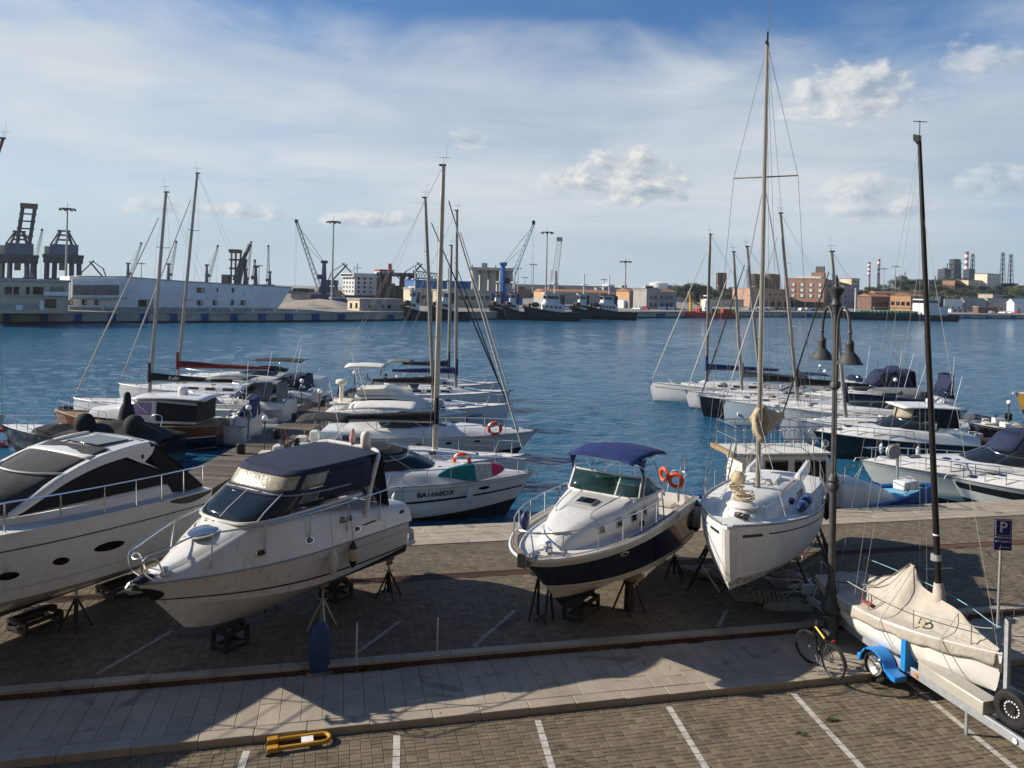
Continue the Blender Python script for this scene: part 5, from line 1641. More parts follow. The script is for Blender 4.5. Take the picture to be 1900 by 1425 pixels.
	bar('backstay', (.02, 0, h.zs(0)), top, .004, ROPE_GREY, t, 4)
	for (a, b_) in ((.52, 1), (.78, 1), (.30, 1)):
		sd = -1
		pts = [Vector((L * a, 0.02, h.zs(a) + zr(a) + .06)), Vector((L * (a + .02), sd * h.b(a) * .5, h.zs(a) + zr(a) * .5 + .06)), Vector((L * (a + .03), sd * (h.b(a) + .03), h.zs(a) - .02)), Vector((L * (a + .05), sd * (h.b(a) + .03), h.zs(a) - .18)), Vector((L * (a + .08), sd * (h.b(a) * .86), h.zs(a) - .50))]
		MB().tube(catmull(pts, 5), .008, 5).build('lashing', ROPE_GREY, t)
	MB().torus(Vector((L * .70, -h.b(.7) * .75, h.zs(.7) + .17)), .07, .018, 14, 6, Matrix.Rotation(1.2, 4, 'X')).build('lashing_knot', ROPE, t)
	MB().box(L * .42 - .12, L * .42 + .12, -h.b(.42) * .78 - .05, -h.b(.42) * .78 + .05, h.zs(.42) + .10, h.zs(.42) + .14).tube([(L * .42 - .12, -h.b(.42) * .78, h.zs(.42) + .1), (L * .42 - .15, -h.b(.42) * .78, h.zs(.42) + .34)], .012, 5).tube([(L * .42 + .12, -h.b(.42) * .78, h.zs(.42) + .1), (L * .42 + .10, -h.b(.42) * .78, h.zs(.42) + .34)], .012, 5).build('genoa_car', pm('rusty_fitting', (.25, .07, .05), .7, var=.4), t)
	# ---- trailer
	tr = thing('boat_trailer', 'galvanised boat trailer with bright blue mudguards carrying the beige covered boat', 'trailer', (org.x, org.y, ST_Z), ang)
	TB = pm('trailer_blue', (.015, .20, .55), .4, var=.1)
	TS = pm('trailer_galvanised', (.42, .44, .47), .5, .55, var=.15, scale=10)
	for sd in (1, -1):
		mb = MB()
		pts = [(-.3, sd * .60, .64), (1.9, sd * .66, .54), (3.2, sd * .66, .50), (5.6, sd * .64, .46), (7.6, sd * .10, .44)]
		for a, b in zip(pts, pts[1:]):
			a, b = Vector(a), Vector(b)
			n = Vector((-(b - a).y, (b - a).x, 0)).normalized() * .035
			mb.loft([[p + n + Vector((0, 0, -.08)), p - n + Vector((0, 0, -.08)), p - n + Vector((0, 0, .08)), p + n + Vector((0, 0, .08))] for p in (a, b)], True, True, True)
		mb.build('side_rail', TS, tr, bevel=.008)
		wy = sd * .88
		wx = 2.35
		Mw = Matrix.Rotation(math.radians(90), 4, 'X')
		wo = MB().lathe([(.19, -.08), (.25, -.10), (.30, -.085), (.315, -.04), (.315, .04), (.30, .085), (.25, .10), (.19, .08)], (wx, wy, .32), 28, Mw, cap=False).build('wheel', RUBBER, tr)
		MB().lathe([(.02, -.055), (.05, -.075), (.07, -.04), (.13, -.05), (.18, -.085), (.195, -.085), (.195, .08), (.02, .06)], (wx, wy, .32), 24, Mw if sd > 0 else Matrix.Rotation(math.radians(-90), 4, 'X')).build('rim', GALV, wo)
		arc = []
		for k in range(13):
			a = math.radians(178 - 13.2 * k)
			arc.append((wx + .355 * math.cos(a), .32 + .365 * math.sin(a)))
		arc += [(wx + .42, .40), (wx + .60, .39)]
		ring = []
		for x, z in arc:
			ring.append([Vector((x, wy - .15, z)), Vector((x, wy + .15, z)), Vector((x, wy + .15, z - .05)), Vector((x, wy + .145, z - .012)), Vector((x, wy - .145, z - .012)), Vector((x, wy - .15, z - .05))])
		mg = MB().loft(ring, True, True, True).build('mudguard', TB, tr)
		MB().box(wx + .38, wx + .62, wy - .145, wy + .145, .28, .388).build('mudguard_step', TB, tr, bevel=.02)
		MB().box(wx - .47, wx - .38, wy - .13, wy + .13, .26, .40).build('mudflap', TB, tr, bevel=.02)
		MB().box(wx + .16, wx + .26, wy - .20, wy - .152, .50, .58).build('side_lamp', STEEL, tr, bevel=.01)
		bar('axle_arm', (wx, sd * .62, .36), (wx, wy - sd * .1, .32), .045, TS, tr, 8)
		MB().prism([(2.85, sd * .80, .48), (2.97, sd * .80, .48), (2.97, sd * .79, 1.10), (2.85, sd * .79, 1.10)], (0, -sd * .40, 0)).build('hull_support', TB, tr, bevel=.006)
		MB().prism([(.3, sd * .62, .6), (.62, sd * .62, .6), (.62, sd * .60, .84), (.3, sd * .60, .88)], (0, -sd * .06, 0)).build('hull_support', TS, tr)
		bar('hull_roller_arm', (-.1, sd * .62, .68), (-.1, sd * .5, .98), .02, TS, tr)
		MB().box(-.42, -.30, sd * .55 - .16, sd * .55 + .16, .72, .92).build('tail_board', pm('board_pale', (.45, .52, .58), .5), tr)
	bar('axle', (2.35, .62, .36), (2.35, -.62, .36), .05, TS, tr, 8)
	for x, y in ((-.3, .6), (3.0, .60), (4.6, .40)):
		bar('crossbeam', (x, y, .45), (x, -y, .45), .04, TS, tr)
	MB().box(4.5, 8.6, -.055, .055, .30, .42).build('drawbar', TS, tr, bevel=.01)
	MB().box(4.46, 4.54, -.04, .04, .36, 2.12).build('bow_post', TS, tr, bevel=.008)
	MB().tube([(4.5, -.14, 2.27), (4.5, -.13, 2.14), (4.5, 0, 2.11), (4.5, .13, 2.14), (4.5, .14, 2.27)], .016, 6).build('mast_cradle', DARKMETAL, tr)
	MB().box(4.38, 4.46, -.06, .06, 1.1, 1.25).build('winch', DARKMETAL, tr, bevel=.01)
	bxm = frame_M((3.95, -.62, .545), (1.0, .02, -.02), (-.02, 1, 0))
	MB().box(-.72, .72, -.10, .22, .02, .24, bxm).build('tool_box', pm('tool_box_zinc', (.52, .50, .44), .5, .5, var=.1), tr, bevel=.012)
	MB().box(-.735, .735, -.115, .235, .242, .262, bxm).build('tool_box_lid', MATS['tool_box_zinc'], tr, bevel=.006)
	sw = Matrix.Rotation(math.radians(90), 4, 'X') @ Matrix.Rotation(math.radians(8), 4, 'Y')
	c = (5.0, -.40, .80)
	spo = MB().lathe([(.19, -.09), (.25, -.105), (.30, -.09), (.315, -.04), (.315, .04), (.30, .09), (.25, .105), (.19, .09)], c, 28, sw, cap=False).build('spare_tyre', RUBBER, tr)
	MB().lathe([(.02, .05), (.07, .06), (.08, .04), (.15, .045), (.185, .085), (.2, .085), (.2, -.06), (.02, -.05)], c, 24, sw).build('spare_rim', pm('rim_black', (.03, .03, .032), .4, .5), spo)
	for k in range(16):
		a = k * math.pi / 8
		p = sw @ Vector((.125 * math.cos(a), .125 * math.sin(a), .048))
		MB().lathe([(.014, -.004), (.014, .004)], Vector(c) + p, 8, sw).build('rim_hole', LETTER_W, spo)
	MB().lathe([(.045, -.004), (.045, .01)], (3.15, -.70, .50), 12, Matrix.Rotation(math.radians(90), 4, 'X')).build('side_reflector', pm('amber_reflector', (.6, .18, .03), .3), tr)
	MB().lathe([(.045, -.004), (.045, .01)], (5.3, -.70, .46), 12, Matrix.Rotation(math.radians(90), 4, 'X')).build('side_reflector', LETTER_W, tr)
	bar('jockey_leg', (4.3, -.66, .40), (4.3, -.66, .0), .03, TS, tr)
	bar('jockey_leg', (2.6, -.66, .42), (2.6, -.66, .16), .03, DARKMETAL, tr)
trailer_boat()
# ---------------------------------------------------------------- double arm street lamp
def street_lamp(loc, label, lean=0.0, group='street lamps along the kerb', rz=0.0):
	m = pm('lamp_cast_iron', (.06, .062, .062), .55, .35, var=.2, scale=6)
	t = thing('street_lamp', label, 'street lamp', loc, rz, group)
	MB().lathe([(.15, 0), (.15, .50), (.16, .54), (.16, .60), (.13, .66), (.19, .74), (.225, .80), (.21, .87), (.165, .93), (.155, 1.02), (.125, 1.10), (.105, 1.20), (.11, 1.24), (.105, 1.30), (.085, 1.36)], n=20).build('base', m, t)
	MB().lathe([(.082, 1.36), (.074, 3.38)], n=14).build('lower_shaft', m, t)
	MB().lathe([(.076, 3.36), (.11, 3.42), (.13, 3.50), (.10, 3.56), (.125, 3.62), (.09, 3.70), (.062, 3.76)], n=16).build('collar', m, t)
	MB().lathe([(.060, 3.76), (.052, 7.3)], n=14).build('upper_shaft', m, t)
	MB().lathe([(.07, 5.62), (.11, 5.66), (.11, 5.74), (.07, 5.80)], n=14).build('collar', m, t)
	MB().lathe([(.062, 7.30), (.08, 7.34), (.075, 7.42), (.12, 7.50), (.085, 7.56), (.10, 7.68), (.16, 7.80), (.175, 7.86), (.06, 7.90), (.03, 7.98), (.05, 8.04), (.015, 8.16)], n=16).build('finial', m, t)
	for sd in (1, -1):
		a = catmull([(sd * .09, 0, 5.70), (sd * .10, 0, 6.9), (sd * .18, 0, 7.28), (sd * .38, 0, 7.45), (sd * .58, 0, 7.28), (sd * .66, 0, 7.0), (sd * .67, 0, 6.74)], 6)
		arm = MB().tube(a, .034, 8).build('arm', m, t)
		MB().sphere((sd * .67, 0, 6.90), .05, 8).build('arm_knob', m, arm)
		x = sd * .67
		sh = MB().lathe([(.03, 6.76), (.075, 6.72), (.095, 6.66), (.085, 6.63), (.085, 6.50), (.12, 6.46), (.18, 6.40), (.225, 6.31), (.27, 6.245), (.285, 6.23), (.27, 6.235), (.21, 6.30), (.14, 6.40), (.07, 6.42)], (x, 0, 0), 22, cap=False).build('lamp_shade', m, t)
		MB().sphere((x, 0, 6.36), .08, 10).build('bulb', pm('frosted_bulb', (.7, .7, .66), .3), sh)
		bar('conduit', (sd * .085, 0, 3.7), (sd * .085, 0, 5.7), .020, m, t)
	t.rotation_euler = (0, lean, rz)
	return t
lp = G(1541, 1196, SW_Z)
street_lamp(lp, 'dark cast iron street lamp with two bell shades on the kerb beside the bicycle', lean=math.radians(-1.0), rz=math.radians(-88))
street_lamp(lp + Vector((-math.cos(QA), -math.sin(QA), 0)) * 19.0, 'dark cast iron street lamp with two bell shades farther along the kerb', rz=math.radians(-88))
# ---------------------------------------------------------------- bicycle leaning on the lamp
def bicycle():
	a, b = G(1500, 1229, SW_Z), G(1545, 1259, SW_Z)          # front and rear contact points
	d = (a - b)
	wb = d.length
	ang = math.atan2(d.y, d.x)
	t = thing('bicycle', 'black bicycle with yellow frame tubes leaning by the lamp base', 'bicycle', (b.x, b.y, SW_Z), ang)
	s = wb / 1.05
	s = 1.0
	Rw = .335
	YEL = pm('bike_yellow', (.75, .52, .10), .35)
	RED = pm('reflector_red', (.5, .02, .02), .3)
	Mw = Matrix.Rotation(math.radians(90), 4, 'X')
	steer = Matrix.Rotation(math.radians(14), 4, 'Z')
	for i, x in enumerate((0, wb)):
		M = (steer if i else Matrix.Identity(4)) @ Mw
		c = Vector((x, 0, Rw))
		w = MB().torus(c, Rw - .018, .020, 36, 8, M).build('tyre', RUBBER, t)
		MB().torus(c, Rw - .045, .012, 36, 6, M).build('rim', STEEL if i == 0 else DARKMETAL, w)
		MB().lathe([(.02, -.04), (.02, .04)], c, 10, M).build('hub', STEEL, w)
		sp = MB()
		for k in range(20):
			q = k * math.pi / 10
			sp.tube([c + M @ Vector((.02 * math.cos(q + .6), .02 * math.sin(q + .6), .02 * (-1) ** k)), c + M @ Vector(((Rw - .05) * math.cos(q), (Rw - .05) * math.sin(q), 0))], .002, 3, cap=False)
		so = sp.build('spokes', STEEL, w)
		so['kind'] = 'stuff'
	bb = Vector((.42, 0, .29))
	seat = Vector((.20, 0, .78))
	head, headb = Vector((wb - .18, 0, .86)), Vector((wb - .13, 0, .70))
	bar('top_tube', lerp(bb, seat, .82), head - Vector((0, 0, .03)), .021, YEL, t, 8)
	bar('down_tube', bb, headb, .023, BLACK, t, 8)
	bar('seat_tube', bb, seat, .018, BLACK, t, 8)
	bar('head_tube', headb, head, .024, BLACK, t, 8)
	for sd in (.05, -.05):
		bar('chain_stay', bb, (0, sd, Rw), .011, BLACK, t)
		bar('seat_stay', lerp(bb, seat, .82), (0, sd, Rw), .010, BLACK, t)
		MB().tube([headb, (wb - .09, sd, .6), (wb, sd, Rw)], .013, 6).build('fork_blade', BLACK, t)
	MB().tube(catmull([(wb - .20, .29, 1.0), (wb - .22, .15, 1.02), (wb - .2, 0, .98), (wb - .22, -.15, 1.02), (wb - .20, -.29, 1.0)], 4), .013, 6).build('handlebar', BLACK, t)
	bar('stem', head, (wb - .2, 0, .98), .014, STEEL, t)
	for sd in (1, -1):
		bar('grip', (wb - .20, sd * .2, 1.008), (wb - .20, sd * .30, 1.0), .018, BLACK, t)
	MB().loft([[(.06, y * .09, .84 + z) for y, z in ((1, 0), (.5, .05), (-.5, .05), (-1, 0), (0, -.03))], [(.16, y * .07, .86 + z) for y, z in ((1, 0), (.5, .045), (-.5, .045), (-1, 0), (0, -.03))], [(.32, y * .025, .85 + z) for y, z in ((1, 0), (.5, .03), (-.5, .03), (-1, 0), (0, -.02))]], True, True, True).build('saddle', BLACK, t)
	MB().lathe([(.085, -.006), (.085, .006)], bb + Vector((0, -.05, 0)), 20, Mw).build('chainring', DARKMETAL, t)
	bar('crank', bb + Vector((0, -.06, 0)), bb + Vector((.10, -.08, .13)), .012, STEEL, t)
	bar('crank', bb + Vector((0, .06, 0)), bb + Vector((-.10, .08, -.13)), .012, STEEL, t)
	MB().box(.46, .58, -.17, -.08, .40, .43).build('pedal', BLACK, t)
	MB().box(.26, .38, .08, .17, .15, .18).build('pedal', BLACK, t)
	MB().sphere((.0, 0, .74), .045, 10, (.5, 1, .8)).build('rear_lamp', RED, t)
	MB().torus((0, 0, Rw), Rw + .03, .022, 14, 5, Mw, (.18, .48)).build('mudguard', BLACK, t)
	bar('kickstand', (.3, .04, .27), (.22, .2, .0), .01, STEEL, t)
bicycle()
# ---------------------------------------------------------------- small street things
SIGNBLUE = pm('sign_blue', (.012, .018, .16), .4, var=.05)
def parking_sign():
	p = G(1851, 1166, 0.0)
	top = AT(1858, 962, p.y)
	t = thing('parking_sign', 'blue parking sign on a grey post reading P RISERVATO AI CLIENTI', 'sign', p, math.radians(-6))
	hgt = top.z
	bar('post', (0, 0, 0), (.05, .03, hgt - .02), .032, GALV, t, 10)
	M = Matrix.Translation((.055, -.02, 0))
	MB().box(-.19, .19, -.012, 0, hgt - .72, hgt, M).build('panel', SIGNBLUE, t, bevel=.004)
	for (x0, x1, z0, z1) in ((-.165, .165, hgt - .03, hgt - .024), (-.165, .165, hgt - .375, hgt - .369), (-.165, -.159, hgt - .369, hgt - .03), (.159, .165, hgt - .369, hgt - .03)):
		MB().box(x0, x1, -.017, -.0125, z0, z1, M).build('sign_border', LETTER_W, t)
	f = lambda z, x=0.055: frame_M((x, -.0345, z), (1, 0, 0), (0, 0, 1))
	text('sign_letter', 'P', .34, f(hgt - .20), LETTER_W, t, bold=.006)
	text('sign_words', 'RISERVATO', .068, f(hgt - .43), LETTER_W, t, bold=.001)
	text('sign_words', 'AI CLIENTI', .068, f(hgt - .52), LETTER_W, t, bold=.001)
	e = [(-.09, hgt - .66), (-.03, hgt - .66), (-.05, hgt - .685), (-.08, hgt - .685)]
	MB().prism([(.055 + x, -.033, z) for x, z in e], (0, -.002, 0)).build('sign_emblem', LETTER_W, t)
	MB().prism([(.0, -.033, hgt - .65), (.03, -.033, hgt - .65), (.0, -.033, hgt - .58)], (0, -.002, 0)).build('sign_emblem', LETTER_W, t)
	text('sign_words', 'Yachting', .045, f(hgt - .645, .115), LETTER_W, t, shear=.3)
	MB().box(.02, .09, -.03, .05, hgt - .5, hgt - .47).build('bracket', GALV, t)
parking_sign()
def blue_pedestal():
	p = G(589, 1250, SW_Z)
	m = pm('pedestal_blue', (.015, .05, .16), .5, var=.2, dirt=(.06, .06, .06), dirt_amt=.5, dscale=6, streak=.4)
	t = thing('service_pedestal', 'rounded blue service pedestal standing at the yard kerb', 'pedestal', p + Vector((0, .12, 0)), QA + .1)
	prof = [(-.19, 0), (.19, 0), (.19, .74), (.175, .82), (.14, .88), (.08, .92), (-.08, .92), (-.14, .88), (-.175, .82), (-.19, .74)]
	MB().prism([(x, -.16, z) for x, z in prof], (0, .32, 0)).build('body', m, t, bevel=.05)
	MB().box(-.15, .15, -.168, -.161, .12, .72).build('door', m, t, bevel=.004)
	for z in (.3, .65):
		MB().box(.201, .215, -.05, .05, z - .04, z + .04).build('hinge', GREYLINE, t)
	MB().box(-.24, .24, -.17, .17, -.0, .03).build('plinth', CONCRETE, t)
blue_pedestal()
for (px, py, topy, lab) in ((661, 1232, 1155, 'thin grey post beside the blue service pedestal'), (811, 1217, 1146, 'thin grey post on the kerb before the navy hulled cruiser')):
	p = G(px, py, 0)
	hgt = AT(px, topy, p.y).z
	t = thing('thin_post', lab, 'post', p, 0, 'thin posts on the kerb')
	MB().tube([(0, 0, 0), (0, 0, hgt)], .022, 8).build('shaft', GALV, t)
	MB().lathe([(.05, 0), (.05, .02), (.03, .03)], n=10).build('foot', GALV, t)
def yellow_hoop():
	p = G(500, 1390, ST_Z)
	q = G(612, 1374, ST_Z)
	d = q - p
	m = pm('barrier_yellow', (.46, .24, .02), .45, var=.15, dirt=(.15, .1, .05), dirt_amt=.4, dscale=8)
	t = thing('parking_barrier', 'yellow folding parking hoop lying flat by the kerb', 'barrier', p + Vector((0, 0, 0)), math.atan2(d.y, d.x))
	Ln = d.length
	pts = [(0, -.13, .10), (Ln * .5, -.13, .10), (Ln - .13, -.13, .10)] + [(Ln - .13 + .13 * math.sin(a), -.13 * math.cos(a), .10) for a in np.linspace(.3, math.pi - .3, 8)] + [(Ln - .13, .13, .10), (Ln * .5, .13, .10), (0, .13, .10)]
	MB().tube([(x, y, .065) for x, y, z in pts], .036, 10).build('hoop', m, t)
	MB().box(-.06, .06, -.22, .22, 0, .04).build('base_plate', DARKMETAL, t, bevel=.01)
	MB().box(-.04, .14, -.19, -.07, .03, .11).build('hinge', m, t, bevel=.01)
	MB().box(-.04, .14, .07, .19, .03, .11).build('hinge', m, t, bevel=.01)
	MB().box(Ln * .52, Ln * .72, -.085, .085, .075, .083).build('number_plate', LETTER_W, t)
yellow_hoop()
def cabinet():
	p = G(1590, 1170, SW_Z)
	t = thing('junction_box', 'low grey junction box at the kerb behind the lamp base', 'box', p + Vector((.2, .1, 0)), QA)
	MB().box(-.28, .28, -.12, .12, 0, .42).build('body', pm('box_grey', (.16, .16, .15), .7, var=.2), t, bevel=.015)
	for x in (-.1, .12):
		MB().lathe([(.04, 0), (.04, .02)], (x, -.121, .24), 10, Matrix.Rotation(math.radians(90), 4, 'X')).build('socket', BLACK, t)
cabinet()
wd = MB()
rr = random.Random(21)
def tuft(u, v, z, n, r, hh):
	for k in range(n):
		a = rr.uniform(0, 6.28)
		q = rr.random() ** .6 * r
		c = Q(u + q * math.cos(a), v + q * math.sin(a) * .5, z)
		d = Vector((math.cos(a), math.sin(a), 0)) * hh * .6
		w_ = d.cross(Vector((0, 0, 1))) * .25
		wd.add([c + w_, c - w_, c + d + Vector((0, 0, hh * rr.uniform(.4, 1)))], [(0, 1, 2)])
for (px, py) in ((1545, 1337), (1485, 1362), (1540, 1336)):
	p = G(px, py, ST_Z)
	u, v = p.x * math.cos(QA) + p.y * math.sin(QA), -p.x * math.sin(QA) + p.y * math.cos(QA)
	tuft(u, v, ST_Z, 60, .12, .05)
for k in range(60):
	u = rr.uniform(-4, 11)
	tuft(u, V_KERB - .03, ST_Z, rr.randrange(2, 14), .08, .03)
for u in np.linspace(.1, 1.3, 30):
	tuft(u + rr.uniform(-.1, .1), V_SW - .03, SW_Z, 16, .12, .07)
wo = wd.build('weeds', pm('weed_green', (.06, .075, .025), .8, var=.4), None, smooth=False)
tag(wo, 'low weeds growing in the paving joints', 'weeds', kind='stuff')
lt = MB()
for k in range(160):
	u, v, z = rr.choice([(rr.uniform(-4, 11), V_KERB - rr.random() ** 2 * .35, ST_Z + .004), (rr.uniform(-4, 11), rr.uniform(V_KERB + .05, V_SW), SW_Z + .004), (rr.uniform(-3, 10), V_SW - rr.random() * .06, SW_Z + .004)])
	c = Q(u, v, z)
	s_ = rr.uniform(.008, .028)
	a = rr.uniform(0, 6.28)
	d1, d2 = Vector((math.cos(a), math.sin(a), .2)) * s_, Vector((-math.sin(a), math.cos(a), 0)) * s_ * .6
	lt.add([c - d1, c + d2, c + d1, c - d2], [(0, 1, 2, 3)])
tag(lt.build('litter', pm('leaf_litter', (.16, .13, .09), .9, var=.6, scale=3), None, smooth=False), 'small leaves and scraps scattered on the paving', 'litter', kind='stuff')
# ================================================================== JETTIES AND MOORED BOATS
PLANK = stone('jetty_plank', (.13, .11, .09), .85, .25, 5, (.08, .065, .05), .5, 1.5, island=.3)
def jetty(label, a, b, width, z, step=.32):
	"""floating jetty from a to b (xy); every plank its own piece"""
	a, b = Vector(a), Vector(b)
	d = b - a
	L = d.length
	ang = math.atan2(d.y, d.x)
	t = thing('jetty', label, 'jetty', (a.x, a.y, z), ang, 'floating jetties')
	me = MB().box(-step / 2 + .012, step / 2 - .012, -width / 2, width / 2, -.045, 0).mesh('plank', PLANK, smooth=False)
	n = int(L / step)
	for i in range(n):
		o = bpy.data.objects.new('plank', me)
		col.objects.link(o)
		o.parent = t
		o.location = ((i + .5) * step, rnd.uniform(-.02, .02), rnd.uniform(-.006, .006))
	for y in (-width / 2 + .06, width / 2 - .06):
		MB().box(0, L, y - .08, y + .08, -.35, -.05).build('side_beam', PLANK, t)
	x = 1.5
	k = 0
	while x < L - 1:
		MB().box(x, x + 2.2, -width / 2 + .2, width / 2 - .2, -.75, -.352).build('float', CONCRETE, t, bevel=.03)
		x += 4.5
	return t, ang
J1a, J1b = Vector((-12.9, 27.6)), Vector((-11.6, 62.0))
J1, J1ang = jetty('long wooden jetty with globe lamps between the moored boats, beyond the white canopy cruiser', J1a, J1b, 2.2, WATER + .62)
J2a, J2b = Vector((35.2, 40.0)), Vector((29.6, 73.0))
J2, J2ang = jetty('wooden jetty with globe lamps behind the row of bows facing the open water', J2a, J2b, 2.4, WATER + .62)
JZ = WATER + .62
def pedestal_lamp(px, py, z_base, lab, base_py):
	"""globe lamp standing on the jetty: py pixel of the globe, base_py of the foot"""
	p = G(px, base_py, z_base)
	hgt = AT(px, py, p.y).z - z_base
	globe_lamp((p.x, p.y, z_base), hgt, lab)
pedestal_lamp(490, 778, JZ, 'globe lamp on the near end of the long jetty, seen above the navy canopy', 838)
pedestal_lamp(460, 758, JZ, 'globe lamp on the near jetty edge beside a timber pile', 815)
pedestal_lamp(592, 727, JZ, 'globe lamp halfway along the long jetty, boat-shed side', 785)
pedestal_lamp(559, 708, JZ, 'globe lamp halfway along the long jetty beside the grey canvas boats', 758)
pedestal_lamp(657, 693, JZ, 'globe lamp at the outer end of the long jetty', 736)
pedestal_lamp(1521, 680, JZ, 'globe lamp at the outer end of the far jetty', 716)
pedestal_lamp(1530, 690, JZ, 'globe lamp second from the outer end of the far jetty', 728)
pedestal_lamp(1660, 706, JZ, 'globe lamp before the navy canvas enclosures on the far jetty', 768)
pedestal_lamp(1693, 726, JZ, 'globe lamp above the white hard top cruiser on the far jetty', 790)
pedestal_lamp(1871, 748, JZ, 'globe lamp standing by the black and white speedboat', 800)
def cleat_rope(label, a, b, sag=.25, r=.014, mat=None, group='mooring lines'):
	a, b = Vector(a), Vector(b)
	t = MB().tube([lerp(a, b, k / 10) - Vector((0, 0, sag * 4 * (k / 10) * (1 - k / 10))) for k in range(11)], r, 5).build('mooring_line', mat or ROPE_GREY)
	return tag(t, label, 'rope', group)
def hstyle(h, t, colour, bottom, boot=.16, bands=None):
	h.band('hull_bottom', 0, boot, bottom, t, nv=3)
	h.band('topside', boot, 1, colour, t, nv=7)
def add_rails(h, t, t0=.4, hgt=.55, n=5, mid=False, r=.018):
	rail(t, h, t0, .985, hgt, n, inset=.08, r=r, mid=mid)
def jetty_room(bow, hd, L):
	"""longest hull that fits between a bow position and its jetty"""
	x, y = bow[0], bow[1]
	j1 = lerp(J1a.x, J1b.x, (y - J1a.y) / (J1b.y - J1a.y))
	j2 = lerp(J2a.x, J2b.x, (y - J2a.y) / (J2b.y - J2a.y))
	if abs(hd) < 30 and x > j1: return min(L, x - j1 - 1.75)
	if abs(hd) > 150 and x < j1: return min(L, j1 - 1.75 - x)
	if abs(hd) > 150 and x < j2: return min(L, j2 - 1.6 - x)
	return L
def sailboat(label, bow, hd, L, B, mast_top, mast_frac=.57, hull=None, cover=None, cover_col=None, fb=1.15, stripe=None, name='sailing_boat', letters=None,
			 spreaders=2, dodger=None, boot=.22, genoa=True, forestay=None, letter_t=.78, mast_mat=None, wheel=False, boom_up=1.0, flags=True, rake=.45, roof_win=True, text_cover=None, genoa_mat=None):
	"""moored sailing boat; bow = world xy of the stem at deck height; mast_top = world point"""
	hull = hull or WHITE
	L0, L = L, jetty_room(bow, hd, L)
	mast_frac = 1 - (1 - mast_frac) * L0 / L
	h = Hull(L, B, WATER + fb * .95 - WATER, fb * 1.15, -.45, -.02, rake, sag=.05, tb=.42, pb=2.1, ws=.74, round_=True, rn=.5, rm=.8, tk=.4, pk=1.8, zk0=-.05)
	ang = math.radians(hd)
	org = Vector((bow[0], bow[1], WATER)) - Vector((math.cos(ang), math.sin(ang), 0)) * L
	t = thing(name, label, 'sailing boat', org, ang, 'sailing boats at their moorings')
	R_ = Matrix.Translation(org) @ Matrix.Rotation(ang, 4, 'Z')
	hstyle(h, t, hull, ANTIFOUL, boot)
	if stripe: h.stripe('hull_stripe', .90, .925, 0, .97, stripe, t)
	h.stripe('boot_stripe', boot + .05, boot + .085, 0, .985, FENDER_NAVY, t)
	h.rubrail('toe_rail', .025, ALU, t)
	h.deck('deck', DECK, t, dz=-.01, camber=.08)
	zt = lambda x: h.zs(clamp(x / L))
	def st(f, wb, wt, dz, cr): return (L * f, B / 2 * wb, zt(L * f), B / 2 * wt, zt(L * f) + dz, cr)
	cr = Cab([st(.26, .66, .58, .42, .04), st(.4, .68, .58, .42, .06), st(.55, .62, .50, .36, .07), st(.68, .48, .36, .24, .06), st(.78, .32, .2, .1, .03)], r=.15)
	cr.build('coachroof', WHITE, t)
	if roof_win:
		for sd in (1, -1):
			for f0, f1 in ((.30, .36), (.40, .46), (.50, .56)):
				cr.pane('cabin_window', [L * f0, L * (f0 + f1) / 2, L * f1], .3, .7, DARKGLASS, t, sd)
	MB().box(.04 * L, .25 * L, -B * .22, B * .22, fb * .5, fb * .92).build('cockpit_seat', TEAK, t)
	for sd in (1, -1):
		MB().box(.04 * L, .26 * L, sd * B * .27 - .06, sd * B * .27 + .06, zt(0) - .02, zt(0) + .28).build('cockpit_coaming', WHITE, t, bevel=.03)
	if dodger:
		rows = [[Vector((L * lerp(.34, .20, k / 6), y * B * .32, zt(L * .3) + lerp(.45, .95, math.sin(k / 6 * math.pi / 2)) * (1 - .18 * y * y))) for y in np.linspace(-1, 1, 9)] for k in range(7)]
		draped(rows, 'spray_hood', dodger, t, .03, 2)
	mt = R_.inverted() @ Vector(mast_top)
	mx = L * mast_frac
	mz = cr.top(mx, 0).z - .02
	mb_ = Vector((mx, 0, mz))
	mm = mast_mat or ALU
	MB().tube([mb_, lerp(mb_, mt, .5), mt], [.105, .10, .075], 8, flat=(.8, 1.2)).build('mast', mm, t)
	MB().box(mt.x - .2, mt.x + .12, mt.y - .05, mt.y + .05, mt.z - .05, mt.z + .03).build('masthead_cap', BLACK, t)
	if flags: masthead(t, mt)
	for k in range(spreaders):
		q = (k + 1) / (spreaders + 1) + .06
		c = lerp(mb_, mt, q)
		for sd in (1, -1):
			tip = c + Vector((-.12, sd * B * .24, .04))
			bar('spreader', c, tip, .022, mm, t, 5)
	for sd in (1, -1):
		ch = h.pt(mast_frac - .02, 1, sd, -.04)
		tips = [lerp(mb_, mt, (k + 1) / (spreaders + 1) + .06) + Vector((-.12, sd * B * .24, .04)) for k in range(spreaders)]
		MB().tube([ch] + tips + [mt], .0065, 4).build('shroud', WIRE, t)
		bar('shroud', ch + Vector((.2, 0, 0)), lerp(mb_, mt, .38), .006, WIRE, t, 4)
		bar('backstay', (0, sd * .35 * B, zt(0)), mt, .006, WIRE, t, 4)
	fz = Vector((L - .12, 0, zt(L) + .05))
	fs = lerp(mb_, mt, .94)
	if genoa: MB().tube([fz + (fs - fz) * .02, lerp(fz, fs, .3), lerp(fz, fs, .93)], [.04, .055, .03], 7).build('furled_genoa', genoa_mat or pm('genoa_grey', (.42, .40, .36), .85, var=.1), t)
	else: bar('forestay', fz, fs, .012, WIRE, t, 5)
	bz = mz + boom_up
	b0, b1 = Vector((mx - .1, 0, bz)), Vector((L * .14, 0, bz + .05))
	bar('boom', b0, b1, .06, mm, t, 8)
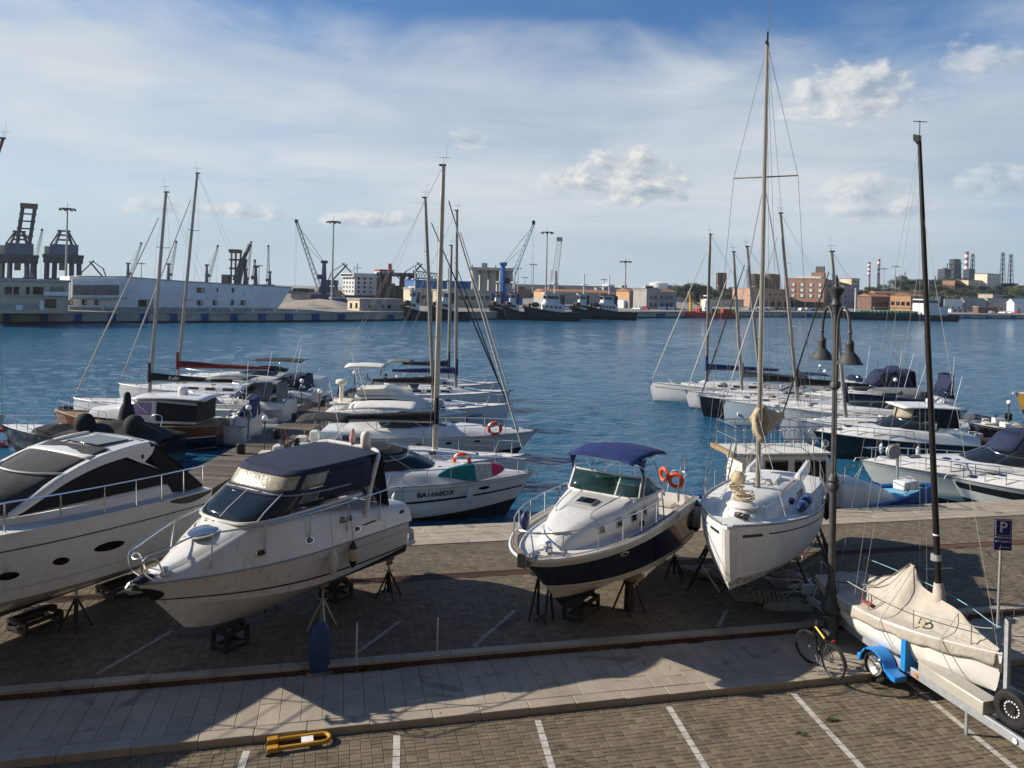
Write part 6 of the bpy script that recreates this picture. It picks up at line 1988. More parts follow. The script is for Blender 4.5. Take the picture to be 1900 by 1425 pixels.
	if cover:
		rows = []
		rr = random.Random(int(L * 100))
		for k in range(13):
			q = k / 12
			c = lerp(b0, b1, q)
			up = lerp(.46, .15, q)
			rows.append([c + Vector((0, math.cos(a) * (.16 - .06 * q) * (1 + .12 * math.sin(3 * a + k)), .02 + up * (.5 + .5 * math.sin(a)) + rr.uniform(-.02, .02))) for a in np.linspace(0, 2 * math.pi, 11)[:-1]])
		MB().loft(rows, True, True, True).build('sail_cover', cover, t, ang=80)
		MB().tube([mb_ + Vector((0, 0, boom_up - .1)), mb_ + Vector((.02, 0, boom_up + 1.1))], [.14, .10], 8).build('mast_boot', cover, t)
	if text_cover:
		for sd, xd in ((1, -1), (-1, 1)):
			text('cover_lettering', text_cover, .34, frame_M(lerp(b0, b1, .30) + Vector((0, sd * .20, .2)), (xd, 0, 0), (0, 0, 1)), LETTER_W, t)
	if letters:
		for sd, xd in ((1, -1), (-1, 1)):
			c, n = h.pt(letter_t, .86, sd), h.nrm(letter_t, .86, sd)
			ax = (h.pt(letter_t + .02, .86, sd) - h.pt(letter_t - .02, .86, sd)).normalized() * xd
			text('hull_lettering', letters, .26, frame_M(c + n * .012, ax, n.cross(ax)), LETTER, t, bold=.004)
	rc = random.Random(int(L * 1000) + int(bow[1] * 10))
	MB().torus((L * .10, 0, zt(0) + .35), .42, .02, 20, 5, Matrix.Rotation(math.radians(80), 4, 'Y')).build('steering_wheel', STEEL, t)
	MB().box(L * .105, L * .125, -.12, .12, fb * .5, zt(0) + .35).build('helm_pedestal', WHITE, t)
	MB().box(-.22, .0, .22 * B, .22 * B + .26, zt(0) + .25, zt(0) + .68).build('outboard_motor', BLACK, t, bevel=.05)
	for k in range(7):
		x = rc.uniform(.28, .9) * L
		y = rc.uniform(-.6, .6) * h.b(x / L)
		p = cr.top(x, y) if x < .75 * L and abs(y) < cr.at(x)[3] else Vector((x, y, zt(x) + .02))
		s_ = rc.uniform(.10, .28)
		MB().sphere(p, s_, 8, (1.3, 1, .45)).build(rc.choice(['rope_pile', 'folded_canvas', 'deck_bag']), rc.choice([ROPE_GREY, ROPE, CANVAS_BLACK, CANVAS_BLUE, TEAK, WHITE, CANVAS_GREY]), t)
	if rc.random() < .6:
		rows = [[Vector((lerp(L * .24, L * .02, k / 5), y * B * .36, zt(0) + 1.75 + .08 * math.sin(math.pi * k / 5) + .08 * (1 - y * y))) for y in np.linspace(-1, 1, 7)] for k in range(6)]
		draped(rows, 'bimini_canvas', rc.choice([CANVAS_GREY, CANVAS_NAVY, CANVAS_BLACK, CANVAS_BEIGE]), t, .03, 2, solid=.015)
		for x in (.04, .22):
			MB().tube([(L * .12, B * .36, zt(0) + .1), (L * x, B * .36, zt(0) + 1.76), (L * x, -B * .36, zt(0) + 1.76), (L * .12, -B * .36, zt(0) + .1)], .016, 5).build('bimini_hoop', STEEL, t)
	MB().tube([(.05, -.3 * B, zt(0) + .2), (-.25, -.3 * B, zt(0) + 1.4)], .02, 5).build('flag_staff', TEAK, t)
	MB().grid([[(-.25 - .02 * k, -.3 * B + .03 * math.sin(k), zt(0) + 1.38 - .16 * k), (-.18 - .03 * k, -.3 * B + .16, zt(0) + 1.30 - .17 * k)] for k in range(5)]).build('ensign', rc.choice([CANVAS_RED, CANVAS_BLUE, CANVAS_WHITE]), t)
	rail(t, h, .88, .99, .6, 1, inset=.06, r=.016)
	for sd in (1, -1):
		last = None
		for tt in (.06, .22, .38, .54, .70, .86):
			p = h.pt(tt, 1, sd, -.05)
			bar('stanchion', p, p + Vector((0, 0, .6)), .014, STEEL, t, 5)
			if last:
				for zz in (.58, .3): bar('guard_wire', last + Vector((0, 0, zz)), p + Vector((0, 0, zz)), .007, WIRE, t, 4)
			last = p
		MB().tube([h.pt(.05, 1, sd, -.06) + Vector((0, 0, .02)), h.pt(.04, 1, sd, -.06) + Vector((0, 0, .62)), Vector((.02, sd * .2 * B, zt(0) + .62))], .016, 6).build('pushpit', STEEL, t)
	MB().box(L - .2, L + .15, -.06, .06, zt(L) - .02, zt(L) + .04).build('bow_roller', STEEL, t)
	MB().tube([(L - .1, 0, zt(L) + .06), (L + .18, 0, zt(L) + .02), (L + .2, 0, zt(L) - .15)], .03, 5).build('anchor', GALV, t)
	return t, h, R_
def cruiser(label, bow, hd, L, B, fb=1.25, hull=None, boot=.2, top='canopy', canvas=None, deck_h=.5, stripe=None, letters=None, glass_mat=None, name='motor_cruiser',
			arch=False, ports=2, bow_up=1.25, hardtop=None, cabin_f=.48, letter_t=.5, roof_z=1.45, flag=None, open_boat=False, platform=True, ang_letters=.32, seat=None, railing=True, grey_line=True):
	"""moored motor boat"""
	hull = hull or WHITE
	L = jetty_room(bow, hd, L)
	h = Hull(L, B, fb, fb * bow_up, -.4, .02, L * .11, sag=-.02, tb=.40, pb=2.3, zc0=.12, zc1=fb * .62, kc=.90, vc=.34, flare=1.5, tk=.5, ws=.94)
	ang = math.radians(hd)
	org = Vector((bow[0], bow[1], WATER)) - Vector((math.cos(ang), math.sin(ang), 0)) * L
	t = thing(name, label, 'motor boat', org, ang, 'motor boats at their moorings')
	R_ = Matrix.Translation(org) @ Matrix.Rotation(ang, 4, 'Z')
	h.band('hull_bottom', 0, .30, ANTIFOUL, t, nv=3)
	h.band('topside', .30, 1, hull, t, nv=7)
	if stripe: h.stripe('hull_stripe', .62, .67, 0, .985, stripe, t)
	if grey_line: h.stripe('gunwale_line', .90, .915, 0, .99, GREYLINE, t)
	h.rubrail('rub_strip', .022, GREYLINE, t)
	zt = lambda f: h.zs(clamp(f))
	canvas = canvas or CANVAS_NAVY
	if open_boat:
		h.deck('foredeck', DECK, t, t0=.62, dz=-.01, camber=.06)
		MB().box(.08 * L, .62 * L, -B * .4, B * .4, .25, .3).build('cockpit_sole', DECK, t)
		for sd in (1, -1):
			MB().grid([[Vector((L * tt, sd * (h.b(tt) - .02), zt(tt))), Vector((L * tt, sd * (h.b(tt) - .16), zt(tt) + .01)), Vector((L * tt, sd * (h.b(tt) - .18), .3))] for tt in h.ts(8, 0, .64)]).build('side_lining', WHITE, t)
		MB().box(.35 * L, .47 * L, -.35, .35, .3, fb + .35).build('helm_console', WHITE, t, bevel=.05)
		cushion('helm_seat', (.28 * L, 0, .3), (.45, .9, .75), seat or CUSH, t)
		cushion('sun_pad', (.72 * L, 0, zt(.72) + .06), (L * .16, B * .4, .1), seat or CUSH, t)
	else:
		def st(f, top_, wk, c): return (L * f, h.b(min(f, .99)) * .99, zt(f) + .004, h.b(min(f, .99)) * wk, zt(f) + top_, c)
		k = deck_h
		dk = Cab([st(0, k * .7, .9, .02), st(.15, k * .85, .88, .02), st(.3, k * .95, .85, .03), st(cabin_f, k, .80, .06), st(.66, k * .72, .75, .10), st(.8, k * .42, .70, .08), st(.92, k * .18, .6, .04), st(.985, .04, .3, .01)], r=.18)
		dk.build('deck_moulding', WHITE, t)
		for sd in (1, -1):
			if ports:
				for f in np.linspace(.45, .72, ports):
					h.ellipse('port_light', f, .80, .17, .065, DARKGLASS, t, sd=sd, rim=STEEL)
		p = dk.top(L * .76, 0)
		MB().box(p.x - .25, p.x + .25, -.25, .25, p.z - .03, p.z + .03).build('deck_hatch', DARKGLASS, t, bevel=.03)
		zb = zt(cabin_f) + k - .02
		zs_ = zb + .52
		w = Wrap([(zb - .2, L * .10, L * (cabin_f + .13), B * .41, 3.2), (zb, L * .10, L * (cabin_f + .10), B * .40, 3.2), (zs_, L * .10, L * cabin_f - .25, B * .36, 3.4), (zb + roof_z * .72, L * .09, L * cabin_f - .75, B * .34, 3.4), (zb + roof_z * .82, L * .09, L * cabin_f - 1.0, B * .30, 3.4)])
		gm = glass_mat or SMOKE
		for sg in (-1, 1):
			w.patch('windscreen', 0.004 * sg, sg * .5, zb - .02, zs_, gm, t, na=10)
			w.patch('side_screen', sg * .52, sg * .86, zb, lambda a: zs_ - .3 * clamp((abs(a) - .6) * 3), gm, t, na=8)
			w.line('screen_frame', 0, zs_, sg * .86, zs_ - .24, .022, STEEL, t)
			w.line('mullion', sg * .5, zb, sg * .5, zs_, .022, STEEL, t, 3)
		w.line('mullion', 0, zb, 0, zs_, .022, STEEL, t, 3)
		if top == 'canopy':
			zr = zb + roof_z * .82
			w.patch('canopy_front', -.5, .5, zs_ + .01, zr, canvas, t, off=.004, na=16)
			for sg in (-1, 1):
				w.patch('canopy_window', sg * .5, sg * .74, zs_ - .1, zr - .14, SMOKE, t, na=8)
				w.patch('canopy_curtain', sg * .74, sg * .995, zb, zr, canvas, t, na=8)
				w.patch('canopy_valance', sg * .48, sg * .76, zr - .16, zr, canvas, t, off=.006)
			w.cap('canopy_roof', zr, .10, canvas, t, off=.006)
			MB().grid([[Vector((L * .09 - .12 * (1 - j / 4), y * B * .36, lerp(zb - .1, zr, j / 4))) for y in np.linspace(-1, 1, 7)] for j in range(5)]).build('aft_curtain', canvas, t)
		elif top == 'bimini':
			zr = zb + roof_z
			rows = [[Vector((L * lerp(cabin_f - .02, .12, k_ / 8), y * B * .40, zr + .08 * math.sin(math.pi * k_ / 8) + .10 * (1 - abs(y) ** 2.5))) for y in np.linspace(-1, 1, 11)] for k_ in range(9)]
			draped(rows, 'bimini_canvas', canvas, t, .02, 2.5, solid=.012)
			for f in (.14, .26, cabin_f - .05):
				MB().tube(catmull([(L * .25, B * .42, zb - .1), (L * f, B * .40, zr), (L * f, 0, zr + .1), (L * f, -B * .40, zr), (L * .25, -B * .42, zb - .1)], 5), .018, 6).build('bimini_hoop', STEEL, t)
		elif top == 'hardtop':
			zr = zb + roof_z
			rows = [[Vector((L * lerp(cabin_f + .0, .10, k_ / 8) - .2 * y * y, y * B * .40, zr + .05 * math.sin(math.pi * k_ / 8) + .06 * (1 - y * y))) for y in np.linspace(-1, 1, 11)] for k_ in range(9)]
			o = MB().grid(rows).build('hard_top', hardtop or WHITE, t)
			md = o.modifiers.new('solid', 'SOLIDIFY')
			md.thickness = .07
			for sg in (-1, 1):
				w2 = Wrap([(zs_ - .02, L * .10, L * cabin_f - .25, B * .36, 3.4), (zr, L * .10, L * cabin_f - .4, B * .37, 3.6)])
				w2.patch('upper_window', sg * .01, sg * .5, zs_, zr - .05, PVC, t, na=10)
				w2.patch('upper_window', sg * .54, sg * .84, zs_ - .1, zr - .05, SMOKE, t, na=8)
				w2.line('roof_post', sg * .52, zs_ - .1, sg * .52, zr, .04, BLACK, t, 3)
				w2.line('roof_post', sg * .86, zb, sg * .86, zr, .05, BLACK, t, 3)
				w2.patch('aft_curtain', sg * .87, sg * .995, zb + .1, zr, CANVAS_BLACK, t)
		if arch:
			for sd in (1, -1):
				MB().tube(catmull([(L * .24, sd * B * .45, zb - .2), (L * .18, sd * B * .43, zb + .6), (L * .12, sd * B * .36, zb + roof_z * .9), (L * .11, 0, zb + roof_z * .98)], 5), .07, 8).build('radar_arch', WHITE, t)
		if letters:
			for sd, xd in ((1, -1), (-1, 1)):
				c, n = h.pt(letter_t, .80, sd), h.nrm(letter_t, .80, sd)
				ax = (h.pt(letter_t + .02, .80, sd) - h.pt(letter_t - .02, .80, sd)).normalized() * xd
				text('hull_lettering', letters, ang_letters, frame_M(c + n * .012, ax, n.cross(ax)), LETTER, t, bold=.006)
		if railing: rail(t, h, .42, .985, .52, 6, inset=.10, r=.02, base=lambda q: h.zs(q) + .03)
	rc = random.Random(int(L * 1000) + int(bow[1] * 10))
	MB().box(.02, .10, -B * .30, B * .05, fb * .35, fb + (.0 if open_boat else deck_h * .6)).build('transom_door', rc.choice([CANVAS_BLACK, TEAK, GREYLINE]), t)
	for sd in (1, -1):
		MB().tube(catmull([(.9, sd * B * .44, fb + .3), (.7, sd * B * .43, fb + .95), (.1, sd * B * .41, fb + .95), (.02, sd * B * .30, fb + .35)], 4), .018, 5).build('stern_rail', STEEL, t)
	if not open_boat:
		for k in range(5):
			x = rc.uniform(.55, .92) * L
			y = rc.uniform(-.5, .5) * h.b(x / L)
			MB().sphere(dk.top(x, y), rc.uniform(.08, .2), 8, (1.3, 1, .4)).build(rc.choice(['rope_pile', 'folded_canvas', 'deck_bag']), rc.choice([ROPE_GREY, ROPE, CANVAS_BLUE, WHITE, CANVAS_GREY]), t)
		bar('aerial', (L * .2, B * .38, fb + .6), (L * .12, B * .42, fb + 3.6), .012, LETTER_W, t, 4)
	if platform: MB().box(-.5, 0.02, -B * .4, B * .4, .22, .32).build('bathing_platform', WHITE, t, bevel=.03)
	MB().box(L - .35, L + .15, -.06, .06, h.zs(1) + .03, h.zs(1) + .08).build('bow_roller', STEEL, t)
	MB().tube([(L - .2, 0, h.zs(1) + .1), (L + .14, 0, h.zs(1) + .06), (L + .22, 0, h.zs(1) - .1)], .03, 5).build('anchor', GALV, t)
	return t, h, R_
def side_fender(R_, h, tt, sd, label, mat=None, ln=.6, r=.11, up=.0, cap=None):
	p = R_ @ Vector((h.L * tt, sd * (h.b(tt) + r * .9), h.zs(tt) - .15 + up))
	fender(label, p, ln, r, mat or FENDER, rope_to=R_ @ Vector((h.L * tt, sd * (h.b(tt) - .08), h.zs(tt) + .5)), cap=cap)
def xy(px, py, z):
	p = G(px, py, z)
	return (p.x, p.y)
# ---- right of the long jetty (bows towards open water), nearest first
bA = xy(988, 879, .35)
tA, hA, RA = cruiser('white cruiser lettered BA1668DX carrying a teal and pink paddleboard', bA, 4, 9.2, 2.9, fb=1.35, boot=.3, top='canopy', canvas=CANVAS_BLACK, stripe=LETTER, letters='BA1668DX', letter_t=.60, ang_letters=.30, ports=0, deck_h=.5, cabin_f=.50, roof_z=.9)
for f in (.35, .80):
	hA.ellipse('port_light', f, .80, .22, .075, DARKGLASS, tA, sd=-1, rim=STEEL)
side_fender(RA, hA, .435, -1, 'grey fender on the lettered white cruiser, after one', ln=.62, r=.115)
side_fender(RA, hA, .735, -1, 'grey fender on the lettered white cruiser, under the paddleboard', ln=.62, r=.115)
def paddleboard():
	"""teal board strapped along the rail of the lettered cruiser"""
	LB, wB = 2.55, .36
	c = RA @ Vector((hA.L * .735, -hA.b(.735) + .02, hA.zs(.735) + .36))
	ang = math.radians(4)
	t = thing('paddleboard', 'teal, patterned and pink paddleboard strapped on edge along the lettered cruiser', 'paddleboard', c, ang)
	tilt = Matrix.Rotation(math.radians(-8), 4, 'Y') @ Matrix.Rotation(math.radians(-78), 4, 'X')
	def outline(x):
		q = abs(x) / (LB / 2)
		return wB * max(0, 1 - q ** 2.6) ** .62
	def piece(name, x0, x1, mat):
		xs = np.linspace(x0, x1, 14)
		rows = []
		for x in xs:
			w = max(outline(x), .004)
			rows.append([tilt @ Vector((x, y * w, z)) for y, z in ((-1, 0), (-.9, .05), (0, .06), (.9, .05), (1, 0), (.9, -.05), (0, -.06), (-.9, -.05))])
		return MB().loft(rows, True, True, True).build(name, mat, t)
	TEAL = pm('board_teal', (.01, .17, .20), .35, var=.08)
	PINK = pm('board_pink', (.55, .035, .14), .4, var=.08)
	m = bpy.data.materials.new('board_pattern')
	m.use_nodes = True
	g = NG(m.node_tree)
	tc = g.n('ShaderNodeTexCoord').outputs['Object']
	vo = g.n('ShaderNodeTexVoronoi')
	vo.inputs['Scale'].default_value = 26
	g.put(vo.inputs['Vector'], tc)
	g.put(m.node_tree.nodes['Principled BSDF'].inputs['Base Color'], g.mix(g.ss(vo.outputs['Distance'], .25, .45), (.07, .07, .08), (.55, .55, .55)))
	piece('tail_section', -LB / 2, .18, TEAL)
	piece('pad_section', .18, .80, m)
	piece('nose_section', .80, LB / 2, PINK)
	f = frame_M(tilt @ Vector((.98, .03, .066)), tilt.to_3x3() @ Vector((1, 0, 0)), tilt.to_3x3() @ Vector((0, 1, 0)))
	MB().torus(f.translation, .10, .014, 20, 5, f.to_3x3().to_4x4(), (.1, .9)).build('emblem', pm('emblem_pale', (.65, .4, .45), .5), t)
	MB().tube([f @ Vector((.06, -.14, 0)), f @ Vector((.06, .16, 0)), f @ Vector((.0, .2, 0))], .012, 5).build('emblem', MATS['emblem_pale'], t)
	for x in (-1.0, .18):
		w = outline(x)
		MB().tube([tilt @ Vector((x, y * w * 1.06, z)) for y, z in ((-1, .0), (-.9, .06), (0, .07), (.9, .06), (1, 0))], .012, 5).build('strap', BLACK, t)
paddleboard()
lifebuoy('orange lifebuoy lying on deck behind the paddleboard', frame_M(RA @ Vector((hA.L * .70, .55, hA.zs(.7) + .45)), (1, 0, 0), (0, -.3, 1)), R=.30, r=.075, white=True)
bB = xy(990, 846, .1)
sailboat('sailing boat with thick pale mast and black boom cover behind the lettered cruiser', (bB[0] - .3, bB[1] + .6), 3, 10.4, 3.2, AT(823, 306, bB[1] + .6), mast_frac=.60, cover=CANVAS_BLACK, fb=1.15, genoa=True, spreaders=2, mast_mat=pm('mast_gold_alloy', (.50, .45, .37), .45, .6, var=.12), boom_up=1.25, dodger=CANVAS_GREY)
lifebuoy('orange lifebuoy on the bow rail of the sailing boat with black boom cover', frame_M(AT(918, 795, bB[1] + 4.2), (1, 0, .1), (0, -.2, 1)), R=.30, r=.085)
bC = xy(965, 800, .1)
cruiser('sleek white open cruiser with dark swept windscreen and long foredeck, moored past the sailing boat', (bC[0] + .9, bC[1]), 3, 11.0, 3.1, fb=1.15, top='bimini', canvas=CANVAS_WHITE, cabin_f=.46, roof_z=.95, ports=3, deck_h=.45)
bD = xy(865, 800, -.2)
tD, hD, RD = cruiser('cream flybridge cruiser with white bimini and mushroom radar on the long jetty', (xy(870, 775, 0)[0], xy(870, 775, 0)[1] + .4), 2, 9.8, 3.2, fb=1.2, hull=CREAM, top='none', cabin_f=.56, deck_h=.6, ports=0)
fz = hD.zs(.4) + .5
fb_ = Cab([(1.6, 1.2, fz - .1, 1.1, fz + .75, .03), (3.6, 1.2, fz, 1.05, fz + .8, .05), (4.8, 1.05, fz, .8, fz + .7, .06), (5.9, .8, fz - .05, .4, fz + .25, .05)], r=.3)
fb_.build('deckhouse', CREAM, tD)
for sd in (1, -1):
	fb_.pane('saloon_window', np.linspace(2.0, 4.8, 8), .25, lambda x: .78 - .08 * max(0, x - 3.6), DARKGLASS, tD, sd)
MB().box(4.9, 5.4, -.4, .4, fz + .42, fz + .47, Matrix.Identity(4)).build('roof_hatch', pm('hatch_blue', (.02, .05, .14), .3), tD, bevel=.02)
fly = Cab([(1.7, 1.0, fz + .78, 1.0, fz + 1.12, 0), (3.4, .95, fz + .8, .9, fz + 1.2, 0), (4.1, .7, fz + .75, .5, fz + 1.0, .02)], r=.1)
fly.build('flybridge', CREAM, tD)
rows = [[Vector((lerp(3.3, 1.0, k / 8), y * 1.05, fz + 2.35 + .06 * math.sin(math.pi * k / 8) + .08 * (1 - abs(y) ** 2.4))) for y in np.linspace(-1, 1, 11)] for k in range(9)]
draped(rows, 'bimini_canvas', CANVAS_WHITE, tD, .02, 2.4, solid=.06)
for x in (1.1, 1.9, 3.1):
	for sd in (1, -1):
		bar('bimini_leg', (2.0, sd * 1.0, fz + 1.1), (x, sd * 1.02, fz + 2.36), .022, STEEL, tD)
MB().lathe([(.10, 0), (.12, .9), (.28, .98), (.34, 1.05), (.34, 1.18), (.26, 1.26), (.04, 1.3)], (.7, -.2, fz + .3), 16).build('radar_scanner', CREAM, tD)
MB().box(.2, 1.2, -1.05, 1.05, fz + .2, fz + .32).build('aft_arch', CREAM, tD, bevel=.04)
rope_bundle = MB().sphere((6.3, -.6, hD.zs(.66) + .75), .32, 10, (1.3, .9, .7)).build('deck_bundle', CANVAS_BEIGE, tD)
bE = xy(945, 757, .0)
tE, hE, RE = sailboat('pale hulled sailing boat lettered HELI16 moored beyond the flybridge cruiser', bE, 2, 11.6, 3.5, AT(789, 366, bE[1]), mast_frac=.585, cover=CANVAS_BLACK, fb=1.35, letters='HELI16', letter_t=.80, hull=pm('pale_grey_gelcoat', (.58, .60, .62), .25, var=.05), dodger=CANVAS_BLACK, genoa=True, genoa_mat=CANVAS_BLACK)
side_fender(RE, hE, .735, -1, 'navy fender on the pale hulled sailing boat', FENDER_NAVY, ln=.8, r=.16)
bF = xy(952, 742, .0)
sailboat('white sailing boat with blue sail cover moored behind the pale hulled one', (bF[0] - .2, bF[1] + 4.2), 2, 11.8, 3.4, AT(848, 390, bF[1] + 4.2), mast_frac=.66, cover=CANVAS_BLUE, fb=1.2, genoa=True, dodger=CANVAS_NAVY)
bF2 = (bF[0] - 1.0, bF[1] + 9.0)
sailboat('white sailing boat with navy sail cover last in the row on the long jetty', bF2, 2, 11.0, 3.3, AT(838, 455, bF2[1]), mast_frac=.62, cover=CANVAS_NAVY, fb=1.2, genoa=True, genoa_mat=CANVAS_BLACK)
GREYRIB = pm('rib_tube_grey', (.26, .27, .28), .6, var=.1)
def rib(label, bow, hd, L, B, tube=GREYRIB, z=WATER, engine=True, seat=None, console=True, cover=None, group='inflatable boats'):
	ang = math.radians(hd)
	org = Vector((bow[0], bow[1], z)) - Vector((math.cos(ang), math.sin(ang), 0)) * L
	t = thing('inflatable_boat', label, 'inflatable boat', org, ang, group)
	r = B * .13
	pts = [(0, B / 2 - r, .30), (L * .3, B / 2 - r, .30), (L * .6, B / 2 - r, .33), (L * .8, B * .36 - r * .6, .42), (L * .93, B * .17, .52), (L - r, 0, .56)]
	full = pts + [(x, -y, zz) for x, y, zz in pts[-2::-1]]
	cv = catmull(full, 5)
	MB().tube(cv, [r * (.6 if i in (0, len(cv) - 1) else 1) for i in range(len(cv))], 10).build('tube', tube, t)
	MB().loft([[(x, y * w, zz) for y, zz in ((-1, .28), (0, .28 - dd), (1, .28))] for x, w, dd in ((0, B * .36, .42), (L * .5, B * .36, .42), (L * .78, B * .24, .3), (L * .94, .03, .02))], False).build('hull', WHITE, t)
	MB().box(0, L * .8, -B * .28, B * .28, .2, .24).build('floor', DECK, t)
	if console:
		MB().box(L * .36, L * .48, -.3, .3, .24, 1.05).build('console', WHITE, t, bevel=.06)
		MB().grid([[(L * .48, y, .95), (L * .43, y * .9, 1.3)] for y in (-.3, 0, .3)]).build('console_screen', SMOKE, t)
	cushion('seat', (L * .25, 0, .24), (.5, B * .4, .5), seat or CUSH, t)
	if engine:
		e = MB().box(-.42, -.05, -.17, .17, .62, 1.12)
		e.build('outboard_cowl', BLACK, t, bevel=.07)
		MB().tube([(-.22, 0, .62), (-.28, 0, -.25)], [.10, .06], 8).build('outboard_leg', BLACK, t)
	if cover:
		rows = [[Vector((lerp(.0, L * .8, k / 8), y * B * .40, .5 + (.28 + .14 * math.sin(k * 1.3)) * (1 - y * y))) for y in np.linspace(-1, 1, 9)] for k in range(9)]
		draped(rows, 'boat_cover', cover, t, .06, 2.0)
	return t
rib('small inflatable with black outboard tied at the root of the long jetty', (xy(575, 842, JZ)[0] + .6, xy(575, 842, JZ)[1]), 5, 3.6, 1.7, pm('rib_tube_navy', (.03, .05, .11), .6))
# ---- left of the long jetty (bows away from it)
def wooden_gozzo():
	"""heavy dark wooden motor boat with wheelhouse canopy"""
	L, B = 9.2, 3.1
	st_ = xy(402, 826, WATER + .2)
	hd = 178
	ang = math.radians(hd)
	h = Hull(L, B, 1.35, 1.75, -.5, .1, .5, sag=.16, tb=.45, pb=2.1, ws=.62, round_=True, rn=.42, rm=.8, tk=.4, zk0=.0)
	org = Vector((st_[0] + .2, st_[1] + .4, WATER))
	t = thing('wooden_launch', 'black hulled launch with varnished rail, purple tinted screen and dark canvas cabin', 'motor boat', org, ang, 'motor boats at their moorings')
	h.band('topside', .12, .80, BLACKHULL, t, nv=8)
	h.band('hull_bottom', 0, .12, ANTIFOUL, t, nv=2)
	h.band('varnished_strake', .80, 1.0, pm('varnished_wood', (.16, .06, .025), .25, var=.3, scale=8, coat=.5), t, nv=3)
	h.stripe('white_line', .775, .80, 0, .98, LETTER_W, t)
	h.stripe('boot_stripe', .38, .41, 0, .98, LETTER_W, t)
	h.rubrail('gunwale', .05, TEAK, t, n=8)
	h.deck('deck', TEAK, t, dz=-.03, camber=.06)
	cb = Cab([(1.0, 1.15, 1.4, 1.1, 2.45, .06), (3.2, 1.2, 1.4, 1.12, 2.6, .08), (4.3, 1.15, 1.45, 1.0, 2.55, .06), (5.2, 1.0, 1.5, .8, 2.2, .05), (7.0, .7, 1.6, .5, 1.95, .04)], r=.2)
	cb.build('cabin', WHITE, t)
	PURP = pm('purple_tint_screen', (.16, .06, .22), .1, var=.2, spec=.8)
	for sd in (1, -1):
		cb.pane('cabin_curtain', np.linspace(.98, 3.1, 8), .12, .92, CANVAS_BLACK, t, sd, .03)
		cb.pane('tinted_screen', np.linspace(3.35, 4.9, 8), lambda x: .35 - .1 * (x - 3.35) * .2, lambda x: .88 - .22 * max(0, x - 4.2), PURP, t, sd, .015)
		cb.pane('cabin_side', np.linspace(3.2, 3.35, 3), 0.1, .95, WHITE, t, sd, .02)
		bar('roof_strut', (3.1, sd * 1.18, 1.5), (4.4, sd * 1.02, 2.55), .04, WHITE, t)
	rows = [[Vector((lerp(4.5, .5, k / 8), y * 1.22, 2.65 + .08 * math.sin(math.pi * k / 8) + .08 * (1 - y * y))) for y in np.linspace(-1, 1, 9)] for k in range(9)]
	o = MB().grid(rows).build('cabin_roof', WHITE, t)
	md = o.modifiers.new('solid', 'SOLIDIFY')
	md.thickness = .06
	MB().grid([[Vector((.95, y * 1.15, z)) for y in np.linspace(-1, 1, 7)] for z in (1.45, 2.05, 2.65)]).build('aft_curtain', CANVAS_BLACK, t)
	MB().lathe([(.22, 0), (.26, .06), (.27, .3), (.2, .42), (.05, .47)], (2.2, .1, 2.78), 16).build('satellite_dome', WHITE, t)
	rail(t, h, .62, .985, .55, 4, inset=.08, r=.02)
wooden_gozzo()
def covered_motor_boat():
	"""motor boat wholly under black canvas with two humps and a tower"""
	p = xy(250, 838, WATER + 1.0)
	L, B = 8.6, 3.0
	h = Hull(L, B, 1.3, 1.65, -.4, .02, 1.0, sag=.0, tb=.4, pb=2.3, zc0=.15, zc1=.9, kc=.9, vc=.34, ws=.94)
	ang = math.radians(176)
	org = Vector((p[0] + 1.0, p[1] + 1.6, WATER))
	t = thing('covered_motor_boat', 'motor boat under black canvas with two rounded humps and an upright covered console', 'motor boat', org, ang, 'motor boats at their moorings')
	h.band('hull_bottom', 0, .3, ANTIFOUL, t, nv=2)
	h.band('topside', .3, 1, BLACKHULL, t, nv=6)
	rows = []
	for i in range(25):
		q = i / 24
		tt = q * .74
		zr = 1.4 + .75 * math.sin(math.pi * min(1, q * 1.15) ** .8) ** 1.2 if q < .87 else 1.75
		row = []
		for y in np.linspace(-1, 1, 17):
			row.append(Vector((L * tt, y * h.b(tt) * 1.0, h.zs(tt) + .02 + (zr - h.zs(tt)) * max(0, 1 - abs(y) ** 1.6))))
		rows.append(row)
	draped(rows, 'boat_cover', CANVAS_BLACK, t, .10, 1.6)
	h.deck('foredeck', DECK, t, t0=.70, dz=.02, camber=.12)
	for (x, y) in ((3.9, .75), (1.5, .7)):
		MB().lathe([(.44, 0), (.48, .25), (.42, .52), (.25, .70), (.05, .76)], (x, y, 1.75), 14).build('covered_seat', CANVAS_BLACK, t)
	MB().lathe([(.40, 0), (.36, .5), (.28, .85), (.19, 1.0), (.16, 1.35), (.11, 1.5), (.03, 1.54)], (2.4, -.2, 1.9), 12).build('covered_console', CANVAS_BLACK, t)
	rail(t, h, .72, .985, .5, 3, inset=.08, r=.02)
covered_motor_boat()
bK = xy(134, 757, -.45)
sailboat('sailing boat with black sail cover lettered Kefir, left of the long jetty', bK, 178, 11.6, 3.5, AT(308, 356, bK[1]), mast_frac=.585, cover=CANVAS_BLACK, fb=1.3, text_cover='Kefir', genoa=True, boom_up=1.0, genoa_mat=None)
bL = xy(219, 718, .0)
sailboat('white sailing boat with maroon sail cover moored past the Kefir one', bL, 178, 12.4, 3.6, AT(366, 321, bL[1]), mast_frac=.66, cover=CANVAS_RED, fb=1.35, genoa=True, boom_up=1.1, genoa_mat=None)
bN = xy(300, 702, .2)
cruiser('white cruiser with black bimini moored past the maroon sail cover', (bN[0], bN[1] + 3), 178, 11.5, 3.4, fb=1.15, top='bimini', canvas=CANVAS_BLACK, roof_z=1.05)
bM = xy(345, 742, .0)
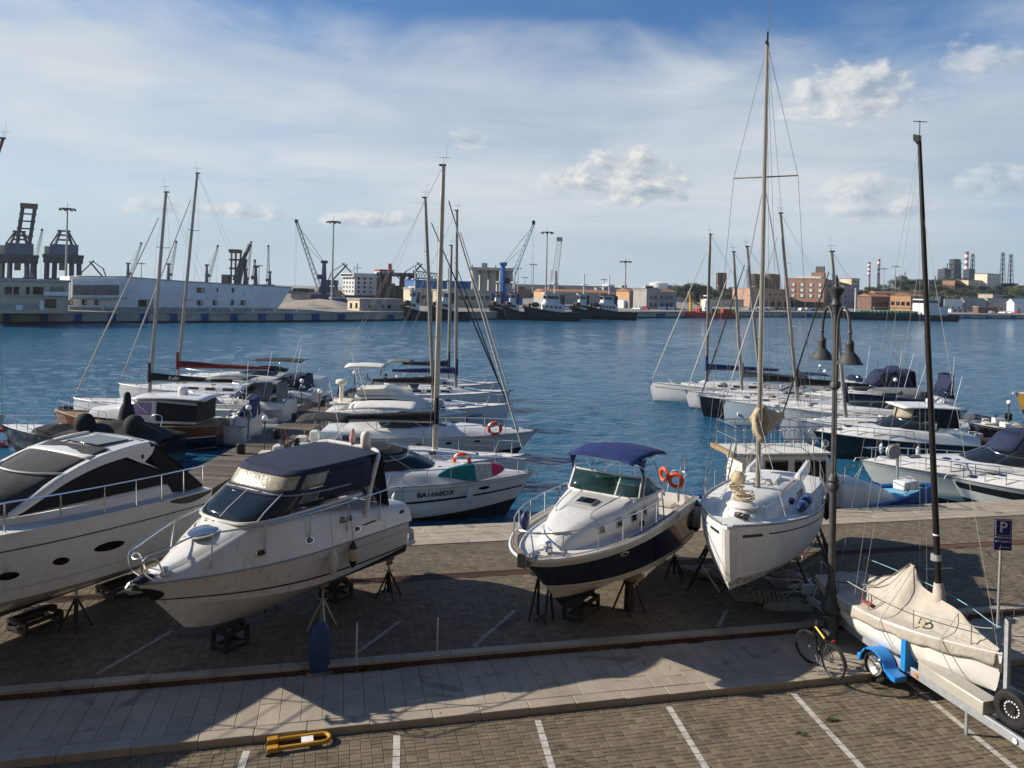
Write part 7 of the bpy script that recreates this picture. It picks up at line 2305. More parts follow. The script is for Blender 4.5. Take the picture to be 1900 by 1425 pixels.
cruiser('white cruiser under grey canvas with its stern to the long jetty', (bM[0], bM[1]), 178, 10.4, 3.0, fb=1.05, top='canopy', canvas=CANVAS_GREY, roof_z=1.15)
bM2 = xy(395, 726, .0)
cruiser('white cruiser with navy hood, stern to the long jetty beyond the grey canvas cruiser', (bM2[0] + .2, bM2[1] + 1.5), 178, 9.6, 2.8, fb=1.0, top='canopy', canvas=CANVAS_NAVY, roof_z=1.1)
bM4 = xy(430, 790, .0)
cruiser('small white fishing boat with blue cover tied behind the wooden launch', (bM4[0] - 1.2, bM4[1] + 2.5), 178, 5.6, 2.1, fb=.95, top='canopy', canvas=CANVAS_BLUE, roof_z=1.1, railing=False)
bM5 = xy(470, 760, .0)
rib('grey inflatable with upright console tied to the long jetty', (bM5[0] - 2.4, bM5[1] + .4), 178, 4.6, 2.0)
rib('black inflatable tied past the upright console one on the long jetty', (bM5[0] - 2.2, bM5[1] + 6.4), 178, 4.6, 2.0, pm('rib_tube_dark', (.02, .02, .03), .6), cover=CANVAS_BLACK)
rib('pale inflatable with seat cushions on the open-water side of the long jetty', (xy(610, 815, -.6)[0] + 1.6, xy(610, 815, -.6)[1] + .6), 3, 4.2, 1.9, pm('rib_tube_pale', (.45, .45, .44), .6))
bM3 = xy(330, 772, .0)
cruiser('small open boat with dark transom moored beside the globe lamps', (bM3[0] + 1.6, bM3[1] - .6), 176, 6.6, 2.4, fb=1.05, top='none', hull=WHITE, open_boat=True)
bI = xy(66, 752, .2)
tI, hI, RI = sailboat('white sailing boat with wooden deck and tall brown mast behind the coupe yacht', (bI[0] + .2, bI[1] - 3.0), 12, 10.6, 3.3, AT(6, 256, bI[1] - 3.0), mast_frac=.58, cover=CANVAS_NAVY, fb=1.25, genoa=False, mast_mat=pm('mast_brown', (.20, .12, .10), .5, .2, var=.2))
lifebuoy('round red lifebuoy on the bow of the sailing boat behind the coupe yacht', frame_M(AT(4, 812, bI[1] - 4.5), (1, 0, 0), (0, -.2, 1)), R=.42, r=.12, mat=pm('lifebuoy_red', (.5, .02, .02), .5))
bJ = xy(30, 790, -.2)
cruiser('low white speedboat with beige deck moored behind the coupe yacht', (xy(52, 800, 0)[0] - 1.0, xy(52, 800, 0)[1] + 1.5), 170, 7.0, 2.4, fb=1.0, top='none', open_boat=True)
rib('dark inflatable with navy tubes between the black covered boat and the brown mast', (xy(60, 775, -.6)[0] - .6, xy(60, 775, -.6)[1] + 3.4), 178, 6.0, 2.3, pm('rib_tube_dark', (.02, .02, .03), .6), cover=CANVAS_NAVY)
# ---- right side: row of bows pointing towards open water
bR1 = xy(1206, 712, .1)
t1, h1, R1 = sailboat('white sailing boat with blue sail cover, outermost in the right hand row', bR1, 177, 12.0, 3.6, AT(1318, 434, bR1[1]), mast_frac=.62, cover=CANVAS_BLUE, fb=1.35, stripe=GREYLINE, mast_mat=pm('mast_brownish', (.22, .17, .13), .5, .3, var=.2))
bR2 = xy(1272, 724, .05)
sailboat('white sailing boat with grey spray hood, second in the right hand row', bR2, 177, 10.8, 3.3, AT(1361, 467, bR2[1]), mast_frac=.60, cover=CANVAS_GREY, fb=1.15, dodger=CANVAS_GREY)
bR3 = xy(1298, 737, .1)
sailboat('black hulled sailing boat in the right hand row', bR3, 177, 11.0, 3.4, AT(1386, 457, bR3[1]), mast_frac=.60, cover=CANVAS_BLACK, fb=1.3, hull=BLACKHULL, genoa_mat=CANVAS_BLACK)
bR4 = xy(1342, 750, .1)
t4, h4, R4 = sailboat('pale blue grey hulled sailing boat with a folded ladder at its bow', bR4, 177, 11.2, 3.5, AT(1448, 395, bR4[1]), mast_frac=.56, cover=CANVAS_BLACK, fb=1.45, hull=pm('bluegrey_gelcoat', (.33, .40, .45), .25, var=.06), rake=.2)
MB().tube([R4.inverted() @ AT(1368, 768, bR4[1] - .5), R4.inverted() @ AT(1392, 770, bR4[1] - .5)], .10, 8).build('folded_passerelle', LETTER_W, t4)
bR5 = xy(1440, 762, .1)
cruiser('white sports cruiser with grey cover and dark port lights in the right hand row', bR5, 177, 10.0, 3.2, fb=1.35, top='canopy', canvas=CANVAS_GREY, ports=3, roof_z=1.3)
bR6 = xy(1465, 777, .1)
sailboat('grey hulled sailing boat with teak toe rail, its mast rising behind the street lamp', (bR6[0] - .6, bR6[1]), 177, 9.8, 3.2, AT(1543, 466, bR6[1]), mast_frac=.60, cover=CANVAS_NAVY, fb=1.25, hull=pm('midgrey_gelcoat', (.34, .37, .42), .3, var=.06), genoa=True, genoa_mat=CANVAS_BLACK)
bR7 = xy(1508, 800, .15)
t7, h7, R7 = cruiser('black hulled cruiser with white hard top and yellowed windows', bR7, 176, 8.2, 2.9, fb=1.2, hull=BLACKHULL, top='hardtop', ports=0, cabin_f=.50, roof_z=1.15, deck_h=.62, grey_line=False)
MB().lathe([(.2, 0), (.24, .04), (.24, .16), (.18, .22), (.03, .24)], (2.0, 0, h7.zs(.5) + .62 + 1.3), 14).build('radar_scanner', WHITE, t7)
side_fender(R7, h7, .62, 1, 'pale fender on the black hulled hard top cruiser, forward one')
side_fender(R7, h7, .40, 1, 'pale fender on the black hulled hard top cruiser, after one')
bR8 = xy(1594, 862, .1)
t8, h8, R8 = cruiser('large white cruiser with sweeping navy canopy, moored nearest the quay in the right hand row', bR8, 172, 9.6, 3.2, fb=1.25, top='canopy', canvas=CANVAS_NAVY, cabin_f=.47, roof_z=1.6, ports=1, deck_h=.55, hull=pm('offwhite_topside', (.60, .62, .58), .25, var=.05), bow_up=1.3)
bR9 = xy(1763, 888, .0)
t9, h9, R9 = cruiser('white day cruiser with dark stripe, its bow close to the quay edge', bR9, 170, 7.2, 2.6, fb=1.1, top='none', stripe=BLACKHULL, glass_mat=pm('green_tint_glass', (.06, .14, .12), .08, spec=.7), cabin_f=.45, ports=1, deck_h=.5, hull=pm('offwhite_topside', (.6, .6, .6)))
h9.stripe('dark_band', .66, .86, 0, .99, LETTER, t9)
for (px, py, hd, L, top, canv, lab) in (
		(1600, 720, 177, 9.0, 'none', None, 'white cabin boat with upright screen and yellow buoy behind the far jetty'),
		(1645, 732, 177, 9.5, 'canopy', CANVAS_NAVY, 'cruiser with tall navy enclosure and clear rear window behind the far jetty'),
		(1770, 752, 177, 9.0, 'canopy', CANVAS_NAVY, 'cruiser with navy enclosure and dark arch at the far right of the jetty'),
		(1545, 738, 177, 8.6, 'canopy', CANVAS_NAVY, 'low cruiser with rounded navy hood beside the far globe lamps')):
	b = xy(px - 60, py, 0)
	cruiser(lab, b, hd, L, 3.0, fb=1.3, top=top, canvas=canv, roof_z=1.9, deck_h=.6, arch=False)
rib('grey inflatable with black seats tied to the far jetty', xy(1700, 772, -.6), 177, 6.0, 2.4)
rib('pale inflatable with white outboard beside the navy enclosures', xy(1755, 780, -.6), 170, 5.6, 2.3, pm('rib_tube_pale', (.45, .45, .44), .6))
rib('dark inflatable lying ahead of the black and white speedboat', xy(1690, 800, -.6), 178, 5.2, 2.2, pm('rib_tube_brown', (.07, .05, .05), .6))
b = xy(1796, 788, -.2)
cruiser('black and white open speedboat past the far globe lamps', b, 172, 7.4, 2.5, fb=1.0, hull=BLACKHULL, top='none', open_boat=True)
yb = xy(1884, 742, .2)
h_ = None
cruiser('yellow hulled boat showing only its bow at the edge of the far moorings', yb, 178, 7.0, 2.6, fb=1.5, hull=pm('yellow_gelcoat', (.55, .30, .05), .3), top='none', bow_up=1.35)
# ---- work boat alongside the quay
def work_boat():
	L, B = 9.4, 3.0
	bowp = xy(1735, 903, .25)
	ang = QA + math.radians(-4)
	h = Hull(L, B, 1.0, 1.62, -.5, .1, .5, sag=.12, tb=.4, pb=2.2, ws=.8, round_=True, rn=.42, rm=.8, tk=.4, zk0=-.1)
	org = Vector((bowp[0], bowp[1], WATER)) - Vector((math.cos(ang), math.sin(ang), 0)) * L
	t = thing('work_boat', 'blue and white work boat lettered TR 35 with wheelhouse and railed roof, alongside the quay', 'work boat', org, ang)
	h.band('hull_bottom', 0, .2, ANTIFOUL, t, nv=2)
	h.band('topside', .2, .78, BLACKHULL, t, nv=6)
	h.band('blue_strake', .78, 1.0, BLUEPAINT, t, nv=3)
	h.rubrail('rubbing_strake', .05, BLACK, t, n=8)
	PALE = pm('deck_pale_blue', (.16, .42, .60), .6, var=.15)
	h.deck('deck', PALE, t, dz=-.06, camber=.04, inset=.08)
	h.rubrail('bulwark', .07, BLUEPAINT, t, dz=.03, n=8)
	WH = pm('wheelhouse_white', (.66, .64, .58), .5, var=.08, dirt=(.35, .3, .22), dirt_amt=.3)
	ch = Cab([(1.2, .90, 1.0, .84, 3.0, 0), (3.2, .92, 1.0, .84, 3.02, 0), (4.3, .90, 1.05, .8, 3.0, 0), (4.9, .85, 1.1, .65, 2.25, 0)], r=.1)
	ch.build('wheelhouse', WH, t)
	for sd in (1, -1):
		for x0, x1 in ((1.9, 2.75), (3.05, 3.75), (3.85, 4.25)):
			ch.pane('wheelhouse_window', np.linspace(x0, x1, 4), .52, .88, SMOKE if sd > 0 else DARKGLASS, t, sd, .012)
			ring = [ch.side(x, hh, sd, .02) for x, hh in ((x0, .5), (x1, .5), (x1, .9), (x0, .9))]
			MB().tube(ring + ring[:1], .022, 5).build('window_frame', BLACK, t)
	for y in (-.42, 0, .42):
		MB().add([(4.36 + .0, y - .2, 2.88), (4.36, y + .2, 2.88), (4.80, y + .19, 2.38), (4.80, y - .19, 2.38)], [(0, 1, 2, 3)]).build('front_window', DARKGLASS, t)
	MB().box(.6, 4.5, -.92, .92, 3.03, 3.10).build('roof', WH, t, bevel=.02)
	MB().box(.55, .72, -.95, .95, 2.98, 3.13).build('roof_beam', TEAK, t)
	MB().box(1.0, 1.2, -.85, -.1, 1.2, 2.98).build('aft_bulkhead', CREAM, t)
	text('boat_lettering', 'TR 35', .26, frame_M(ch.side(1.55, .62, -1, .015), (1, 0, 0), (0, .03, 1)), LETTER, t, bold=.006)
	text('boat_lettering', 'MALASPINA', .10, frame_M(ch.side(1.55, .42, -1, .015), (1, 0, 0), (0, .03, 1)), LETTER, t)
	MB().prism([ch.side(1.5, .80, -1, .012), ch.side(1.62, .80, -1, .012), ch.side(1.6, .90, -1, .012), ch.side(1.52, .90, -1, .012)], (0, -.004, 0)).build('emblem', LETTER, t)
	for x in np.linspace(.75, 4.1, 10):
		for y in (-.85, .85):
			bar('roof_rail_post', (x, y, 3.10), (x, y, 4.05), .018, STEEL, t, 5)
	for z in (3.6, 4.05):
		MB().tube([(.75, -.85, z), (4.1, -.85, z), (4.1, .85, z), (.75, .85, z), (.75, -.85, z)], .02, 5).build('roof_rail', STEEL, t)
	for y in (-1.22, -.86):
		bar('ladder_rail', (.0, y, 1.0), (.62, y, 3.7), .025, STEEL, t)
	for k in range(8):
		q = .1 + k * .1
		bar('ladder_rung', lerp(Vector((0, -1.22, 1)), Vector((.62, -1.22, 3.7)), q), lerp(Vector((0, -.86, 1)), Vector((.62, -.86, 3.7)), q), .02, STEEL, t)
	bar('search_lamp_post', (4.3, -.7, 3.10), (4.3, -.7, 3.3), .03, STEEL, t)
	MB().lathe([(.06, 0), (.13, .05), (.14, .2), (.05, .26)], (4.3, -.7, 3.28), 12).build('search_lamp', STEEL, t)
	bar('search_lamp_post', (3.6, .4, 3.1), (3.6, .4, 3.3), .03, STEEL, t)
	fc = Cab([(4.9, 1.1, 1.1, 1.02, 1.95, .06), (6.0, 1.0, 1.15, .86, 1.85, .07), (6.9, .8, 1.2, .6, 1.6, .06), (7.4, .6, 1.25, .35, 1.35, .03)], r=.3)
	fc.build('fore_cabin', WH, t)
	MB().tube(catmull([(5.0, -.8, 1.9), (5.1, -.75, 2.5), (5.4, -.7, 2.6), (5.5, -.7, 2.55)], 4), .03, 6).build('hand_hoop', STEEL, t)
	bar('bollard', (8.6, 0, 1.4), (8.6, 0, 1.75), .07, DARKMETAL, t, 8)
	MB().box(8.45, 8.75, -.2, .2, 1.62, 1.68).build('bollard_bar', DARKMETAL, t)
	bar('hauler_post', (8.2, .6, 1.4), (8.2, .6, 3.1), .06, STEEL, t, 8)
	MB().torus((8.0, .6, 2.8), .28, .035, 18, 6, Matrix.Rotation(math.radians(90), 4, 'X')).build('hauler_drum', GALV, t)
	MB().lathe([(.26, -.10), (.26, .10)], (8.0, .6, 2.8), 18, Matrix.Rotation(math.radians(90), 4, 'X')).build('hauler_drum', pm('hauler_grey', (.3, .29, .27), .6), t)
	R_ = Matrix.Translation(org) @ Matrix.Rotation(ang, 4, 'Z')
	fb2 = thing('float_block', 'white foam float block strapped on the deck of the work boat', 'float', R_ @ Vector((7.75, -.55, 1.62)), ang + .3)
	MB().box(-.42, .42, -.26, .26, 0, .34).build('block', LETTER_W, fb2, bevel=.06)
	for x in (-.2, .2): MB().torus((x, 0, .17), .30, .012, 16, 5, Matrix.Rotation(math.radians(90), 4, 'Y')).build('strap', ROPE_GREY, fb2)
	for k, tt in enumerate((.80, .88)):
		p = R_ @ (h.pt(tt, .8, -1) + Vector((0, -.12, -.05)))
		ty = thing('tyre_fender', ('old tyre hung at the bow of the work boat', 'old tyre hung abreast the float block of the work boat')[k], 'tyre', p, ang + .25, 'tyres hung on the work boat')
		MB().torus((0, 0, 0), .26, .10, 20, 8, Matrix.Rotation(math.radians(90), 4, 'X')).build('tread', RUBBER, ty)
	fender('black and grey fender between the navy cruiser and the propped sailing yacht', AT(1305, 915, 21.0) + Vector((0, 0, 0)), .8, .14, FENDER, cap=BLACK) if False else None
work_boat()
for i, (ax, ay, bx, by) in enumerate(((1610, 848, 1545, 925), (1598, 870, 1575, 905), (1520, 806, 1494, 838), (1510, 812, 1510, 850), (1775, 905, 1735, 945), (1350, 755, 1320, 782), (1300, 742, 1282, 768), (1212, 716, 1195, 742), (980, 860, 1000, 905))):
	a = AT(ax, ay, G(bx, by, WATER).y + 1.0)
	b = G(bx, by, WATER)
	names = ['large white cruiser with sweeping navy canopy', 'large white cruiser, inner line', 'black hulled hard top cruiser', 'black hulled hard top cruiser, inner line', 'white day cruiser with dark stripe', 'pale blue grey sailing boat', 'black hulled sailing boat', 'outermost sailing boat', 'sailing boat behind the lettered cruiser']
	cleat_rope('bow line slanting down to the water from the ' + names[i], a, b - Vector((0, 0, .3)), .12)
# ================================================================== FAR SHORE
LZ = 1.0                        # level of the far quays
SHORE = [Vector((-190, 78)), Vector((-97.95, 146.7)), Vector((-52.1, 181.1)), Vector((-27.4, 206.1)), Vector((43.9, 269.5)), Vector((101.8, 320.5)), Vector((272, 406)), Vector((520, 520))]
WALLC = stone('harbour_wall_concrete', (.36, .34, .30), .9, .15, .15, (.16, .14, .11), .55, .12, bscale=3)
GROUNDC = stone('harbour_ground', (.27, .25, .21), .95, .2, .05, (.15, .14, .11), .4, .03, bscale=2)
gm = MB()
n = len(SHORE)
gm.add([(p.x, p.y, LZ) for p in SHORE] + [(2600, 620, LZ), (4200, 5200, LZ), (-4200, 5200, LZ), (-2600, 300, LZ)], [tuple(range(n + 4))])
struct('harbour_ground', gm, GROUNDC, smooth=False)
def shore_at(px, off=0.0):
	"""point on the quay edge (moved inland by off) seen at pixel column px near the waterline"""
	a, b = unroll(px, 592)
	k = a / FPX
	best = None
	for p, q in zip(SHORE, SHORE[1:]):
		d = (q - p).normalized()
		nn = Vector((-d.y, d.x))
		p2, q2 = p + nn * off, q + nn * off
		den = (q2.x - p2.x) - k * (q2.y - p2.y)
		if abs(den) < 1e-9: continue
		s = (k * p2.y - p2.x) / den
		if -.05 <= s <= 1.05:
			pt = p2 + (q2 - p2) * s
			if best is None or pt.y < best[0].y: best = (pt, d, nn)
	return best
hw = thing('harbour_wall', 'long concrete harbour wall with blue fender panels across the water', 'wall', (0, 0, 0))
for p, q in zip(SHORE, SHORE[1:]):
	d = (q - p).normalized()
	o = Vector((d.y, -d.x)) * .35
	MB().add([(p.x, p.y, WATER - 1), (q.x, q.y, WATER - 1), (q.x, q.y, LZ - .35), (p.x, p.y, LZ - .35)], [(0, 1, 2, 3)]).build('wall_face', WALLC, hw)
	MB().prism([(p.x + o.x, p.y + o.y, LZ - .36), (q.x + o.x, q.y + o.y, LZ - .36), (q.x - o.x * 3, q.y - o.y * 3, LZ - .36), (p.x - o.x * 3, p.y - o.y * 3, LZ - .36)], (0, 0, .38)).build('coping', WALLC, hw)
	MB().prism([(p.x + o.x * .3, p.y + o.y * .3, WATER - .3), (q.x + o.x * .3, q.y + o.y * .3, WATER - .3), (q.x, q.y, WATER - .3), (p.x, p.y, WATER - .3)], (0, 0, .65)).build('tide_band', pm('tide_dark', (.02, .022, .02), .9), hw)
FPANEL = pm('fender_panel_blue', (.012, .05, .20), .6, var=.2)
for px in (13, 81, 145, 208, 267, 322, 380, 434, 486, 536, 585, 633):
	c, d, nn = shore_at(px)
	w = 14 if px < 300 else 13
	c1 = shore_at(px + w / 2)[0]
	c0 = shore_at(px - w / 2)[0]
	o = -nn * .25
	MB().prism([(c0.x, c0.y, WATER + .35), (c1.x, c1.y, WATER + .35), (c1.x, c1.y, LZ - .4), (c0.x, c0.y, LZ - .4)], (o.x, o.y, 0)).build('fender_panel', FPANEL, hw)
for px in (1218, 1224, 1455, 1495, 1790, 1830, 1875, 720):
	c, d, nn = shore_at(px)
	c1 = shore_at(px + 8)[0]
	o = -nn * .6
	MB().prism([(c.x, c.y, WATER + .2), (c1.x, c1.y, WATER + .2), (c1.x, c1.y, WATER + 1.5), (c.x, c.y, WATER + 1.5)], (o.x, o.y, 0)).build('fender_panel', FPANEL, hw)
bl = thing('quay_railing', 'thin railing running along the far quay before the white building', 'railing')
pts = [shore_at(px)[0] for px in range(-10, 700, 40)]
MB().tube([(p.x, p.y, LZ + .9) for p in pts], .05, 4).build('hand_rail', GALV, bl)
for p in pts: bar('post', (p.x, p.y, LZ), (p.x, p.y, LZ + .92), .05, GALV, bl, 4)
def px_line(px, p, d):
	"""where the sight column px meets the line p + s d; returns (point, s)"""
	a, _ = unroll(px, 560)
	k = a / FPX
	s = (k * p.y - p.x) / (d.x - k * d.y)
	return p + d * s, s
def py_z(px, py, Y):
	return AT(px, py, Y).z
WALLS = {}
class FarBox:
	"""far building: front wall along d from the corner at column pxb, end wall going inland"""
	def __init__(s, name, label, cat, pxa, pxb, pxc, Yb, py_top, mat, roof=None, ang=40.0, zb=LZ, parapet=0.0, group=None, depth=None, end_mat=None, gable=0.0):
		a, b = unroll(pxb, py_top)
		s.C = Vector((a * Yb / FPX, Yb))
		s.d = Vector((math.cos(math.radians(ang)), math.sin(math.radians(ang))))
		s.n = Vector((-s.d.y, s.d.x))
		s.B, s.len = px_line(pxc, s.C, s.d)
		if depth is None: s.A, s.dep = px_line(pxa, s.C, s.n)
		else: s.dep = depth
		s.dep = clamp(abs(s.dep), 3, 80)
		s.zt = py_z(pxb, py_top, Yb)
		s.zb = zb
		s.t = thing(name, label, cat, (s.C.x, s.C.y, zb), math.radians(ang), group)
		h = s.zt - zb
		MB().box(0, s.len, 0, s.dep, 0, h).flat('wall', mat, s.t)
		s.h = h
		if gable:
			MB().prism([(-.4, -.4, h + .01), (-.4, s.dep + .4, h + .01), (-.4, s.dep / 2, h + gable)], (s.len + .8, 0, 0)).flat('roof', roof or mat, s.t)
		else:
			MB().box(-.25, s.len + .25, -.25, s.dep + .25, h + .01, h + .45).flat('roof', roof or mat, s.t)
	def win(s, px0, px1, py0, py1, mat=None, end=False, name='window', proud=.12, frame=None):
		mat = mat or DARKGLASS
		if end:
			p0, s0 = px_line(px0, s.C, s.n)
			p1, s1 = px_line(px1, s.C, s.n)
		else:
			p0, s0 = px_line(px0, s.C, s.d)
			p1, s1 = px_line(px1, s.C, s.d)
		z0, z1 = py_z(px0, py1, p0.y) - s.zb, py_z(px0, py0, p0.y) - s.zb
		if end: o = MB().box(-proud, .3, min(s0, s1), max(s0, s1), z0, z1).flat(name, mat, s.t)
		else: o = MB().box(min(s0, s1), max(s0, s1), -proud, .3, z0, z1).flat(name, mat, s.t)
		return o
	def grid(s, nx, nz, x0, x1, z0, z1, w, hh, mat=None, end=False, name='window', proud=.1):
		"""rows of windows in metres / fractions along the wall"""
		Lw = s.dep if end else s.len
		for i in range(nx):
			for k in range(nz):
				x = lerp(x0, x1, i / max(nx - 1, 1)) * Lw
				z = lerp(z0, z1, k / max(nz - 1, 1)) * s.h
				if end: MB().box(-proud, .2, x - w / 2, x + w / 2, z, z + hh).flat(name, mat or DARKGLASS, s.t)
				else: MB().box(x - w / 2, x + w / 2, -proud, .2, z, z + hh).flat(name, mat or DARKGLASS, s.t)
def wallm(name, c, var=.08, amt=.3): return stone(name, c, .85, var, .5, tuple(x * .5 for x in c), amt, .25, bscale=6)
M_WHITE = wallm('render_white', (.70, .71, .72))
M_CREAM = wallm('render_cream', (.62, .52, .36))
M_BEIGE = wallm('render_beige', (.45, .40, .32))
M_GREY = wallm('render_grey', (.33, .32, .31))
M_PINK = wallm('render_pink', (.40, .25, .18))
M_TERRA = wallm('render_terracotta', (.32, .18, .115))
M_SUNLIT = wallm('render_sunlit_orange', (.48, .29, .15))  # tone of sunlit end walls, the sun put into the colour
M_REDBR = wallm('render_redbrown', (.19, .11, .085))
M_ROOF = wallm('roof_dark', (.16, .13, .12))
M_TILE = wallm('roof_tile', (.34, .17, .10))
MS_D = pm('crane_dark_steel', (.035, .04, .055), .6, .1, var=.3, scale=.3)
MS_B = pm('crane_navy_steel', (.02, .035, .10), .5, .1, var=.25, scale=.3)
MS_G = pm('crane_grey_steel', (.30, .31, .31), .6, .2, var=.2, scale=.3)
M_BLUE = pm('crane_bright_blue', (.015, .10, .34), .5, .0, var=.2, scale=.3)
M_RUST = pm('rusty_machine', (.10, .07, .055), .8, .1, var=.4, scale=.3)
# ---- long white terminal building
ang0 = math.degrees(math.atan2(.594, .804)) + 0
base_line = shore_at(128, 9.0)
tb = thing('terminal_building', 'long white terminal building with a glazed projecting bay and prow-like end', 'building')
p0, dq, nq = base_line
def on_front(px, py, extra=0.0):
	"""point on the terminal's front plane"""
	p, s_ = px_line(px, p0 - nq * extra, dq)
	return Vector((p.x, p.y, py_z(px, py, p.y)))
poly = [on_front(*q) for q in ((128, 576), (128, 513), (160, 511.5), (228, 513), (330, 521), (440, 529), (541, 533), (513, 576))]
for p in poly:
	if p.z < 2.2: p.z = LZ
MB().prism(poly, (nq.x * 16, nq.y * 16, 0)).flat('wall', M_WHITE, tb)
MB().prism([on_front(*q, .12) for q in ((128, 512.5), (228, 512.3), (330, 520.3), (541, 532.3), (541, 534.2), (330, 522), (228, 514), (128, 514))], (nq.x * .3, nq.y * .3, 0)).flat('parapet_edge', M_GREY, tb)
def twin(x0, x1, y0, y1, mat=DARKGLASS, name='window', pr=.15, parent=tb):
	return MB().prism([on_front(x0, y1, pr), on_front(x1, y1, pr), on_front(x1, y0, pr), on_front(x0, y0, pr)], (nq.x * .4, nq.y * .4, 0)).flat(name, mat, parent)
bay = twin(133, 224, 517, 553.5, M_WHITE, 'projecting_bay', 1.6)
GLZ = pm('bay_glazing', (.05, .075, .08), .1, var=.5, scale=.15, spec=.7)
for k in range(7):
	x = 136 + k * 12.2
	twin(x, x + 11.2, 529, 547.5, GLZ, 'bay_pane', 1.75)
twin(130, 236, 552.5, 555, M_GREY, 'bay_sill', 1.9)
for (a, b_, c, d_) in ((257, 284, 556, 569), (365, 379, 534, 543), (402, 404, 534, 543), (430, 434, 534, 543), (366, 376, 557, 566), (395, 403, 557, 566), (429, 434, 557, 566), (447, 455, 557, 566), (122, 135, 557, 566), (152, 161, 556, 566), (176, 182, 556, 566)):
	f = twin(a, b_, c, d_)
	twin(a + (b_ - a) * .55, b_ - .6, c + 1, d_ - 1, M_BEIGE, 'window_reveal', .2, f) if b_ - a > 6 else None
tu = MB().prism([on_front(*q, .10) for q in ((128, 570), (515, 571), (513, 578), (128, 578))], (nq.x * .3, nq.y * .3, 0)).flat('plinth', M_GREY, tb)
lw = FarBox('terminal_wing', 'low beige wing of the terminal building with a band of windows and a balcony', 'building', -40, -30, 127.5, p0.y - 24, 521, M_BEIGE, M_GREY, ang=math.degrees(math.atan2(dq.y, dq.x)), depth=14)
lw.C = Vector((lw.C.x, lw.C.y))
for (a, b_) in ((8, 14), (15, 21), (25, 34), (48, 54), (61, 80), (92, 104), (106, 118)):
	lw.win(a, b_, 532, 546, DARKGLASS if a < 90 else GLZ)
lw.win(-5, 78, 548, 549, M_GREY, name='string_course', proud=.3)
bc = lw.win(80, 126, 541, 548, M_WHITE, name='balcony', proud=1.2)
lw.win(82, 104, 555, 571, DARKGLASS, name='entrance')
lw.win(30, 42, 566, 575, M_WHITE, name='door')
lw.win(74, 82, 558, 575, M_WHITE, name='pier')
lw.win(0, 70, 563, 575, M_GREY, name='shade_wall', proud=.05)
# ---- generic things drawn at a depth, in metres from a foot
def light_mast(px, py_top, py_base, Y, label, ring=2.0):
	b = AT(px, py_base, Y)
	tp = AT(px, py_top, Y)
	z0 = LZ
	t = thing('floodlight_mast', label, 'light mast', (b.x, Y, z0), 0, 'tall floodlight masts of the port')
	h = tp.z - z0
	MB().tube([(0, 0, 0), (0, 0, h * .5), (0, 0, h)], [.42, .32, .2], 8).build('shaft', MS_G, t)
	MB().lathe([(.3, h - .5), (ring * .6, h - .25), (ring, h - .2), (ring, h - .1), (.3, h)], n=12).build('head_ring', MS_D, t)
	for k in range(8):
		a = k * math.pi / 4
		MB().box(-.35, .35, -.2, .2, -.35, .1, Matrix.Translation((ring * math.cos(a), ring * math.sin(a), h - .4)) @ Matrix.Rotation(a + 1.57, 4, 'Z')).flat('floodlight', MS_D, t)
	bar('lightning_rod', (0, 0, h), (0, 0, h + 1.6), .06, MS_D, t, 4)
for (px, a, b_, Y, lab, rg) in ((122, 386, 520, 235, 'floodlight mast rising before the container cranes', 2.2), (615, 410, 575, 255, 'floodlight mast between the white terminal building and the ship', 2.2),
							(1012, 430, 575, 300, 'tallest floodlight mast behind the black tugs', 2.4), (1159, 484, 572, 330, 'floodlight mast before the pale two storey offices', 2.4),
							(988, 490, 560, 520, 'slender floodlight mast below the hook of the blue crane', 2.6), (960, 497, 560, 560, 'short floodlight mast right of the silos', 2.6), (262, 488, 520, 520, 'distant floodlight mast above the terminal roof', 2.6),
							(1639, 498, 545, 640, 'floodlight mast before the wooded hill, left of a pair', 3.0), (1661, 494, 545, 640, 'floodlight mast before the wooded hill, right of a pair', 3.0),
							(480, 492, 530, 520, 'distant floodlight mast over the terminal prow', 2.4), (973, 514, 560, 640, 'far floodlight mast over the port sheds', 2.6), (1120, 518, 560, 640, 'far floodlight mast behind the outer tug', 2.6)):
	light_mast(px, a, b_, Y, lab, rg)
def lattice(mb, p, q, w0, w1, n, r):
	"""square lattice boom between two points"""
	p, q = Vector(p), Vector(q)
	d = (q - p).normalized()
	a = d.cross(Vector((0, 1, 0)))
	if a.length < .01: a = d.cross(Vector((1, 0, 0)))
	a.normalize()
	b = d.cross(a).normalized()
	cs = []
	for i in range(n + 1):
		t = i / n
		w = lerp(w0, w1, t) / 2
		c = lerp(p, q, t)
		cs.append([c + a * w + b * w, c - a * w + b * w, c - a * w - b * w, c + a * w - b * w])
	for k in range(4): mb.tube([c[k] for c in cs], r, 4, cap=False)
	for i in range(n):
		for k in range(4):
			mb.tube([cs[i][k], cs[i + 1][(k + 1) % 4]], r * .6, 3, cap=False)
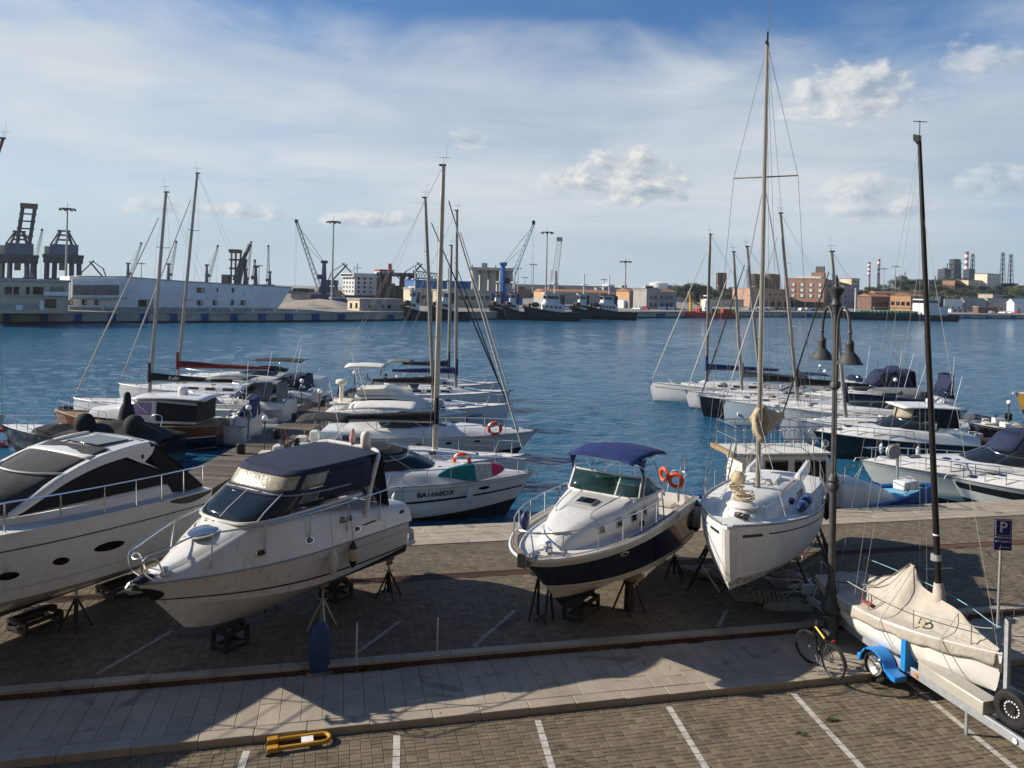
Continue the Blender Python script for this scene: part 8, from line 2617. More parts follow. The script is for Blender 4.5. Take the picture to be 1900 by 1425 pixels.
def harbour_crane(label, foot_px, foot_py, top_py, tip_px, tip_py, Y, mast_mat, jib_mat, jib_from=.35, hook=True, scale=1.0, cab=True, hook_py=None, wide=1.0):
	b = AT(foot_px, foot_py, Y)
	k = Y / FPX
	t = thing('harbour_crane', label, 'crane', (b.x, Y, LZ), 0, 'mobile harbour cranes')
	h = AT(foot_px, top_py, Y).z - LZ
	tip = AT(tip_px, tip_py, Y) - Vector((b.x, Y, LZ))
	s = scale * k * 1420 / 300 * .3 * 3
	s = scale * max(1.0, h / 22)
	MB().box(-4.5 * s * wide, 4.5 * s * wide, -3.5 * s, 3.5 * s, 0.8 * s, 2.6 * s).flat('chassis', mast_mat, t)
	for x in (-3.6, -1.2, 1.2, 3.6):
		MB().box((x - .7) * s * wide, (x + .7) * s * wide, -3.6 * s, 3.6 * s, 0, .9 * s).flat('wheel_set', MS_D, t)
	MB().tube([(0, 0, 2.6 * s), (0, 0, h * .55), (0, 0, h)], [1.5 * s, 1.2 * s, .75 * s], 8).build('tower', mast_mat, t)
	MB().box(-5.0 * s * math.copysign(1, tip.x), 1.5 * s * math.copysign(1, tip.x), -1.8 * s, 1.8 * s, h * .22, h * .36).flat('machine_house', mast_mat, t)
	MB().box(-1.2 * s, 1.4 * s, -1.0 * s, 1.0 * s, h - .6 * s, h + .6 * s).flat('tower_head', mast_mat, t)
	if cab: MB().box(.8 * s * math.copysign(1, tip.x), 2.6 * s * math.copysign(1, tip.x), -1.1 * s, 1.1 * s, h * .55, h * .55 + 2.0 * s).flat('cab', DARKGLASS, t)
	root = Vector((1.2 * s * math.copysign(1, tip.x), 0, h * jib_from))
	mb = MB()
	lattice(mb, root, tip, 1.9 * s, .9 * s, 14, .13 * s)
	j = mb.flat('jib', jib_mat, t)
	j['kind'] = 'stuff'
	bar('jib_stay', (0, 0, h), lerp(root, tip, .95), .09 * s, MS_D, t, 4)
	bar('jib_stay', (0, .6, h - 1), lerp(root, tip, .7), .07 * s, MS_D, t, 4)
	MB().box(tip.x - .6 * s, tip.x + .6 * s, -.6 * s, .6 * s, tip.z - .5 * s, tip.z + .9 * s).flat('jib_head', MS_D, t)
	if hook:
		hz = tip.z * .15 if hook_py is None else AT(tip_px, hook_py, Y).z - LZ
		for dx in (-.3, .3): bar('hoist_rope', (tip.x + dx * s, 0, tip.z), (tip.x + dx * s, 0, hz), .05 * s, MS_G, t, 3)
		MB().box(tip.x - .5 * s, tip.x + .5 * s, -.4, .4, hz - 1.4 * s, hz).flat('hook_block', MS_D, t)
	return t
harbour_crane('pale jib harbour crane leaning over the stockpiles', 600, 550, 486, 550, 411, 330, MS_B, MS_G, .22)
tC = harbour_crane('bright blue harbour crane beside the grain silos', 932, 568, 490, 990, 414, 285, M_BLUE, pm('jib_light_blue', (.16, .30, .45), .5, var=.1), .32, hook_py=545, wide=1.15)
MB().box(-9.5, 7.5, -3, 3, 1.2, 4.2).flat('undercarriage', M_BLUE, tC)
harbour_crane('distant harbour crane over the terminal roof nearest the first sailing mast', 237, 522, 489, 262, 452, 560, MS_B, MS_G, .4, hook=False)
harbour_crane('distant harbour crane between the two leaning masts', 312, 524, 490, 327, 449, 560, MS_B, MS_G, .4, hook=False)
harbour_crane('distant harbour crane right of the maroon cover mast', 383, 526, 492, 404, 457, 560, MS_B, MS_G, .4, hook=True)
harbour_crane('distant harbour crane beside the dark ship loader', 455, 530, 500, 466, 450, 560, MS_B, MS_G, .4, hook=False)
harbour_crane('distant upright harbour crane over the terminal prow', 500, 534, 505, 498, 457, 560, MS_B, MS_G, .35, hook=False)
harbour_crane('far pale crane standing left of the container cranes', 58, 515, 480, 78, 427, 560, MS_B, MS_G, .4, hook=True)
harbour_crane('small dark crane over the terminal prow', 474, 528, 495, 473, 484, 480, MS_D, MS_D, .5, hook=False)
b = AT(1027, 560, 420)
t = thing('lattice_crane', 'pale lattice boom crane standing upright behind the black tugs', 'crane', (b.x, 420, LZ), 0)
k = 420 / FPX
mb = MB()
lattice(mb, (0, 0, 10), (2.4, 0, 35), 3.4, 2.6, 12, .16)
o = mb.flat('boom', MS_G, t)
o['kind'] = 'stuff'
for x in (-2.2, 1.8):
	bar('leg', (x, 0, 0), (x * .6, 0, 18), .45, MS_G, t, 6)
MB().box(-3, 2.5, -2, 2, 6, 10).flat('machine_house', M_GREY, t)
MB().box(.8, 4.0, -1.5, 1.5, 34, 36).flat('boom_head', MS_G, t)
def luffing_crane(label, px, py_base, py_top, Y, flip=1, mat=MS_D, s=1.0):
	"""four-bar dockside crane"""
	b = AT(px, py_base, Y)
	t = thing('dockside_crane', label, 'crane', (b.x, Y, LZ), 0, 'dark dockside cranes')
	h = AT(px, py_top, Y).z - LZ
	q = h
	for x in (-.12, .12):
		for y in (-3, 3): bar('portal_leg', (x * q * 1.4, y, 0), (x * q, y * .6, h * .35), .5, mat, t, 5)
	MB().box(-.16 * q, .16 * q, -3, 3, h * .35, h * .52).flat('machine_house', mat, t)
	bar('main_jib', (0, 0, h * .5), (flip * .45 * q, 0, h), .45, mat, t, 5)
	bar('fly_jib', (flip * .30 * q, 0, h * 1.04), (flip * .72 * q, 0, h * .62), .35, mat, t, 5)
	bar('back_tie', (-flip * .05 * q, 0, h * .75), (flip * .38 * q, 0, h * 1.03), .25, mat, t, 4)
	bar('frame', (-flip * .12 * q, 0, h * .5), (0, 0, h * .8), .35, mat, t, 4)
	bar('hoist_rope', (flip * .7 * q, 0, h * .63), (flip * .7 * q, 0, h * .2), .08, mat, t, 3)
luffing_crane('dark dockside crane over the terminal roof beside the container cranes', 190, 525, 486, 430, -1)
luffing_crane('dark dockside crane right of the pale jib crane', 615, 560, 490, 420, 1)
luffing_crane('dark dockside crane behind the ship unloader', 752, 560, 489, 420, 1)
luffing_crane('dark dockside crane next to the red funnel', 706, 560, 500, 440, 1)
def gantry_crane(label, px0, px1, py_base, py_house_top, py_house_bot, py_leg_top, py_apex, Y, boom_up=None):
	"""ship-to-shore container crane seen end on"""
	c = (px0 + px1) / 2
	b = AT(c, py_base, Y)
	k = Y / FPX
	W_ = (px1 - px0) * k
	Z = lambda py: AT(c, py, Y).z - LZ
	t = thing('container_crane', label, 'crane', (b.x, Y, LZ), -math.atan2(b.x, Y), 'ship to shore container cranes')
	for x in (-.40, -.22, .22, .40):
		bar('leg', (x * W_, 2 if abs(x) > .3 else 14, 0), (x * W_ * .95, 2 if abs(x) > .3 else 14, Z(py_leg_top)), 1.0, MS_B if abs(x) < .3 else MS_D, t, 4)
	for y in (2, 14):
		MB().box(-.48 * W_, .48 * W_, y - 1, y + 1, Z(py_leg_top) - 1.8, Z(py_leg_top) + .4).flat('portal_beam', MS_D, t)
		MB().box(-.45 * W_, .45 * W_, y - .8, y + .8, 5, 6.5).flat('sill_beam', MS_D, t)
	MB().box(-.33 * W_, .36 * W_, 1, 15, Z(py_house_bot), Z(py_house_top)).build('machine_house', pm('crane_house', (.07, .10, .17), .6, var=.2, scale=.2), t, smooth=False)
	MB().box(-.46 * W_, -.335 * W_, 4, 10, Z(py_house_bot), Z(py_house_top) - 1).flat('electrical_house', M_BEIGE, t)
	for sx in (-1, 1):
		bar('apex_leg', (sx * .20 * W_, 6, Z(py_house_top)), (sx * .08 * W_, 6, Z(py_apex)), .55, MS_D, t, 4)
		bar('apex_leg', (sx * .32 * W_, 12, Z(py_house_top)), (sx * .10 * W_, 6, Z(py_apex)), .4, MS_D, t, 4)
	for q in (.35, .7, 1.0):
		zz = lerp(Z(py_house_top), Z(py_apex), q)
		MB().box(-.16 * W_, .16 * W_, 5.4, 6.6, zz - .4, zz + .3).flat('apex_platform', MS_D, t)
	MB().box(-.5 * W_, .5 * W_, .5, 1.5, Z(py_leg_top) + .4, Z(py_leg_top) + 1.8).flat('walkway', MS_D, t)
	for x in (-.3, 0, .25): bar('brace', (x * W_, 2, Z(py_leg_top)), (x * W_ * .7 + .1 * W_, 2, Z(py_house_bot)), .35, MS_D, t, 4)
	MB().box(-.1 * W_, .06 * W_, 0, 3, Z(py_leg_top) - 5, Z(py_leg_top) - 2).flat('trolley_cab', M_RUST, t)
	if boom_up:
		(x0, y0), (x1, y1) = boom_up
		p0_, p1_ = AT(x0, y0, Y) - Vector((b.x, Y, LZ)), AT(x1, y1, Y) - Vector((b.x, Y, LZ))
		for dx in (-2.2, 2.2):
			bar('boom_girder', p0_ + Vector((dx, -2, 0)), p1_ + Vector((dx, -6, 0)), .75, MS_D, t, 4)
		for q in (.2, .4, .6, .8):
			c_ = lerp(p0_, p1_, q)
			MB().box(c_.x - 3.2, c_.x + 3.2, -4.8, -3.8, c_.z - .3, c_.z + .3).flat('boom_tie', MS_D, t)
		MB().box(p1_.x - 3.2, p1_.x + 3.2, -7, -5, p1_.z - 1.0, p1_.z + 1.2).flat('boom_tip', M_RUST, t)
gantry_crane('container crane with its boom raised, left of a pair behind the terminal', 1, 66, 521, 451, 476, 480, 428, 330, ((42, 452), (51, 384)))
gantry_crane('container crane with its boom lowered, right of a pair behind the terminal', 83, 150, 521, 453, 476, 480, 427, 330)
# ---- dark ship loader
b = AT(440, 540, 430)
t = thing('ship_loader', 'dark bulky ship loader with conveyor gallery behind the terminal', 'machine', (b.x, 430, LZ), 0)
Z = lambda py, px=440: AT(px, py, 430).z - LZ
k = 430 / FPX
for x in (-12, -4, 5, 13): bar('leg', (x * k, 0, 0), (x * k, 0, Z(468)), .55, MS_D, t, 4)
for z in (468, 482, 498, 512): MB().box(-14 * k, 6 * k, -2, 2, Z(z) - .5, Z(z) + .4).flat('deck', MS_D, t)
MB().box(-14 * k, 4 * k, -3, 3, Z(468), Z(463)).flat('head_house', M_RUST, t)
bar('conveyor_gallery', (-6 * k, 0, Z(520)), (22 * k, 0, Z(452)), 1.1, MS_D, t, 6)
MB().box(-26 * k, -14 * k, -3, 3, 0, Z(510)).flat('transfer_house', M_RUST, t)
MB().prism([(-6 * k, -1, Z(527)), (6 * k, -1, Z(527)), (12 * k, -1, Z(490)), (4 * k, -1, Z(482)), (-2 * k, -1, Z(500))], (0, 2, 0)).flat('hopper', MS_D, t)
bar('counter_strut', (10 * k, 0, 0), (16 * k, 0, Z(480)), .5, MS_D, t, 4)
bar('counter_strut', (22 * k, 0, 0), (12 * k, 0, Z(480)), .5, MS_D, t, 4)
# ---- stockpiles and low sheds right of the terminal
def mound(label, px0, px1, py_top, Y, mat, name='stockpile', seed=0, dep=22):
	a, b_ = AT(px0, 560, Y), AT(px1, 560, Y)
	h = AT((px0 + px1) / 2, py_top, Y).z - LZ
	W_ = (b_.x - a.x)
	rows = []
	for i in range(15):
		row = []
		for j in range(9):
			u, v = i / 14 * 2 - 1, j / 8 * 2 - 1
			n_ = mnoise.noise(Vector((u * 2.5 + seed, v * 2, seed))) * .25
			row.append(Vector((u * W_ / 2, v * dep / 2, max(0, h * (1 - max(abs(u) ** 1.6, abs(v) ** 1.4)) * (1 + n_)))))
		rows.append(row)
	o = MB().grid(rows).build(name, mat)
	o.location = ((a.x + b_.x) / 2, Y + dep / 2, LZ)
	return tag(o, label, 'stockpile', 'stockpiles and covered heaps on the quay')
M_HEAP = wallm('gravel_heap', (.36, .31, .25))
M_COAL = wallm('coal_heap', (.035, .035, .04))
mound('pale gravel heap behind the prow end of the terminal', 512, 640, 555, 235, M_HEAP, seed=1)
mound('long low tan heap along the quay right of the terminal', 505, 600, 564, 205, M_HEAP, seed=4, dep=14)
mound('black coal heap on the port ground', 540, 640, 536, 330, M_COAL, seed=7, dep=40)
mound('black coal heap behind the gravel', 600, 700, 541, 340, M_COAL, seed=9, dep=40)
fb1 = FarBox('port_shed', 'long low blue shed on the port ground', 'building', 612, 616, 690, 285, 554, pm('shed_blue', (.03, .07, .20), .6, var=.15), M_GREY, ang=30)
fb2 = FarBox('port_shed', 'long low dark conveyor shed behind the coal', 'building', 538, 540, 660, 360, 545, M_GREY, M_ROOF, ang=12, depth=8)
fb3 = FarBox('quay_office', 'small quay office with round windows, sunlit end painted cream, shaded front grey', 'building', 645, 668, 747, shore_at(668, 7)[0].y, 557, M_GREY, M_GREY, ang=38, end_mat=M_CREAM)
fb3.win(645.5, 655, 557.6, 577, M_CREAM, end=True, name='end_wall', proud=.06)  # cream end against grey front paints in the sun and shade
fb3.win(655, 667.5, 557.6, 577, M_CREAM, end=True, name='end_wall', proud=.06)
fb3.win(650, 654, 562, 572, DARKGLASS, end=True, proud=.12)
fb3.win(660, 664, 562, 572, DARKGLASS, end=True, proud=.12)
for x in (708, 720, 684): fb3.win(x, x + 5, 566, 572, DARKGLASS)
fb3.win(744, 746, 566, 572)
# ---- ship with white accommodation block and red funnel
Y = 345
b = AT(672, 560, Y)
t = thing('cargo_ship', 'cargo ship showing its white accommodation block and red funnel', 'ship', (b.x, Y, WATER), math.radians(38))
k = Y / FPX
Zs = lambda py: AT(672, py, Y).z - WATER
M_SHIPW = pm('ship_white', (.56, .56, .55), .5, var=.05, scale=.2)
M_SHIPR = pm('ship_red', (.28, .03, .035), .5, var=.1, scale=.2)
MB().box(-10, 40, -3, 14, -.5, Zs(548)).build('hull', pm('ship_hull_dark', (.05, .05, .06), .5, var=.2, scale=.1), t, smooth=False)
MB().box(-4, 7, 0, 12, Zs(548), Zs(515)).flat('accommodation', M_SHIPW, t)
MB().box(-5, 7.5, -.8, 12.8, Zs(515) + .02, Zs(507)).flat('bridge', M_SHIPW, t)
for z in (543, 535, 527, 519):
	for y in (1.5, 4.5, 7.5, 10.5): MB().box(-4.08, -3.9, y - .5, y + .5, Zs(z), Zs(z) + 1).flat('cabin_window', DARKGLASS, t)
	for x in (-2, 1, 4): MB().box(x - .5, x + .5, -.08, .1, Zs(z), Zs(z) + 1).flat('cabin_window', DARKGLASS, t)
MB().box(-5.1, -4.9, 0, 12, Zs(512.5), Zs(509)).flat('bridge_windows', DARKGLASS, t)
bar('radar_mast', (0, 6, Zs(507)), (0, 6, Zs(488)), .35, M_SHIPW, t, 6)
MB().box(-2, 2, 4.8, 7.2, Zs(497), Zs(496)).flat('mast_platform', M_SHIPW, t)
bar('aerial', (-3, 3, Zs(507)), (-3, 3, Zs(494)), .15, M_SHIPW, t, 4)
MB().box(10, 14.5, 3, 8, Zs(548), Zs(498)).flat('funnel', M_SHIPR, t)
MB().box(9.9, 14.6, 2.9, 8.1, Zs(506), Zs(502)).flat('funnel_band', M_SHIPW, t)
bar('derrick_post', (17, 6, Zs(548)), (17, 6, Zs(486)), .9, M_SHIPR, t, 6)
MB().box(15, 24, 0, 10, Zs(548), Zs(528)).flat('casing', M_RUST, t)
# ---- dark bulk unloader
Y = 330
b = AT(735, 565, Y)
t = thing('bulk_unloader', 'dark bulk unloader bridge on heavy legs behind the masts', 'machine', (b.x, Y, LZ), 0)
k = Y / FPX
Z = lambda py: AT(735, py, Y).z - LZ
for x in (-30, -16, 10, 26): MB().box((x - 3) * k, (x + 3) * k, -2, 6, 0, Z(512)).build('leg', M_RUST if x < 0 else pm('hopper_maroon', (.09, .03, .03), .7, var=.2), t, smooth=False)
MB().box(-36 * k, 34 * k, -2, 6, Z(513), Z(506)).flat('bridge_girder', MS_D, t)
bar('bridge_boom', (-34 * k, 0, Z(506)), (-18 * k, 0, Z(540)), .6, MS_D, t, 4)
for i in range(8): bar('girder_brace', (lerp(-30, 30, i / 7) * k, -2.2, Z(513)), (lerp(-30, 30, (i + 1) / 7) * k - 2, -2.2, Z(506)), .3, MS_D, t, 4)
MB().box(-28 * k, -6 * k, -1, 5, Z(552), Z(526)).flat('hopper', MS_D, t)
mb = MB()
lattice(mb, (30 * k, 0, Z(508)), (78 * k, 0, Z(512)), 3, 2.5, 10, .22)
o = mb.flat('conveyor_truss', MS_D, t)
o['kind'] = 'stuff'
# ---- offices with blue roof level, low grey building, silos
f = FarBox('port_office', 'grey port office with a blue upper storey and cream end', 'building', 748, 764, 876, 275, 536, M_GREY, M_GREY, ang=38)
for a in (768, 782, 796, 812, 830, 850, 864): f.win(a, a + 9, 548, 554)
f.win(749, 763, 537, 560, M_CREAM, end=True, name='end_wall', proud=.06)
f2 = FarBox('port_office', 'blue topped port building with cream tower base', 'building', 750, 772, 873, 300, 521, pm('cladding_blue', (.03, .12, .30), .6, var=.12, scale=.4), pm('cladding_blue', (.03, .12, .30)), ang=38)
f2.win(757, 771, 531, 540, M_CREAM, end=True, name='end_wall', proud=.1)
f3 = FarBox('warehouse', 'long pale low warehouse before the silos', 'building', 826, 832, 912, 262, 540, M_BEIGE, M_GREY, ang=38, depth=10)
for a in (838, 850, 862, 874, 888, 900): f3.win(a, a + 8, 549, 556)
Y = 330
b = AT(871, 565, Y)
t = thing('grain_silos', 'row of pale concrete grain silos with a head house', 'silo', (b.x, Y, LZ), 0)
k = Y / FPX
hz = AT(905, 501, Y).z - LZ
M_SILO = wallm('silo_concrete', (.44, .43, .40))
for i in range(5):
	MB().lathe([(8.3 * k, 0), (8.3 * k, hz)], ((7 + 16 * i) * k, 6 + 3.0 * i, 0), 16).build('silo', M_SILO, t)
MB().box(-1 * k, 80 * k, 3, 22, hz + .02, hz + 1.2).flat('head_gallery', M_SILO, t)
MB().box(20 * k, 30 * k, 6, 12, hz + 1.22, hz + 3.2).flat('head_house', M_GREY, t)
for x in (2, 46, 60): bar('roof_vent', (x * k, 8, hz + 1.2), (x * k, 8, hz + 2.4), .3, M_GREY, t, 5)
# ---- tugs
def tug(label, px_bow, px_stern, py_wl, house=(.25, .60), white=True, red_top=True, Y=None):
	p = shore_at((px_bow + px_stern) / 2)
	bow = AT(px_bow, py_wl, Y) if Y else G(px_bow, py_wl, WATER)
	d = Vector((math.cos(math.radians(18)), math.sin(math.radians(18))))
	q, s_ = px_line(px_stern, Vector((bow.x, bow.y)), d)
	L = abs(s_)
	ang = math.radians(18) + math.pi
	B = L * .34
	h = Hull(L, B, 2.4, 4.4, -1.0, .2, 2.0, sag=.25, tb=.5, pb=2.4, ws=.85, round_=True, rn=.35, rm=.8, tk=.4, zk0=-.5)
	t = thing('tug_boat', label, 'tug', (q.x, q.y, WATER), ang, 'black hulled tugs moored at the far quay')
	h.band('hull', 0, 1, pm('tug_black', (.012, .012, .014), .5, var=.3, scale=.5), t, nv=6)
	h.rubrail('rubber_fender', .35, RUBBER, t, v=.97, n=6)
	h.deck('deck', M_RUST, t, dz=-.4, camber=.1)
	for v in (-.2, .2): pass
	WT = M_SHIPW
	a, b_ = house
	c1 = Cab([(L * (1 - b_), B * .30, 2.2, B * .28, 5.0, 0), (L * (1 - a), B * .30, 2.6, B * .28, 5.4, 0)], r=.3)
	c1.build('deckhouse', WT, t)
	x0, x1 = L * (1 - b_) + L * .08, L * (1 - a) - L * .03
	c2 = Cab([(x0, B * .24, 5.0, B * .21, 7.6, 0), (x1, B * .24, 5.2, B * .20, 7.8, 0)], r=.3)
	c2.build('wheelhouse', WT, t)
	for sd in (1, -1):
		c2.pane('wheelhouse_window', np.linspace(x0 + .4, x1 - .3, 4), .5, .85, DARKGLASS, t, sd, .06)
		for x in np.linspace(L * (1 - b_) + 1, L * (1 - a) - 1, 4):
			c1.pane('port_light', [x, x + .4, x + .8], .45, .7, DARKGLASS, t, sd, .06)
	MB().box(x1 - .02, x1 + .1, -B * .18, B * .18, 6.4, 7.4).flat('wheelhouse_window', DARKGLASS, t)
	MB().box(x0 - .5, x1 + .6, -B * .25, B * .25, 7.82, 8.1).build('wheelhouse_roof', pm('tug_red', (.30, .05, .03), .6, var=.15) if red_top else WT, t, smooth=False)
	bar('mast', (lerp(x0, x1, .3), 0, 8.1), (lerp(x0, x1, .3), 0, 14.5), .22, WT, t, 6)
	MB().box(lerp(x0, x1, .3) - .8, lerp(x0, x1, .3) + .8, -1.4, 1.4, 11.0, 11.2).flat('radar', WT, t)
	for sd in (1, -1): MB().tube([(L * (1 - b_) + .5, sd * B * .22, 4.6), (L * (1 - b_) + .3, sd * B * .22, 7.6)], .45, 8).build('funnel', MS_D, t)
	bar('towing_bitt', (L * .88, 0, 3.4), (L * .88, 0, 5.0), .4, M_RUST, t, 6)
	MB().lathe([(.8, -1.2), (.8, 1.2)], (L * .78, 0, 4.6), 10, Matrix.Rotation(math.radians(90), 4, 'X')).build('towing_winch', M_RUST, t)
	return t
tug('black tug farthest left with red wheelhouse roof', 905, 952, 592)
tug('black tug with pale wheelhouse, second from the blue crane', 930, 982, 593)
tug('large black tug with white deckhouse in the middle of the row', 970, 1072, 594, house=(.36, .72), red_top=False)
tug('black tug with low white deckhouse behind the middle one', 1058, 1112, 590, Y=246, red_top=False)
tug('black tug with red wheelhouse roof at the right end of the row', 1086, 1176, 592, house=(.30, .62))
tug('small dark work tug lying before the grey port office', 742, 800, 594, house=(.3, .6), red_top=False)
tug('dark tug seen between the masts before the pale warehouse', 795, 870, 594, house=(.3, .6), red_top=False)
# ---- pale offices and sheds behind the tugs
f = FarBox('harbour_office', 'two storey grey harbour office with windows and roof terrace', 'building', 1143, 1168, 1255, 322, 540, M_GREY, M_TILE, ang=34, gable=1.2)
f.win(1144, 1167, 541, 555, M_SUNLIT, end=True, name='end_wall', proud=.08)  # sunlit left end painted orange over the grey wall
f.win(1150, 1162, 557, 575, M_WHITE, end=True, name='stair', proud=1.5)
for a in (1174, 1182, 1190, 1210, 1218, 1226, 1236, 1244):
	f.win(a, a + 4, 549, 555)
	f.win(a, a + 4, 562, 569)
f = FarBox('harbour_office', 'plain grey block projecting from the harbour office', 'building', 1196, 1200, 1225, 315, 538, M_GREY, M_GREY, ang=34, depth=8)
for a in (1206, 1214):
	f.win(a, a + 4, 549, 555)
	f.win(a, a + 4, 562, 569)
f = FarBox('port_shed', 'long low shed with sunlight painted orange on its end, behind the tugs', 'building', 990, 1010, 1135, 380, 541, M_GREY, M_TILE, ang=20, gable=1.5)
f.win(991, 1009, 542, 550, M_SUNLIT, end=True, name='end_wall', proud=.08)  # orange end stands for sunlight on the grey shed
f = FarBox('port_shed', 'second low shed behind the tugs', 'building', 1032, 1040, 1150, 420, 545, M_REDBR, M_ROOF, ang=15, gable=1.5)
f = FarBox('pipe_bridge', 'long distant pipe bridge over the port sheds', 'pipe bridge', 950, 952, 1140, 700, 528, M_GREY, M_ROOF, ang=2, depth=6, zb=8)
for (a, b_, c, lab, m) in ((1075, 1100, 533, 'distant round storage tank over the tug masts', M_GREY), (1118, 1140, 528, 'distant white storage tank behind the outer tug', M_WHITE), (1205, 1240, 525, 'distant white storage tank above the harbour office', M_WHITE), (1240, 1262, 530, 'distant grey storage tank beside the wooded rise', M_GREY)):
	Y = 800
	p, q = AT(a, c, Y), AT(b_, c, Y)
	t = thing('storage_tank', lab, 'tank', ((p.x + q.x) / 2, Y, LZ), 0, 'distant storage tanks')
	MB().lathe([((q.x - p.x) / 2, 0), ((q.x - p.x) / 2, p.z - LZ), (.5, p.z - LZ + 2)], n=20).build('shell', m, t)
f = FarBox('shed', 'ochre low shed beside the trees', 'building', 1300, 1310, 1380, 430, 556, M_CREAM, M_TILE, ang=28)
f = FarBox('pink_building', 'pink three storey waterfront building with arched ground floor', 'building', 1385, 1392, 1463, 465, 536, M_PINK, M_PINK, ang=24, depth=16)
f.grid(7, 1, .06, .94, .62, .62, 1.3, 1.8)
f.grid(6, 1, .08, .92, .0, .0, 2.6, 3.2, name='arched_door')
f.win(1385, 1463, 548, 549, M_CREAM, name='string_course', proud=.2)
for (a, b_) in ((1389, 1413), (1415, 1447)):
	Y = 620
	p, q = AT(a, 509, Y), AT(b_, 509, Y)
	t = thing('storage_tank', ('brown storage tank behind the pink waterfront building, smaller one', 'brown storage tank behind the pink waterfront building, larger one')[b_ > 1420], 'tank', ((p.x + q.x) / 2, Y, LZ), 0, 'distant storage tanks')
	MB().lathe([((q.x - p.x) / 2, 0), ((q.x - p.x) / 2, p.z - LZ), (.5, p.z - LZ + .8)], n=20).build('shell', M_RUST, t)
	bar('stair_mast', ((p.x - q.x) / 2 - 1, 0, 0), ((p.x - q.x) / 2 - 1, 0, p.z - LZ + 4), .3, M_RUST, t, 4)
Y = 600
p, q = AT(1330, 506, Y), AT(1347, 506, Y)
t = thing('water_tower', 'dark square water tower above the trees', 'tower', ((p.x + q.x) / 2, Y, LZ), 0)
MB().box(-3.4, 3.4, -3, 3, p.z - LZ - 9, p.z - LZ).flat('tank', M_RUST, t)
for x in (-2.8, 2.8):
	for y in (-2.5, 2.5): bar('leg', (x, y, 0), (x, y, p.z - LZ - 8.9), .5, M_RUST, t, 4)
MB().box(-2, 2, -2, 2, 0, p.z - LZ - 9.02).flat('shaft', M_RUST, t)
# ---- hotel
f = FarBox('hotel', 'five storey terracotta hotel block with white window reveals', 'building', 1463, 1530, 1578, 478, 518, wallm('hotel_shade', (.34, .24, .19)), M_PINK, ang=62, depth=24)
A_, sA = px_line(1463, f.C, f.n)
M_HOTEL = wallm('hotel_terracotta', (.36, .21, .14))  # warmer sunlit end; the front render has shade mixed into its colour
MB().box(-.15, .2, 0, abs(sA), 0, f.h).flat('end_wall', M_HOTEL, f.t)
for i in range(4):
	for k in range(3):
		y = (i + .5) / 4 * abs(sA)
		z = f.h * (.34 + .19 * k)
		w_ = MB().box(-.25, .1, y - 1.3, y + 1.3, z, z + 2.0).flat('window', DARKGLASS, f.t)
		MB().box(-.45, -.26, y - .9, y + .9, z + .3, z + 2.2).flat('shutter', M_WHITE, w_)
for i in range(4):
	y = (i + .5) / 4 * abs(sA)
	MB().box(-.3, .1, y - 2.4, y + 2.4, 0, f.h * .2).flat('ground_floor_opening', DARKGLASS, f.t)
f.grid(5, 4, .12, .9, .15, .8, 1.3, 1.7)
MB().box(-.3, 9, 2, abs(sA) - 4, f.h + .5, f.h + 1.6).flat('roof_sign_base', M_WHITE, f.t)
MB().box(2, 12, .5, 8, f.h + .46, f.h + 4.2).flat('stair_tower', M_HOTEL, f.t)
MB().box(6, 11, 1, 6, f.h + 4.22, f.h + 8.2).flat('lift_house', M_ROOF, f.t)
f2 = FarBox('shaded_block', 'shaded grey apartment block joined behind the hotel', 'building', 1560, 1565, 1592, 492, 530, M_GREY, M_ROOF, ang=45, depth=14)
f2.grid(4, 3, .15, .85, .2, .75, 1.2, 1.6)
f = FarBox('brown_building', 'low red brown waterfront building beside the tanker', 'building', 1590, 1617, 1655, 450, 550, M_REDBR, M_TILE, ang=30, gable=1.6)
f.grid(6, 1, .1, .9, .4, .4, 1.4, 1.8)
f = FarBox('orange_building', 'orange gabled warehouse with sunlight put into its end colour, beside the tanker', 'building', 1652, 1690, 1722, 440, 549, M_TERRA, M_TILE, ang=52, gable=1.6)
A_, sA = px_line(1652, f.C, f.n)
MB().box(-.12, .2, 0, f.dep, 0, f.h).flat('end_wall', M_SUNLIT, f.t)  # sunlit end coloured a brighter orange than the front
for i in range(4): MB().box(-.2, .1, (i + .5) / 4 * f.dep - .9, (i + .5) / 4 * f.dep + .9, f.h * .35, f.h * .6).flat('window', DARKGLASS, f.t)
f = FarBox('brick_row', 'dark red brick row behind the orange warehouse', 'building', 1612, 1625, 1690, 500, 544, M_REDBR, M_TILE, ang=20, gable=1.6)
M_TIN = wallm('tin_grey', (.30, .29, .27))
for (a, b_, c, yt, Y, lab, m, r, g_) in ((1738, 1752, 1786, 556, 470, 'white flat roofed shed right of the tanker', M_WHITE, M_WHITE, 0), (1780, 1790, 1830, 560, 480, 'grey gabled warehouse, left of three', M_TIN, M_TIN, 2.6), (1826, 1836, 1880, 561, 490, 'grey gabled warehouse, middle of three', M_TIN, M_TIN, 2.8), (1868, 1882, 1925, 563, 480, 'white gabled warehouse, right of three', M_WHITE, M_WHITE, 3.0), (1755, 1765, 1798, 574, 430, 'low white fence like shed on the quay', M_WHITE, M_GREY, 0), (1810, 1815, 1852, 570, 425, 'low brown shed on the quay', M_REDBR, M_GREY, 0)):
	f = FarBox('warehouse', lab, 'building', a, b_, c, Y, yt, m, r, ang=26, gable=g_)
	f.grid(3, 1, .2, .8, .2, .2, 1.4, 1.6)
